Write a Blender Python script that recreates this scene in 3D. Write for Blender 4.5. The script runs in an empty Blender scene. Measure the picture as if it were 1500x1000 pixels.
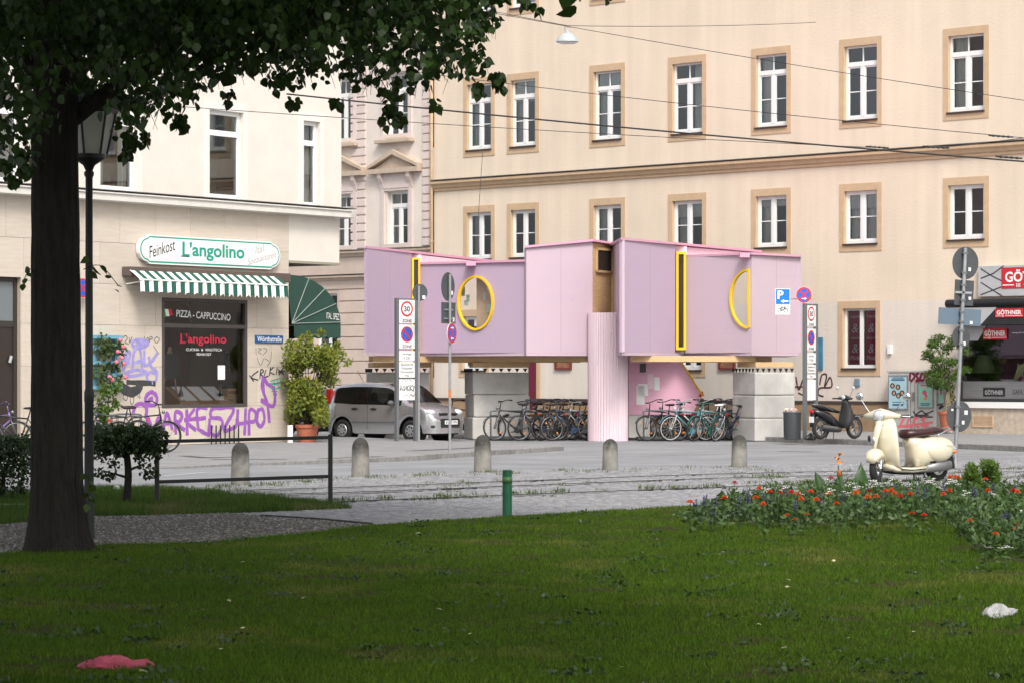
import bpy, math, random
import numpy as np
from mathutils import Vector, Matrix
random.seed(7); RNG = np.random.default_rng(11)
R = math.radians
SC = bpy.context.scene
COL = SC.collection

# ------------------------------------------------------------------ camera, sky, sun, exposure
F, CX, HY, CAMZ = 4200.0, 750.0, 548.0, 1.65      # focal length in photo pixels, centre, horizon row, eye height
cam = bpy.data.cameras.new('camera')
cam.sensor_width = 36.0; cam.lens = 36.0 * F / 1500.0
cam.shift_y = (HY - 500.0) / 1500.0
cam.clip_start = 0.1; cam.clip_end = 3000.0
cam.dof.use_dof = True; cam.dof.focus_distance = 66.0; cam.dof.aperture_fstop = 16.0
camo = bpy.data.objects.new('camera', cam); COL.objects.link(camo)
camo.location = (0, 0, CAMZ); camo.rotation_euler = (R(90), 0, 0)
SC.camera = camo

SUN_EL, SUN_AZ = 46.0, 168.0      # azimuth clockwise from +Y: behind the camera
world = bpy.data.worlds.new('World'); SC.world = world; world.use_nodes = True
wn = world.node_tree.nodes; wl = world.node_tree.links
wn.clear()
sky = wn.new('ShaderNodeTexSky'); sky.sky_type = 'NISHITA'; sky.sun_disc = False
sky.sun_elevation = R(SUN_EL); sky.sun_rotation = R(SUN_AZ)
sky.air_density = 1.0; sky.dust_density = 4.0; sky.ozone_density = 1.0
hs = wn.new('ShaderNodeHueSaturation'); hs.inputs['Saturation'].default_value = 0.3
bg = wn.new('ShaderNodeBackground'); bg.inputs['Strength'].default_value = 0.15
wo = wn.new('ShaderNodeOutputWorld')
wl.new(sky.outputs[0], hs.inputs['Color']); wl.new(hs.outputs[0], bg.inputs[0]); wl.new(bg.outputs[0], wo.inputs[0])

sun = bpy.data.lights.new('sun', 'SUN'); sun.energy = 1.5; sun.angle = R(14); sun.color = (1.0, 0.95, 0.88)
suno = bpy.data.objects.new('sun', sun); COL.objects.link(suno)
sd = Vector((math.sin(R(SUN_AZ)) * math.cos(R(SUN_EL)), math.cos(R(SUN_AZ)) * math.cos(R(SUN_EL)), math.sin(R(SUN_EL))))
suno.rotation_euler = sd.to_track_quat('Z', 'Y').to_euler()
suno.location = (0, -20, 40)

SC.view_settings.view_transform = 'Standard'; SC.view_settings.look = 'None'
SC.view_settings.gamma = 1.0; SC.view_settings.use_curve_mapping = False
SC.view_settings.exposure = 0.62
SC.cycles.use_denoising = True
SC.cycles.max_bounces = 6; SC.cycles.transparent_max_bounces = 12

# ------------------------------------------------------------------ pixel helpers (photo pixels, 1500 x 1000)
def P(px, py, Y): return Vector(((px - CX) / F * Y, Y, CAMZ + (HY - py) / F * Y))
def G(px, py, z=0.0):
    Y = (CAMZ - z) * F / (py - HY)
    return Vector(((px - CX) / F * Y, Y, z))
def X(px, Y): return (px - CX) / F * Y
def Z(py, Y): return CAMZ + (HY - py) / F * Y

class Frame:
    """vertical plane a*Y + b*X = 1; local x runs right along it, local y away from the camera, z up"""
    def __init__(s, a, b, px0):
        s.a, s.b = a, b
        n = math.hypot(a, b); s.d = Vector((a / n, -b / n, 0)); s.inw = Vector((b / n, a / n, 0))
        Y = 1.0 / (a + b * (px0 - CX) / F)
        s.o = Vector((X(px0, Y), Y, 0)); s.ang = math.atan2(s.d.y, s.d.x)
    def uv(s, px, py, off=0.0):
        r = Vector(((px - CX) / F, 1.0, (HY - py) / F)); c = Vector((0, 0, CAMZ))
        o = s.o + s.inw * off
        t = (o.dot(s.inw)) / (r.dot(s.inw))
        p = c + r * t
        return ((p - s.o).dot(s.d), p.z)
    def u(s, px, off=0.0): return s.uv(px, 500, off)[0]
    def z(s, px, py, off=0.0): return s.uv(px, py, off)[1]

# ------------------------------------------------------------------ materials
MATS = {}
def mat(name, col, rough=0.7, metal=0.0, var=0.0, vscale=3.0, bump=0.0, bscale=20.0, col2=None, spec=0.5, rand=0.0, stretch=(1, 1, 1), coat=0.0, detail=6.0, trans=0.0, emit=0.0):
    if name in MATS: return MATS[name]
    m = bpy.data.materials.new(name); m.use_nodes = True
    nt = m.node_tree; N = nt.nodes; L = nt.links
    b = N['Principled BSDF']
    b.inputs['Base Color'].default_value = (*col, 1); b.inputs['Roughness'].default_value = rough
    b.inputs['Metallic'].default_value = metal; b.inputs['Specular IOR Level'].default_value = spec
    if coat: b.inputs['Coat Weight'].default_value = coat; b.inputs['Coat Roughness'].default_value = 0.06
    if emit:
        b.inputs['Emission Color'].default_value = (*col, 1); b.inputs['Emission Strength'].default_value = emit
    vec = None
    if var or bump:
        tc = N.new('ShaderNodeTexCoord'); mp = N.new('ShaderNodeMapping')
        mp.inputs['Scale'].default_value = stretch
        L.new(tc.outputs['Object'], mp.inputs[0]); vec = mp.outputs[0]
    src = None
    if var:
        n = N.new('ShaderNodeTexNoise'); n.inputs['Scale'].default_value = vscale; n.inputs['Detail'].default_value = detail; n.inputs['Roughness'].default_value = 0.65
        L.new(vec, n.inputs['Vector'])
        mx = N.new('ShaderNodeMixRGB')
        rp = N.new('ShaderNodeMapRange'); rp.inputs[1].default_value = 0.3; rp.inputs[2].default_value = 0.7
        L.new(n.outputs[0], rp.inputs[0]); L.new(rp.outputs[0], mx.inputs[0])
        c2 = col2 if col2 else tuple(c * (1 - var) for c in col)
        c1 = col if col2 else tuple(min(1, c * (1 + var * 0.4)) for c in col)
        mx.inputs[1].default_value = (*c1, 1); mx.inputs[2].default_value = (*c2, 1)
        src = mx.outputs[0]
    if rand:
        oi = N.new('ShaderNodeObjectInfo'); hv = N.new('ShaderNodeHueSaturation')
        mr = N.new('ShaderNodeMapRange'); mr.inputs[3].default_value = 1 - rand; mr.inputs[4].default_value = 1 + rand * 0.6
        L.new(oi.outputs['Random'], mr.inputs[0]); L.new(mr.outputs[0], hv.inputs['Value'])
        if src: L.new(src, hv.inputs['Color'])
        else: hv.inputs['Color'].default_value = (*col, 1)
        src = hv.outputs[0]
    if src: L.new(src, b.inputs['Base Color'])
    if bump:
        n2 = N.new('ShaderNodeTexNoise'); n2.inputs['Scale'].default_value = bscale; n2.inputs['Detail'].default_value = 5
        L.new(vec, n2.inputs['Vector'])
        bp = N.new('ShaderNodeBump'); bp.inputs['Strength'].default_value = bump; bp.inputs['Distance'].default_value = 0.02
        L.new(n2.outputs[0], bp.inputs['Height']); L.new(bp.outputs[0], b.inputs['Normal'])
    if trans:
        out = N['Material Output']; tr = N.new('ShaderNodeBsdfTranslucent'); ms = N.new('ShaderNodeMixShader'); ms.inputs[0].default_value = trans
        if src: L.new(src, tr.inputs[0])
        else: tr.inputs[0].default_value = (*col, 1)
        L.new(b.outputs[0], ms.inputs[1]); L.new(tr.outputs[0], ms.inputs[2]); L.new(ms.outputs[0], out.inputs[0])
    MATS[name] = m
    return m

def glass(name, tint=(0.8, 0.85, 0.85), refl=0.12, rough=0.02):
    if name in MATS: return MATS[name]
    m = bpy.data.materials.new(name); m.use_nodes = True
    N = m.node_tree.nodes; L = m.node_tree.links; N.remove(N['Principled BSDF'])
    t = N.new('ShaderNodeBsdfTransparent'); t.inputs[0].default_value = (*tint, 1)
    g = N.new('ShaderNodeBsdfGlossy'); g.inputs['Roughness'].default_value = rough; g.inputs[0].default_value = (0.9, 0.95, 1, 1)
    fr = N.new('ShaderNodeFresnel'); fr.inputs[0].default_value = 1.45
    ad = N.new('ShaderNodeMath'); ad.operation = 'MULTIPLY_ADD'; ad.inputs[1].default_value = 1.0; ad.inputs[2].default_value = refl
    ms = N.new('ShaderNodeMixShader')
    L.new(fr.outputs[0], ad.inputs[0]); L.new(ad.outputs[0], ms.inputs[0]); L.new(t.outputs[0], ms.inputs[1]); L.new(g.outputs[0], ms.inputs[2])
    L.new(ms.outputs[0], N['Material Output'].inputs[0])
    MATS[name] = m
    return m

# ------------------------------------------------------------------ mesh builder
class MB:
    def __init__(s): s.v = []; s.f = []
    def quad(s, a, b, c, d):
        i = len(s.v); s.v += [tuple(a), tuple(b), tuple(c), tuple(d)]; s.f.append((i, i + 1, i + 2, i + 3)); return s
    def poly(s, pts):
        i = len(s.v); s.v += [tuple(p) for p in pts]; s.f.append(tuple(range(i, i + len(pts)))); return s
    def box(s, x0, x1, y0, y1, z0, z1, M=None):
        i = len(s.v)
        c = [(x0, y0, z0), (x1, y0, z0), (x1, y1, z0), (x0, y1, z0), (x0, y0, z1), (x1, y0, z1), (x1, y1, z1), (x0, y1, z1)]
        if M is not None: c = [tuple(M @ Vector(p)) for p in c]
        s.v += c
        s.f += [(i, i + 3, i + 2, i + 1), (i + 4, i + 5, i + 6, i + 7), (i, i + 1, i + 5, i + 4), (i + 1, i + 2, i + 6, i + 5), (i + 2, i + 3, i + 7, i + 6), (i + 3, i, i + 4, i + 7)]
        return s
    def loft(s, rings, cap=True, close=True):
        i = len(s.v); n = len(rings[0])
        for r in rings: s.v += [tuple(p) for p in r]
        for k in range(len(rings) - 1):
            for j in range(n if close else n - 1):
                a = i + k * n + j; b = i + k * n + (j + 1) % n
                s.f.append((a, b, b + n, a + n))
        if cap and close:
            s.f.append(tuple(reversed(range(i, i + n)))); s.f.append(tuple(range(i + (len(rings) - 1) * n, i + len(rings) * n)))
        return s
    def cyl(s, p0, p1, r0, r1=None, n=12, cap=True):
        r1 = r0 if r1 is None else r1
        p0 = Vector(p0); p1 = Vector(p1); ax = (p1 - p0).normalized()
        a = ax.orthogonal().normalized(); b = ax.cross(a)
        ring = lambda p, r: [p + (a * math.cos(t) + b * math.sin(t)) * r for t in (2 * math.pi * k / n for k in range(n))]
        return s.loft([ring(p0, r0), ring(p1, r1)], cap)
    def tube(s, pts, r, n=8, cap=True):
        pts = [Vector(p) for p in pts]; m = len(pts)
        rs = r if isinstance(r, (list, tuple)) else [r] * m
        tg = [(pts[min(k + 1, m - 1)] - pts[max(k - 1, 0)]).normalized() for k in range(m)]
        a = tg[0].orthogonal().normalized(); rings = []
        for k in range(m):
            a = (a - tg[k] * a.dot(tg[k])).normalized(); b = tg[k].cross(a)
            rings.append([pts[k] + (a * math.cos(t) + b * math.sin(t)) * rs[k] for t in (2 * math.pi * j / n for j in range(n))])
        return s.loft(rings, cap)
    def lathe(s, prof, n=16, o=(0, 0, 0), M=None):
        o = Vector(o); rings = []
        for r, z in prof:
            ring = [Vector((r * math.cos(2 * math.pi * k / n), r * math.sin(2 * math.pi * k / n), z)) for k in range(n)]
            rings.append([(M @ p if M is not None else p) + o for p in ring])
        return s.loft(rings)
    def torus(s, c, ax, Rr, r, n=28, m=8, sq=1.0):
        c = Vector(c); ax = Vector(ax).normalized(); a = ax.orthogonal().normalized(); b = ax.cross(a); i = len(s.v)
        for k in range(n):
            t = 2 * math.pi * k / n; d = a * math.cos(t) + b * math.sin(t)
            for j in range(m):
                q = 2 * math.pi * j / m
                s.v.append(tuple(c + d * (Rr + r * math.cos(q)) + ax * r * sq * math.sin(q)))
        for k in range(n):
            for j in range(m):
                s.f.append((i + k * m + j, i + ((k + 1) % n) * m + j, i + ((k + 1) % n) * m + (j + 1) % m, i + k * m + (j + 1) % m))
        return s
    def sphere(s, c, r, n=14, m=9, z0=-1, z1=1):
        c = Vector(c); r = r if isinstance(r, (tuple, list)) else (r, r, r); rings = []
        a0 = math.asin(z0); a1 = math.asin(z1)
        for k in range(m):
            t = a0 + (a1 - a0) * k / (m - 1); cr = max(math.cos(t), 1e-3)
            rings.append([c + Vector((r[0] * cr * math.cos(2 * math.pi * j / n), r[1] * cr * math.sin(2 * math.pi * j / n), r[2] * math.sin(t))) for j in range(n)])
        return s.loft(rings)
    def prism(s, pts, vec):
        vec = Vector(vec); a = [Vector(p) for p in pts]; b = [p + vec for p in a]
        return s.loft([a, b])
    def grid(s, fn, nu, nv):
        i = len(s.v)
        for k in range(nu):
            for j in range(nv): s.v.append(tuple(fn(k / (nu - 1), j / (nv - 1))))
        for k in range(nu - 1):
            for j in range(nv - 1):
                a = i + k * nv + j; s.f.append((a, a + 1, a + nv + 1, a + nv))
        return s
    def xf(s, M):
        s.v = [tuple(M @ Vector(p)) for p in s.v]; return s
    def build(s, name, m, parent=None, smooth=False, origin=None, bevel=0.0, sub=0, solid=0.0, autos=False):
        me = bpy.data.meshes.new(name)
        v = s.v
        if origin is not None:
            o3 = Vector(origin); v = [(p[0] - o3[0], p[1] - o3[1], p[2] - o3[2]) for p in v]
        me.from_pydata(v, [], s.f); me.update()
        me.materials.append(m)
        if smooth:
            me.polygons.foreach_set('use_smooth', [True] * len(me.polygons))
            if autos: me.set_sharp_from_angle(angle=R(40))
        ob = bpy.data.objects.new(name, me); COL.objects.link(ob)
        if parent is not None: ob.parent = parent
        if origin is not None: ob.location = origin
        if solid:
            q = ob.modifiers.new('thickness', 'SOLIDIFY'); q.thickness = solid; q.offset = 0
        if bevel:
            q = ob.modifiers.new('bevel', 'BEVEL'); q.width = bevel; q.segments = 2; q.limit_method = 'ANGLE'
        if sub:
            q = ob.modifiers.new('subsurf', 'SUBSURF'); q.levels = sub; q.render_levels = sub
        return ob

def tag(o, label, cat, group=None):
    o['label'] = label; o['category'] = cat
    if group: o['group'] = group
    return o
def kind(o, k): o['kind'] = k; return o
def thing(name, label, cat, loc=(0, 0, 0), rz=0.0, group=None):
    o = bpy.data.objects.new(name, None); COL.objects.link(o)
    o.empty_display_size = 0.2
    o.location = loc; o.rotation_euler = (0, 0, rz)
    return tag(o, label, cat, group)
def copy_tree(o, parent=None):
    c = o.copy(); COL.objects.link(c)
    if parent is not None: c.parent = parent
    for ch in list(o.children): copy_tree(ch, c)
    return c
def recolor(o, old, new):
    if o.type == 'MESH':
        for sl in o.material_slots:
            if sl.material == old: sl.link = 'OBJECT'; sl.material = new
    for ch in o.children: recolor(ch, old, new)
def np_mesh(name, verts, faces, m, parent=None, smooth=False):
    """verts (n,3), faces (k,c) all with c corners"""
    me = bpy.data.meshes.new(name); k, c = faces.shape
    me.vertices.add(len(verts)); me.vertices.foreach_set('co', verts.astype(np.float32).ravel())
    me.loops.add(k * c); me.loops.foreach_set('vertex_index', faces.astype(np.int32).ravel())
    me.polygons.add(k); me.polygons.foreach_set('loop_start', np.arange(0, k * c, c, dtype=np.int32))
    me.update(calc_edges=True); me.materials.append(m)
    if smooth: me.polygons.foreach_set('use_smooth', np.ones(k, dtype=bool))
    o = bpy.data.objects.new(name, me); COL.objects.link(o)
    if parent is not None: o.parent = parent
    return o

TXT = {}
def text_mb(s, x0, x1, z0, z1, y=0.0, shear=0.0, bold=0.0, rot=0.0, depth=0.003):
    """lettering fitted to a box in the local x-z plane, facing -y"""
    cu = bpy.data.curves.new('t', 'FONT'); cu.body = s; cu.shear = shear; cu.offset = bold; cu.resolution_u = 3
    cu.fill_mode = 'FRONT' if hasattr(cu, 'fill_mode') else cu.fill_mode
    ob = bpy.data.objects.new('t', cu); me = bpy.data.meshes.new_from_object(ob)
    vs = [v.co.copy() for v in me.vertices]; fs = [tuple(p.vertices) for p in me.polygons]
    bpy.data.objects.remove(ob); bpy.data.curves.remove(cu); bpy.data.meshes.remove(me)
    mb = MB()
    if not vs: return mb
    ax = min(v.x for v in vs); bx = max(v.x for v in vs); ay = min(v.y for v in vs); by = max(v.y for v in vs)
    cr, sr = math.cos(rot), math.sin(rot); cxm = (x0 + x1) / 2; czm = (z0 + z1) / 2
    for v in vs:
        xx = x0 + (v.x - ax) / max(bx - ax, 1e-6) * (x1 - x0); zz = z0 + (v.y - ay) / max(by - ay, 1e-6) * (z1 - z0)
        dx, dz = xx - cxm, zz - czm
        mb.v.append((cxm + dx * cr - dz * sr, y, czm + dx * sr + dz * cr))
    mb.f = fs
    return mb
def smooth_line(pts, k=5):
    out = []; n = len(pts)
    for i in range(n - 1):
        p0, p1, p2, p3 = [Vector(pts[max(0, min(n - 1, i + d))]) for d in (-1, 0, 1, 2)]
        for j in range(k):
            t = j / k
            out.append(0.5 * ((2 * p1) + (p2 - p0) * t + (2 * p0 - 5 * p1 + 4 * p2 - p3) * t * t + (3 * p1 - p0 - 3 * p2 + p3) * t ** 3))
    out.append(Vector(pts[-1])); return out
def ribbon(mb, pts, w, y):
    """flat painted stroke in the x-z plane at depth y; pts (u, z)"""
    pts = [Vector((p[0], p[1])) for p in pts]; n = len(pts); i = len(mb.v)
    for k in range(n):
        t = pts[min(k + 1, n - 1)] - pts[max(k - 1, 0)]
        t = t.normalized() if t.length > 1e-6 else Vector((1, 0)); q = Vector((-t.y, t.x)) * w * 0.5 * (0.85 + 0.3 * random.random())
        e = t * w * 0.3 * (-1 if k == 0 else 1 if k == n - 1 else 0)
        for sgn in (1, -1):
            p = pts[k] + q * sgn + e; mb.v.append((p.x, y + random.uniform(-.0004, .0004), p.y))
    for k in range(n - 1): mb.f.append((i + 2 * k, i + 2 * k + 1, i + 2 * k + 3, i + 2 * k + 2))
    return mb

# common materials
M_white = mat('white_paint', (0.80, 0.80, 0.78), 0.4)
M_black = mat('black_plastic', (0.012, 0.012, 0.013), 0.45)
M_rubber = mat('rubber', (0.015, 0.015, 0.015), 0.8)
M_chrome = mat('chrome', (0.7, 0.7, 0.7), 0.18, 1.0)
M_steel = mat('galvanised_steel', (0.36, 0.37, 0.38), 0.5, 0.6, var=0.2, vscale=8)
M_darkgrey = mat('dark_grey_paint', (0.055, 0.058, 0.06), 0.5)
M_signback = mat('sign_back_grey', (0.07, 0.075, 0.08), 0.6, 0.0, var=0.2, vscale=6)
M_blue = mat('traffic_blue', (0.02, 0.10, 0.50), 0.4)
M_red = mat('traffic_red', (0.55, 0.02, 0.03), 0.4)
M_signwhite = mat('sign_white', (0.78, 0.78, 0.77), 0.45, var=0.06, vscale=10)
M_ink = mat('black_ink', (0.015, 0.015, 0.015), 0.6)
M_greytext = mat('grey_print', (0.12, 0.12, 0.12), 0.6)
M_pine = mat('pine_timber', (0.62, 0.42, 0.22), 0.65, var=0.25, vscale=5, stretch=(1, 1, 9))
M_glass = glass('window_glass')
M_soil = mat('soil', (0.05, 0.035, 0.025), 0.95, var=0.4, vscale=12, bump=0.8, bscale=60)
# ------------------------------------------------------------------ ground
def sheet(name, pts, z, m, k='structure'):
    o = MB().poly([(p[0], p[1], z) for p in pts]).build(name, m); kind(o, k); return o
M_asph = mat('asphalt', (0.25, 0.255, 0.267), 0.85, var=0.30, vscale=0.45, bump=0.25, bscale=90)
M_pave = mat('pavement_asphalt', (0.255, 0.255, 0.26), 0.85, var=0.22, vscale=1.3, bump=0.25, bscale=80)
M_kerb = mat('kerb_granite', (0.25, 0.245, 0.235), 0.8, var=0.35, vscale=9, rand=0.15)
M_lawn = mat('lawn_soil', (0.035, 0.05, 0.012), 0.95, spec=.05, col2=(0.05, 0.038, 0.018), var=0.3, vscale=2.5, bump=0.6, bscale=40)
M_gravel = mat('gravel', (0.15, 0.135, 0.12), 0.95, var=0.6, vscale=38, bump=1.0, bscale=70)
M_marking = mat('worn_marking', (0.55, 0.55, 0.54), 0.8, var=0.5, vscale=6, col2=(0.3, 0.3, 0.3))
M_rail = mat('rail_steel', (0.07, 0.065, 0.062), 0.5, 0.5, var=0.3, vscale=4)
M_groove = mat('rail_groove', (0.02, 0.018, 0.016), 0.8)

sheet('ground', [(-600, -300), (600, -300), (600, 1500), (-600, 1500)], -0.12, M_asph)
far_edge = [(-700, 790), (-200, 738), (60, 724), (236, 714), (352, 709.5), (528, 698), (640, 691.5), (820, 687.5), (1020, 684), (1260, 679), (1500, 673), (1900, 666)]
lawn_edge = [(-900, 872), (-300, 840), (0, 812), (130, 800), (300, 795), (430, 784), (540, 770), (640, 763), (740, 757), (870, 749), (1000, 742), (1200, 733), (1400, 726), (1900, 712)]
def gz(Y): return 0.0 if Y < 50 else (-0.09 * (Y - 50) / 8 if Y < 58 else -0.09)     # the street falls a little behind the tram lines
def GG(px, py, dz=0.0):
    p = G(px, py, dz)
    for _ in range(6): p = G(px, py, gz(p.y) + dz)
    return p
g = lambda pts, z=0: [GG(a, b, z) for a, b in pts]
rd = MB(); ys = [20, 50, 52, 54, 56, 58, 160]; i0 = 0
for y in ys: rd.v += [(-120, y, gz(y) - .004), (120, y, gz(y) - .004)]
rd.f = [(2 * k, 2 * k + 1, 2 * k + 3, 2 * k + 2) for k in range(len(ys) - 1)]
kind(rd.build('road', M_asph), 'structure')
le = g(lawn_edge); fe = [p for a, b in zip(g(far_edge), g(far_edge)[1:]) for p in (a, (a + b) / 2)] + [g(far_edge)[-1]]
tp = MB(); n_ = len(fe); nr = 14
lei = [Vector((np.interp(p.x, [q.x for q in le], [q.x for q in le]), np.interp(p.x, [q.x for q in le], [q.y for q in le]), 0)) for p in fe]
for k in range(nr):
    for p, q in zip(fe, lei):
        v = p.lerp(q, k / (nr - 1)); tp.v.append((v.x, v.y, gz(v.y) + .0))
tp.f = [(k * n_ + j, k * n_ + j + 1, (k + 1) * n_ + j + 1, (k + 1) * n_ + j) for k in range(nr - 1) for j in range(n_ - 1)]
M_joint0 = mat('sett_joint', (.12, .115, .105), .95, var=.3, vscale=3, col2=(.07, .085, .035))
kind(tp.build('tram_paving', M_joint0), 'structure')
def island_mat(name, stops, rough=.8):
    m = bpy.data.materials.new(name); m.use_nodes = True; N = m.node_tree.nodes; L = m.node_tree.links; b = N['Principled BSDF']; b.inputs['Roughness'].default_value = rough
    ge = N.new('ShaderNodeNewGeometry'); cr = N.new('ShaderNodeValToRGB'); el = cr.color_ramp.elements
    el[0].position, el[0].color = stops[0][0], (*stops[0][1], 1); el[1].position, el[1].color = stops[-1][0], (*stops[-1][1], 1)
    for p, c in stops[1:-1]: e = el.new(p); e.color = (*c, 1)
    L.new(ge.outputs['Random Per Island'], cr.inputs[0]); L.new(cr.outputs[0], b.inputs['Base Color']); MATS[name] = m; return m
def frusta(name, c, hx, hy, ang, h, inset, m, zb=-.02):
    """many little cut stones as one mesh: c (n,3) tops, half sizes, rotation"""
    n = len(c); ca, sa = np.cos(ang), np.sin(ang); V = np.empty((n, 8, 3))
    for k, (sx, sy) in enumerate(((-1, -1), (1, -1), (1, 1), (-1, 1))):
        for lvl in (0, 1):
            ix = hx - (inset if lvl else 0); iy = hy - (inset if lvl else 0); x, y = sx * ix, sy * iy
            V[:, k + 4 * lvl, 0] = c[:, 0] + x * ca - y * sa; V[:, k + 4 * lvl, 1] = c[:, 1] + x * sa + y * ca; V[:, k + 4 * lvl, 2] = c[:, 2] + (h + RNG.uniform(-.003, .003, n) if lvl else zb)
    f = np.array([(4, 5, 6, 7), (0, 1, 5, 4), (1, 2, 6, 5), (2, 3, 7, 6), (3, 0, 4, 7)])
    return np_mesh(name, V.reshape(-1, 3), (np.arange(n)[:, None, None] * 8 + f[None]).reshape(-1, 4), m)
def sett_field():
    ta = math.atan2(.69, .72); P1 = .128; fx = np.array([p.x for p in fe]); fy = np.array([p.y for p in fe]); lxx = np.array([p.x for p in le]); lyy = np.array([p.y for p in le])
    uu = np.arange(10, 75, P1); vv = np.arange(5, 45, P1); U, V = np.meshgrid(uu, vv); U = U + (np.arange(len(vv)) % 2)[:, None] * P1 * .5
    U = U.ravel() + RNG.uniform(-.014, .014, U.size); V = V.ravel() + RNG.uniform(-.012, .012, V.size)
    x = U * math.cos(ta) - V * math.sin(ta); y = U * math.sin(ta) + V * math.cos(ta)
    k = (y < np.interp(x, fx, fy)) & (y > np.interp(x, lxx, lyy) - .15) & (np.abs(x) < 750 / F * y + .8)
    x, y = x[k], y[k]; near = np.full(len(x), 9.0)
    for px_ in rail_px:
        q = smooth_line([GG(a, b) for a, b in px_], 8)
        near = np.minimum(near, np.abs(y - np.interp(x, [p.x for p in q], [p.y for p in q])) * .7)
    path_ = [G(a, b) for a, b in [(382, 757), (470, 762.5), (545, 769.5)]]; st_ = [G(a, b) for a, b in [(-700, 786), (-200, 735), (60, 722), (160, 716), (240, 716), (300, 722), (380, 729), (450, 736), (515, 743)]]
    pt_ = g([(-700, 800), (-200, 778), (0, 769), (130, 757), (200, 756), (330, 752), (390, 757), (470, 763), (543, 769.6)]); sb_ = g([(-700, 799), (-200, 777.5), (0, 768.5), (130, 756.5), (200, 755.5), (330, 751.5), (420, 748), (515, 744)])
    ip = lambda q: np.interp(x, [p.x for p in q], [p.y for p in q])
    k = (near > .10) & ~((x < pt_[-1].x) & (y < ip(pt_) + .03)) & ~((x < st_[-1].x) & (y < ip(st_) + .02) & (y > ip(sb_)))
    x, y = x[k], y[k]; n = len(x); z = np.array([gz(v) for v in y]) + .003 * np.sin(x * .8) * np.cos(y * 1.1)
    o = frusta('setts', np.stack([x, y, z], 1), RNG.uniform(.048, .060, n), RNG.uniform(.048, .058, n), ta + RNG.uniform(-.12, .12, n), .008 + RNG.uniform(0, .006, n), .014, island_mat('granite_sett', [(0, (.20, .20, .208)), (.35, (.235, .235, .245)), (.7, (.262, .26, .268)), (1, (.31, .306, .31))], .7))
    kind(o, 'stuff')

sheet('lawn', le + [(le[-1].x, -25), (le[0].x - 3, -25)], 0.012, M_lawn)
path_top = [(-700, 800), (-200, 778), (0, 769), (130, 757), (200, 756), (330, 752), (390, 757), (470, 763), (543, 769.6)]
sheet('gravel_path', g(path_top) + list(reversed(g([q for q in lawn_edge if q[0] < 545]))), 0.006, M_gravel)
def poly_np(q, n, z):
    x0, x1, y0, y1 = min(p.x for p in q), max(p.x for p in q), min(p.y for p in q), max(p.y for p in q); X_ = RNG.uniform(x0, x1, n); Y_ = RNG.uniform(y0, y1, n); c = np.zeros(n, bool)
    for i in range(len(q)):
        a, b = q[i], q[i - 1]; t = (a.y > Y_) != (b.y > Y_); c ^= t & (X_ < (b.x - a.x) * (Y_ - a.y) / ((b.y - a.y) or 1e-9) + a.x)
    return np.stack([X_[c], Y_[c], np.full(c.sum(), z)], 1)
pq_ = poly_np(g([p for p in path_top if p[0] > -250]) + list(reversed(g([q for q in lawn_edge if -310 < q[0] < 545]))), 90000, .006); n_p = len(pq_)
kind(frusta('gravel_stones', pq_, RNG.uniform(.006, .017, n_p), RNG.uniform(.006, .014, n_p), RNG.uniform(0, 3, n_p), RNG.uniform(.006, .016, n_p), .003, island_mat('gravel_stone', [(0, (.06, .055, .05)), (.6, (.15, .14, .125)), (.9, (.26, .25, .23)), (1, (.42, .41, .39))], .9), 0), 'stuff')
strip_top = [(-700, 786), (-200, 735), (60, 722), (160, 716), (240, 716), (300, 722), (380, 729), (450, 736), (515, 743)]
strip_bot = [(-700, 799), (-200, 777.5), (0, 768.5), (130, 756.5), (200, 755.5), (330, 751.5), (420, 748), (515, 744)]
sheet('grass_verge', g(strip_top) + list(reversed(g(strip_bot))), 0.01, M_lawn)
# steel edging between gravel and setts
eb = MB(); ep = [G(a, b, 0.0) for a, b in [(382, 757), (470, 762.5), (545, 769.5)]]
for a, b in zip(ep, ep[1:]):
    d = (b - a).normalized(); n = Vector((-d.y, d.x, 0)) * 0.012
    eb.loft([[a - n, a + n, a + n + Vector((0, 0, .035)), a - n + Vector((0, 0, .035))], [b - n, b + n, b + n + Vector((0, 0, .035)), b - n + Vector((0, 0, .035))]])
tag(eb.build('path_edging', mat('rusty_steel', (0.05, 0.04, 0.035), 0.8), origin=ep[0]), 'thin rusty steel edging between gravel path and cobbles', 'edging')

# tram rails: grooved rails let into the setts
def strip_along(mb, pts, off, w, z):
    n = len(pts); i = len(mb.v)
    for k in range(n):
        t = (pts[min(k + 1, n - 1)] - pts[max(k - 1, 0)]).normalized(); q = Vector((-t.y, t.x, 0))
        for s in (-1, 1):
            p = pts[k] + q * (off + s * w / 2); mb.v.append((p.x, p.y, pts[k].z + z))
    for k in range(n - 1): mb.f.append((i + 2 * k, i + 2 * k + 1, i + 2 * k + 3, i + 2 * k + 2))
rail_px = [[(-100, 757), (303, 723), (560, 713.5), (1020, 696.4), (1260, 691), (1500, 686.5), (1900, 680)],
           [(-100, 770), (340, 730), (560, 721), (1000, 703.5), (1190, 698.2), (1500, 692), (1900, 684.5)],
           [(250, 747), (450, 739), (560, 734), (1000, 717), (1260, 707), (1500, 699.5), (1900, 690)]]
sett_field()
RAILS = []
for lab, pts in zip(['tram rail nearest the stone bollards', 'tram rail between the other two rails in the setts', 'weed-lined tram rail bordering the clean setts'], rail_px):
    pp = smooth_line([GG(a, b) for a, b in pts], 8); RAILS.append(pp)
    t = thing('tram_rail', lab, 'rail', pp[0], group='tram rails in the street')
    q = [p - pp[0] for p in pp]
    b1 = MB(); strip_along(b1, q, 0, 0.17, 0.022); b1.build('rail_head', M_rail, t)
    b2 = MB(); strip_along(b2, q, 0.02, 0.10, 0.026); b2.build('groove', M_groove, t)

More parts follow.
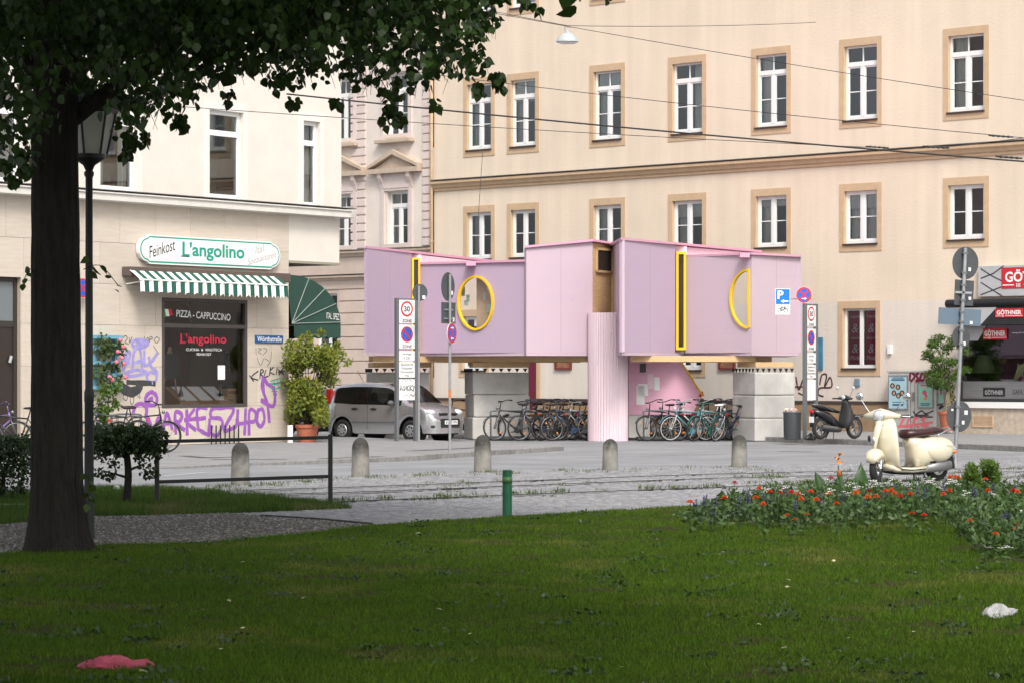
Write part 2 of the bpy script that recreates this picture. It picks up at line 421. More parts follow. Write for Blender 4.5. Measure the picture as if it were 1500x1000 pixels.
# pavements with kerbs
def along(pts, step):
    out = []; carry = 0.0
    for a, b in zip(pts, pts[1:]):
        L = (b - a).length; d = carry
        while d < L: out.append((a.lerp(b, d / L), (b - a).normalized())); d += step
        carry = d - L
    return out
def kerbs(parent, pts, h, w=0.16, L=1.0):
    base = MB().box(0.006, L - 0.006, -w / 2, w / 2, -0.2, h + 0.004).build('kerb_stone', M_kerb, parent, bevel=0.012)
    first = True
    for p, d in along(pts, L):
        o = base if first else base.copy()
        if not first: COL.objects.link(o)
        first = False
        o.parent = parent; o.location = (p.x, p.y, random.uniform(-.006, .004)); o.rotation_euler = (0, 0, math.atan2(d.y, d.x))
KL = smooth_line([GG(a, b) for a, b in [(-250, 706), (0, 694), (234, 685.5), (344, 681.5), (560, 675.5), (698, 667), (765, 663), (800, 660.5)]], 6)
KB = smooth_line([GG(a, b) for a, b in [(800, 660.5), (792, 657.5), (740, 654.5), (680, 652), (600, 648.5), (520, 645)]], 6)
PVL, PVR = 0.01, 0.03
lp = MB(); back = [GG(400, 640), Vector((-6.2, 80, 0)), Vector((-30, 80, 0)), Vector((-30, 40, 0))]
lp.poly([(p.x, p.y, PVL) for p in KL + KB[1:] + back]); pvl = lp.build('pavement', M_pave); kind(pvl, 'structure')
kerbs(pvl, KL, PVL + .0); kerbs(pvl, KB, PVL - .02, L=0.7)
KR = smooth_line([GG(a, b) for a, b in [(1080, 644.5), (1140, 646.5), (1250, 650.5), (1380, 655.5), (1500, 660.5), (1800, 674)]], 4)
rp = MB(); rp.poly([(p.x, p.y, PVR) for p in KR] + [(60, 50, .02), (24, 72, .02), (0, 95, .02), (-8, 102, .02), (3.9, 80, PVR)])
pvr = rp.build('pavement', M_pave); kind(pvr, 'structure'); kerbs(pvr, KR, PVR)
# worn road markings and tar seams
mk = MB()
for a, b in [((236, 696.5), (300, 691)), ((815, 669), (1105, 662.3)), ((1185, 661.5), (1500, 668)), ((445, 684.5), (560, 681))]:
    strip_along(mk, [GG(*a), GG(*b)], 0, 0.12, 0.0)
kind(mk.build('road_marking', M_marking), 'structure')
sm = MB()
for a, b in [((268, 667), (300, 670)), ((300, 670), (345, 668.5)), ((310, 672), (420, 672.5)), ((600, 660), (700, 655)), ((1140, 660), (1200, 661)), ((470, 671), (560, 668))]:
    if a[0] < 700: strip_along(sm, [G(a[0], a[1], PVL), G(b[0], b[1], PVL)], 0, 0.25, .004)
    else: strip_along(sm, [GG(*a), GG(*b)], 0, 0.25, 0)
kind(sm.build('tar_seam', mat('tar', (0.07, 0.07, 0.07), 0.7)), 'structure')

# ------------------------------------------------------------------ facade helpers
def wall_grid(mb, u0, u1, z0, z1, ops, depth, y=0.0):
    us = sorted({u0, u1} | {min(max(v, u0), u1) for o in ops for v in o[:2]}); zs = sorted({z0, z1} | {min(max(v, z0), z1) for o in ops for v in o[2:]})
    for a, b in zip(us, us[1:]):
        for c, d in zip(zs, zs[1:]):
            um, zm = (a + b) / 2, (c + d) / 2
            if any(o[0] < um < o[1] and o[2] < zm < o[3] for o in ops): continue
            mb.quad((a, y, c), (b, y, c), (b, y, d), (a, y, d))
    for a, b, c, d in ops:
        mb.quad((a, y, c), (a, y, d), (a, y + depth, d), (a, y + depth, c)); mb.quad((b, y, d), (b, y, c), (b, y + depth, c), (b, y + depth, d))
        mb.quad((a, y, d), (b, y, d), (b, y + depth, d), (a, y + depth, d)); mb.quad((b, y, c), (a, y, c), (a, y + depth, c), (b, y + depth, c))
def rect_frame(mb, u0, u1, z0, z1, t, y0, y1, tb=None):
    tb = t if tb is None else tb
    mb.box(u0, u1, y0, y1, z1 - t, z1); mb.box(u0, u1, y0, y1, z0, z0 + tb)
    mb.box(u0, u0 + t, y0, y1, z0 + tb, z1 - t); mb.box(u1 - t, u1, y0, y1, z0 + tb, z1 - t)
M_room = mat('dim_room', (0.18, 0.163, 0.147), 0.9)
M_curtain = mat('net_curtain', (0.62, 0.61, 0.57), 0.9, var=0.3, vscale=3, stretch=(9, 1, .5))
M_blind = mat('dark_blind', (0.16, 0.14, 0.125), 0.8)
M_sill = mat('brown_sill', (0.06, 0.04, 0.032), 0.5)
def window(parent, o, rev, style, M_fr=M_white, M_sur=None, band=0.0, curtain=0, sill=True, sillm=None, frame=0.075, blind=0.0, bandh=None, room=None):
    """o = outer rectangle (u0,u1,z0,z1) of the opening; returns the frame object that parents the rest"""
    u0, u1, z0, z1 = o
    fr = MB(); y0, y1 = rev, rev + 0.07
    rect_frame(fr, u0, u1, z0, z1, frame, y0, y1, frame * 1.3)
    a, b, c, d = u0 + frame, u1 - frame, z0 + frame * 1.3, z1 - frame
    panes = []; mw = 0.11; bar = 0.028
    if style == 'tall' or style == 'plain_tall':
        zt = c + (d - c) * 0.735
        fr.box(a, b, y0 - 0.012, y1, zt, zt + 0.13); um = (a + b) / 2
        if style == 'tall':
            fr.box(um - mw / 2, um + mw / 2, y0 - 0.006, y1 - 0.004, c, zt); fr.box(um - bar / 2, um + bar / 2, y0 + 0.01, y1 - 0.01, zt + 0.13, d)
            zb = c + (zt - c) * 0.5
            for p, q in ((a, um - mw / 2), (um + mw / 2, b)):
                rect_frame(fr, p + 0.001, q - 0.001, c + 0.001, zt - 0.001, 0.045, y0 + 0.012, y1 - 0.012)
                fr.box(p + 0.045, q - 0.045, y0 + 0.02, y1 - 0.02, zb - bar / 2, zb + bar / 2)
                panes += [(p + .045, q - .045, c + .045, zb - bar / 2), (p + .045, q - .045, zb + bar / 2, zt - .045)]
            panes += [(a, um - bar / 2, zt + .13, d), (um + bar / 2, b, zt + .13, d)]
        else: panes += [(a, b, c, zt), (a, b, zt + .13, d)]
    elif style == 'short':
        um = (a + b) / 2; fr.box(um - mw / 2, um + mw / 2, y0 - 0.006, y1 - 0.004, c, d); zb = c + (d - c) * 0.5
        for p, q in ((a, um - mw / 2), (um + mw / 2, b)):
            rect_frame(fr, p + 0.001, q - 0.001, c + 0.001, d - 0.001, 0.045, y0 + 0.012, y1 - 0.012)
            fr.box(p + 0.045, q - 0.045, y0 + 0.02, y1 - 0.02, zb - bar / 2, zb + bar / 2)
            panes += [(p + .045, q - .045, c + .045, zb - bar / 2), (p + .045, q - .045, zb + bar / 2, d - .045)]
    elif style == 'two':
        um = (a + b) / 2; fr.box(um - mw / 2, um + mw / 2, y0 - 0.006, y1 - 0.004, c, d)
        panes += [(a, um - mw / 2, c, d), (um + mw / 2, b, c, d)]
    else: panes += [(a, b, c, d)]
    w = fr.build('window', M_fr, parent)
    for p in panes:
        MB().quad((p[0], y0 + .035, p[2]), (p[1], y0 + .035, p[2]), (p[1], y0 + .035, p[3]), (p[0], y0 + .035, p[3])).build('pane', M_glass, w)
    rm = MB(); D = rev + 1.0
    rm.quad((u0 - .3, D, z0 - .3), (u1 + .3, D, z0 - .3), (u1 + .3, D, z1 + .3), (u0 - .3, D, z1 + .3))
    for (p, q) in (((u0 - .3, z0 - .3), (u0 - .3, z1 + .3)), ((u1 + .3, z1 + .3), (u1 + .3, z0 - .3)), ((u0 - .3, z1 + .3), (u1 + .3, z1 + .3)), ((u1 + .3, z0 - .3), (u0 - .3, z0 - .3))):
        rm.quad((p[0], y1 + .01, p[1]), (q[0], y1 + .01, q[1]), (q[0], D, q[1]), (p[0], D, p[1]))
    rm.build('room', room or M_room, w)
    cw = (b - a)
    def drape(p, q, name='curtain'):
        MB().grid(lambda s, t: (p + (q - p) * s, y1 + .10 + .025 * math.sin(s * (q - p) * 42), c - .03 + (d - c + .06) * t), 25, 2).build(name, M_curtain, w, smooth=True)
    if curtain == 1: drape(a, a + cw * .42)
    elif curtain == 2: drape(b - cw * .42, b)
    elif curtain == 3: drape(a, b)
    elif curtain == 4: drape(a, a + cw * .25); drape(b - cw * .25, b)
    if blind:
        MB().box(a + .01, b - .01, y1 + .02, y1 + .03, d - (d - c) * blind, d).build('blind', M_blind if blind > .5 else M_curtain, w)
    if sill:
        MB().box(u0 - .02, u1 + .02, -.07, rev + .002, z0 - .045, z0 + .004).build('sill', sillm or M_sill, w, bevel=.006)
    if band:
        bh = bandh or band; s = MB(); s.box(u0 - bh, u1 + bh, -.02, .0, z1 + .0, z1 + band); s.box(u0 - bh, u1 + bh, -.02, .0, z0 - band * 1.1, z0 - .047)
        s.box(u0 - bh, u0, -.02, .0, z0 - .047, z1); s.box(u1, u1 + bh, -.02, .0, z0 - .047, z1)
        s.box(u0, u0 + .012, -.02, rev + .001, z0 + .004, z1); s.box(u1 - .012, u1, -.02, rev + .001, z0 + .004, z1); s.box(u0 + .012, u1 - .012, -.02, rev + .001, z1 - .012, z1)
        s.build('surround', M_sur, w)
    return w

# ------------------------------------------------------------------ right building (cream render)
FR = Frame(45.65 / 4200, 0.01076, 636)
def render_mat(name, up, low, zsplit):
    m = bpy.data.materials.new(name); m.use_nodes = True
    N = m.node_tree.nodes; L = m.node_tree.links; b = N['Principled BSDF']; b.inputs['Roughness'].default_value = 0.9
    tc = N.new('ShaderNodeTexCoord'); sx = N.new('ShaderNodeSeparateXYZ'); L.new(tc.outputs['Object'], sx.inputs[0])
    n = N.new('ShaderNodeTexNoise'); n.inputs['Scale'].default_value = 0.35; n.inputs['Detail'].default_value = 9; n.inputs['Roughness'].default_value = 0.6; L.new(tc.outputs['Object'], n.inputs[0])
    mp = N.new('ShaderNodeMapping'); mp.inputs['Scale'].default_value = (2.2, 1, 0.12); L.new(tc.outputs['Object'], mp.inputs[0])
    n2 = N.new('ShaderNodeTexNoise'); n2.inputs['Scale'].default_value = 1.0; n2.inputs['Detail'].default_value = 7; L.new(mp.outputs[0], n2.inputs[0])
    gt = N.new('ShaderNodeMath'); gt.operation = 'GREATER_THAN'; gt.inputs[1].default_value = zsplit; L.new(sx.outputs[2], gt.inputs[0])
    c = N.new('ShaderNodeMixRGB'); c.inputs[1].default_value = (*low, 1); c.inputs[2].default_value = (*up, 1); L.new(gt.outputs[0], c.inputs[0])
    ad = N.new('ShaderNodeMath'); ad.operation = 'ADD'; L.new(n.outputs[0], ad.inputs[0]); L.new(n2.outputs[0], ad.inputs[1])
    r = N.new('ShaderNodeMapRange'); r.inputs[1].default_value = 0.7; r.inputs[2].default_value = 1.3; r.inputs[3].default_value = 0.89; r.inputs[4].default_value = 1.05; L.new(ad.outputs[0], r.inputs[0])
    hv = N.new('ShaderNodeHueSaturation'); L.new(c.outputs[0], hv.inputs['Color']); L.new(r.outputs[0], hv.inputs['Value'])
    L.new(hv.outputs[0], b.inputs['Base Color'])
    n3 = N.new('ShaderNodeTexNoise'); n3.inputs['Scale'].default_value = 14; n3.inputs['Detail'].default_value = 6; L.new(tc.outputs['Object'], n3.inputs[0])
    bp = N.new('ShaderNodeBump'); bp.inputs['Strength'].default_value = 0.25; bp.inputs['Distance'].default_value = 0.03; L.new(n3.outputs[0], bp.inputs['Height']); L.new(bp.outputs[0], b.inputs['Normal'])
    return m
ZS = FR.z(1300, 441)
M_cream = render_mat('cream_render', (0.735, 0.615, 0.485), (0.69, 0.62, 0.545), ZS)
M_tan = mat('tan_trim', (0.56, 0.40, 0.255), 0.85, var=0.12, vscale=3)
M_plinth = mat('brown_plinth', (0.32, 0.215, 0.125), 0.85, var=0.3, vscale=2, bump=.2, bscale=10)
M_plinthcap = mat('plinth_cap', (0.06, 0.045, 0.04), 0.7)
RB = thing('apartment_building', 'long cream rendered apartment building with tan window surrounds behind pink structure', 'building', FR.o, FR.ang)
zt2 = sum(FR.z(p, y) for p, y in [(768, 103.5), (889, 93.5), (1007, 82), (1130, 70), (1261, 58), (1416, 42)]) / 6
zb2 = sum(FR.z(p, y) for p, y in [(768, 222), (889, 213.5), (1007, 204), (1130, 196.5), (1261, 187), (1416, 176)]) / 6
zt1 = sum(FR.z(p, y) for p, y in [(768, 296), (889, 290), (1007, 283), (1130, 276), (1261, 270), (1414, 262)]) / 6
zb1 = sum(FR.z(p, y) for p, y in [(1130, 372), (1261, 367), (1414, 362)]) / 3
BAND = 0.20; BH = 0.155
cols = [(679, 725), (743, 790), (864, 916), (979, 1035), (1101, 1159), (1230, 1292), (1382, 1449), (1552, 1622), (1740, 1818), (1960, 2048)]
cu_ = [(FR.u(a), FR.u(b)) for a, b in cols]
rb_ops = []; spec = []
cur2 = [1, 4, 1, 2, 1, 0, 1, 3, 0, 1]; cur1 = [1, 0, 1, 1, 1, 3, 0, 4, 0, 1]
for i, (a, b) in enumerate(cu_):
    a, b = a + BH, b - BH
    spec.append((a, b, zb2 + BAND, zt2 - BAND, 'tall', cur2[i])); spec.append((a, b, zb1 + BAND, zt1 - BAND, 'short', cur1[i]))
    spec.append((a, b, zb2 + BAND + (zt2 - zt1) + .28, zt2 - BAND + (zt2 - zt1) + .28, 'tall', (i * 3) % 5))
gw = [(FR.u(1228) + BH, FR.u(1290) - BH, FR.z(1259, 549) + .2, FR.z(1259, 441) - .2, 'two', 0)]
gw.append((FR.u(990) + .16, FR.u(1034) - .16, FR.z(1012, 551) + .2, FR.z(1259, 441) - .2, 'short', 1))
gw.append((FR.u(672) + .16, FR.u(696) + .5, FR.z(690, 551) + .2, FR.z(1259, 441) - .2, 'short', 0))
spec += gw
shop = (FR.u(1404), FR.u(1700), FR.z(1450, 588), FR.z(1450, 446))
rb_ops = [s[:4] for s in spec] + [shop]
U1 = FR.u(2400)
wb = MB(); wall_grid(wb, 0, U1, 0.0, 19.0, rb_ops, 0.12)
wb.quad((0, 0, 0), (0, 0, 19), (0, 12, 19), (0, 12, 0)); wb.quad((U1, 0, 0), (U1, 12, 0), (U1, 12, 19), (U1, 0, 19)); wb.quad((0, 0, 19), (U1, 0, 19), (U1, 12, 19), (0, 12, 19)); wb.quad((U1, 12, 0), (0, 12, 0), (0, 12, 19), (U1, 12, 19))
wb.build('wall', M_cream, RB)
M_winered = mat('wine_red_banner', (0.40, 0.012, 0.05), 0.6)
for k, s in enumerate(spec):
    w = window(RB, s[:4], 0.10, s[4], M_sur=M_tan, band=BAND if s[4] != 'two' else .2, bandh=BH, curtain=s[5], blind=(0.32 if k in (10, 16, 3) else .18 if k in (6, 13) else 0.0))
    if s[4] == 'two':
        a, b, c, d = s[:4]; um = (a + b) / 2
        for p, q in ((a + .1, um - .08), (um + .08, b - .1)):
            MB().box(p, q, .185, .195, c + .12, d - .1).build('banner', M_winered, w)
            tm = MB()
            for fr_, hh, tx in ((.9, .10, 'Stadtgespräch'), (.68, .26, '&'), (.5, .08, 'wein'), (.3, .26, '&'), (.12, .12, 'Mode')):
                zc = c + .12 + (d - c - .22) * fr_; wdt = (q - p)
                half = .38 * wdt if tx != '&' else .26 * wdt
                t = text_mb(tx, (p + q) / 2 - half, (p + q) / 2 + half, zc - hh / 2, zc + hh / 2, y=.181, shear=.2); i0 = len(tm.v); tm.v += t.v; tm.f += [tuple(x + i0 for x in f) for f in t.f]
            tm.build('lettering', M_white, w)
# moulded string course
zc1 = sum(FR.z(p, y) for p, y in [(640, 262.5), (900, 249), (1200, 230), (1495, 210)]) / 4; zc0 = zc1 - 0.22
cs = MB()
prof = [(0, zc0 - .12), (-.05, zc0 - .10), (-.05, zc0 - .03), (-.10, zc0), (-.13, zc0 + .08), (-.20, zc0 + .13), (-.20, zc1 - .03), (-.17, zc1), (0, zc1 + .02)]
cs.loft([[(u, y, z) for y, z in prof] for u in (0.02, U1)]); cs.build('string_course', M_tan, RB)
fl = MB().box(0.02, U1, -.225, .0, zc1 + .021, zc1 + .045); fl.build('flashing', mat('zinc', (0.12, 0.11, 0.105), 0.6), RB)
uu = 0.02
# plinth with dark cap, as far as the shop
zp = FR.z(1200, 588)
MB().box(0, shop[0] - .3, -.06, 0, 0.0, zp - .05).build('plinth', M_plinth, RB)
MB().box(0, shop[0] - .3, -.085, 0, zp - .049, zp + .03).build('plinth_cap', M_plinthcap, RB)
# shop front
M_stone = mat('shop_stone', (0.50, 0.42, 0.33), 0.7, var=0.3, vscale=6)
zs0 = FR.z(1450, 597)
for k in range(7):
    a = shop[0] - .28 + k * 1.1; MB().box(a, a + 1.092, -.05, 0, .0, zs0 - .004).build('stone_panel', M_stone, RB, bevel=.004)
sf = MB(); rect_frame(sf, shop[0], shop[1], shop[2], shop[3], .09, .05, .14); wsh = sf.build('shop_window', mat('anthracite', (0.03, 0.03, 0.032), 0.5), RB)
MB().box(shop[0] - .1, shop[1], -.12, .05, zs0, shop[2]).build('sill', M_white, wsh)
MB().quad((shop[0] + .08, .09, shop[2] + .08), (shop[1] - .08, .09, shop[2] + .08), (shop[1] - .08, .09, shop[3] - .08), (shop[0] + .08, .09, shop[3] - .08)).build('pane', M_glass, wsh)
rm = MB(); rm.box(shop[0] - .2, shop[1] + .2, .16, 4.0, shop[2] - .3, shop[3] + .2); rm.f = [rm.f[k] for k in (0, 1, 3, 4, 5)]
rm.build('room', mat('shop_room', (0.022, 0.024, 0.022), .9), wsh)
# frosted band with lettering along the window foot
def on(fr, px0, px1, py0, py1, off=0.0):
    pm = (px0 + px1) / 2
    return (fr.u(px0, off), fr.u(px1, off), fr.z(pm, py1, off), fr.z(pm, py0, off))
q = on(FR, 1406, 1600, 558, 585, .08); MB().box(q[0], q[1], .078, .084, q[2], q[3]).build('frosted_band', mat('frosted_film', (0.16, 0.16, 0.165), .6, var=.3, vscale=3, stretch=(.3, 1, 9)), wsh)
tm = MB(); q = on(FR, 1438, 1470, 567, 580); MB().box(q[0], q[1], .070, .076, q[2], q[3]).build('logo_panel', M_ink, wsh)
text_mb('GÖTHNER', q[0] + .06, q[1] - .06, q[2] + .05, q[3] - .05, y=.066, bold=.02).build('lettering', mat('pale_print', (.35, .35, .36), .6), wsh)
q = on(FR, 1481, 1496, 570, 577); text_mb('GAFA', *q, y=.074).build('lettering', M_ink, wsh)
# shop fascia sign
def logo(parent, q, y, t=.012, sub=True):
    """red box with white lettering and a comb-like emblem over the O"""
    MB().box(q[0], q[1], y - t, y, q[2], q[3]).build('logo_panel', mat('logo_red', (0.50, 0.022, 0.03), .45), parent)
    h = q[3] - q[2]; w = q[1] - q[0]; b = text_mb('GÖTHNER', q[0] + w * .06, q[1] - w * .06, q[2] + h * .30, q[3] - h * .10, y=y - t - .003, bold=.03)
    cx = q[0] + w * .27
    for k in (-1, 0, 1): b.box(cx + k * h * .09 - h * .02, cx + k * h * .09 + h * .02, y - t - .004, y - t - .001, q[2] + h * .06, q[2] + h * .24)
    b.box(q[0] + w * .02, q[0] + w * .20, y - t - .004, y - t - .001, q[2] + h * .14, q[2] + h * .19)
    b.box(q[0] + w * .36, q[0] + w * .98, y - t - .004, y - t - .001, q[2] + h * .14, q[2] + h * .19)
    b.build('lettering', M_white, parent)
M_fascia = mat('silver_board', (0.46, 0.46, 0.47), .5, var=.1, vscale=2)
q = on(FR, 1437, 1640, 387, 433)
fs = thing('shop_sign', 'grey shop sign board with red name panel above the dark shop window', 'sign', FR.o, FR.ang)
MB().box(q[0], q[1], -.14, -.0, q[2], q[3]).build('board', M_fascia, fs, bevel=.01)
ln = MB()
for pts in ([(1437, 394), (1452, 404), (1468, 412)], [(1437, 408), (1455, 401), (1470, 390)], [(1437, 414), (1468, 434)], [(1437, 432), (1500, 408)]):
    ribbon(ln, [FR.uv(a, b, -.14) for a, b in pts], .035, -.144)
ln.build('line_pattern', mat('pattern_grey', (.04, .04, .045), .5), fs)
logo(fs, on(FR, 1467, 1560, 391, 422, -.15), -.142)
aw = thing('shop_awning', 'black rolled shop awning with red name panels over the dark shop window', 'awning', FR.o, FR.ang)
q = on(FR, 1385, 1640, 437, 448, -.3)
MB().cyl((q[0], -.22, (q[2] + q[3]) / 2), (q[1], -.22, (q[2] + q[3]) / 2), .115, n=16).build('cassette', mat('awning_black', (.012, .012, .014), .5), aw, smooth=True, autos=True)
v = on(FR, 1400, 1640, 449, 475, -.28); MB().box(v[0], v[1], -.27, -.255, v[2], v[3]).build('valance', mat('valance_black', (.02, .02, .022), .8, var=.3, vscale=3), aw)
MB().poly([(FR.u(1400, -.28), -.274, v[2]), (FR.u(1436, -.28), -.274, v[2]), (FR.u(1460, -.28), -.274, v[3]), (FR.u(1400, -.28), -.274, v[3])]).build('grey_panel', M_fascia, aw)
logo(aw, on(FR, 1458, 1499, 452, 465, -.28), -.276)
q = on(FR, 1420, 1437, 455, 473, -.28); MB().box(FR.u(1425, -.28), FR.u(1433, -.28), -.282, -.276, q[2] + .1, q[3] - .05).build('logo_panel', MATS['logo_red'], aw)
q = on(FR, 1404, 1640, 476, 498, .06); MB().poly([(q[0], .07, q[2]), (FR.u(1432, .06), .07, q[2]), (FR.u(1445, .06), .07, q[3]), (q[0], .07, q[3])]).build('film', M_fascia, wsh)
q = on(FR, 1440, 1475, 481, 497, .05); logo(wsh, q, .064)
q = on(FR, 1482, 1500, 486, 489, .05); text_mb('www.goethner.de', *q, y=.07).build('lettering', M_white, wsh)
# display behind the glass: lamp and flower bowl
def display_lamp():
    c = FR.uv(1441, 560, 1.0); t = thing('table_lamp', 'table lamp with green fabric shade behind the shop glass', 'lamp', FR.o + FR.d * c[0] + FR.inw * 1.0 + Vector((0, 0, shop[2] + .0)), FR.ang)
    MB().lathe([(.12, 0), (.13, .03), (.06, .06), (.14, .22), (.16, .38), (.06, .55), (.03, .6), (.03, .85)], 16).build('lamp_base', mat('bronze', (.08, .06, .03), .35, .6), t, smooth=True)
    MB().lathe([(.36, .80), (.16, 1.30), (.15, 1.30), (.35, .79)], 20).build('lamp_shade', mat('green_shade', (.30, .33, .17), .8), t, smooth=True)
    c = FR.uv(1480, 560, .8); t = thing('flower_bowl', 'white bowl with pale curved flowers behind the shop glass', 'bowl', FR.o + FR.d * c[0] + FR.inw * .8 + Vector((0, 0, shop[2])), FR.ang)
    MB().lathe([(.10, 0), (.08, .40), (.13, .44), (.30, .62), (.29, .62), (.12, .46)], 18).build('bowl', M_white, t, smooth=True)
    fb = MB()
    for k in range(5): fb.tube([(.1, 0, .55), (.2 + .03 * k, .02 * k, .75), (.28 + .05 * k, 0, .92 + .03 * k), (.26 + .09 * k, 0, 1.06 - .02 * k)], [.02, .03, .045, .012])
    fb.build('flowers', mat('pale_yellow', (.6, .6, .3), .6), t, smooth=True)
    t = thing('display_table', 'dark display table behind the shop glass', 'table', FR.o + FR.d * (FR.u(1460, .9)) + FR.inw * .9 + Vector((0, 0, .12)), FR.ang)
    MB().box(-1.6, 2.2, -.45, .45, shop[2] - .18, shop[2] - .125).build('top', mat('dark_wood', (.05, .035, .025), .5), t)
    for x in (-1.5, 2.1):
        for y in (-.38, .38): MB().box(x - .03, x + .03, y - .03, y + .03, 0, shop[2] - .18).build('leg', MATS['dark_wood'], t)
display_lamp()
# small fixtures on the wall
def on_wall_box(name, lab, cat, px0, px1, py0, py1, m, t=.05, fr=FR):
    q = on(fr, px0, px1, py0, py1); o = MB().box(q[0], q[1], -t, 0, q[2], q[3]); c = fr.o
    ob = o.build(name, m, bevel=.006); ob.location = c; ob.rotation_euler = (0, 0, fr.ang); tag(ob, lab, cat); return ob
on_wall_box('meter_box', 'small blue-grey box on wall below the red banner window', 'box', 1253, 1260, 554, 565, mat('bluegrey', (.16, .24, .32), .5))
on_wall_box('vent_cover', 'small white vent cover on wall beside the red banner window', 'vent', 1302, 1307, 505, 518, M_white, .08)
pb = on_wall_box('poster_case', 'tall narrow blue poster case on wall behind the sign column', 'poster', 1198, 1206, 494, 541, mat('poster_blue', (.07, .22, .33), .4, var=.3, vscale=4))
for px in (814, 1054):
    t = thing('menu_case', 'red framed wall case beneath the pink structure ' + ('near the round window' if px == 814 else 'near the concrete pier with the litter bin'), 'case', FR.o, FR.ang)
    q = on(FR, px, px + 24, 520, 541); fb = MB(); rect_frame(fb, *q, .06, -.07, 0); fb.build('frame', mat('red_frame', (.16, .03, .025), .5), t)
    MB().box(q[0] + .06, q[1] - .06, -.03, -.005, q[2] + .06, q[3] - .06).build('picture', mat('case_picture', (.35, .16, .08), .5, var=.6, vscale=9), t)
t = thing('shop_banner', 'tall dark red banner with tan edge on wall beneath the pink structure', 'banner', FR.o, FR.ang)
q = on(FR, 776, 787, 505, 600); MB().box(q[0], q[1], -.06, -.01, q[2], q[3]).build('cloth', mat('dark_crimson', (.13, .008, .025), .7), t)
q = on(FR, 787, 792, 505, 612); MB().box(q[0], q[1], -.05, -.01, q[2], q[3]).build('edge_board', M_tan, t)
q = on(FR, 1425, 1455, 608, 625, -.05)
vg = thing('vent_grille', 'beige slatted vent grille in the stone base of the shop', 'grille', FR.o, FR.ang)
fb = MB(); rect_frame(fb, q[0], q[1], q[2], q[3], .03, -.075, -.05); fb.build('frame', M_tan, vg)
for k in range(7): MB().box(q[0] + .03, q[1] - .03, -.07, -.055, q[2] + .03 + k * (q[3] - q[2] - .06) / 7, q[2] + .03 + (k + .7) * (q[3] - q[2] - .06) / 7).build('slat', M_tan, vg)
# graffiti on cream wall
gk = MB()
for pts in ([(1166, 552), (1170, 570), (1176, 556)], [(1164, 566), (1182, 566)], [(1170, 575), (1180, 580)], [(1201, 562), (1204, 549), (1211, 549), (1208, 566), (1216, 552), (1218, 566), (1201, 568), (1199, 577), (1206, 580)]):
    ribbon(gk, smooth_line([FR.uv(a, b) for a, b in pts]), .05, -.006)
gk.build('graffiti', mat('dark_marker', (.07, .02, .03), .7), RB)

# ------------------------------------------------------------------ pinkish neighbour in the same street front
NB = thing('town_house', 'pale pink rusticated town house with pedimented window between shop and cream building', 'building', FR.o, FR.ang)
M_nb = mat('pale_pink_render', (0.70, 0.62, 0.555), 0.9, var=0.1, vscale=1.2, bump=.15, bscale=12)
M_nb2 = mat('pink_beige_render', (0.58, 0.47, 0.40), 0.9, var=0.12, vscale=1.5, bump=.15, bscale=12)
M_nbq = mat('quoin_render', (0.66, 0.56, 0.52), 0.9, var=0.1, vscale=3, rand=.05)
M_nbtrim = mat('house_trim', (0.50, 0.40, 0.31), 0.85, var=0.15, vscale=4)
NU0 = FR.u(330)
zbelt = FR.z(516, 371); zbelt2 = FR.z(495, 407)
w1 = on(FR, 567, 597, 281, 362); w2 = on(FR, 566, 597, 120, 203); w2 = (w2[0], w2[1], FR.z(580, 202), FR.z(580, 108))
g1 = on(FR, 462, 494, 430, 530)
dw = FR.u(578) - FR.u(498)
ops = [w1, w2, (w1[0] - dw, w1[1] - dw, w1[2], w1[3]), (w2[0] - dw, w2[1] - dw, w2[2], w2[3])]
nb = MB(); wall_grid(nb, NU0, -.05, zbelt, 19, ops, .22, .0); nb.quad((-.05, 0, 19), (-.05, 12, 19), (NU0, 12, 19), (NU0, 0, 19))
nb.build('wall', M_nb, NB)
nb = MB(); wall_grid(nb, NU0, -.05, 0, zbelt, [g1], .25, .0); nb.build('base_wall', M_nb2, NB)
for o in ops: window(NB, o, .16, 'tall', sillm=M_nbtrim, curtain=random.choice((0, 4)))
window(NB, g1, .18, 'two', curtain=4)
# rustication blocks on the ground floor
zr = [0.9 + k * .405 for k in range(20)]; zr = [z for z in zr if z < zbelt2 - .1]
for k, z in enumerate(zr):
    h = (zr[k + 1] if k + 1 < len(zr) else zbelt2 - .02) - z - .035
    for a, b in ((NU0, g1[0] - .12), (g1[1] + .12, -.06)) if z < g1[3] + .1 and z + h > g1[2] else ((NU0, -.06),):
        MB().box(a, b, -.045, 0, z, z + h).build('course', M_nb2, NB, bevel=.012)
for z, d, h in ((zbelt, .16, .14), (zbelt2, .22, .12)):
    b = MB(); b.loft([[(u, y, zz) for y, zz in ((0, z - h), (-d * .4, z - h * .8), (-d * .6, z - h * .2), (-d, z), (-d, z + h * .5), (0, z + h * .6))] for u in (NU0, -.05)]); b.build('belt_course', M_nbtrim, NB)
for z, d in ((zbelt, .165), (zbelt2, .225)): MB().box(NU0, -.05, -d - .02, 0, z + .086, z + .105).build('flashing', MATS['zinc'], NB)
# quoins
for ua, ub in ((FR.u(515), FR.u(536)), (FR.u(620), FR.u(634))):
    z = zbelt + .15
    while z < 12:
        MB().box(ua, ub, -.05, 0, z, z + .235).build('quoin', M_nbq, NB, bevel=.01); z += .285
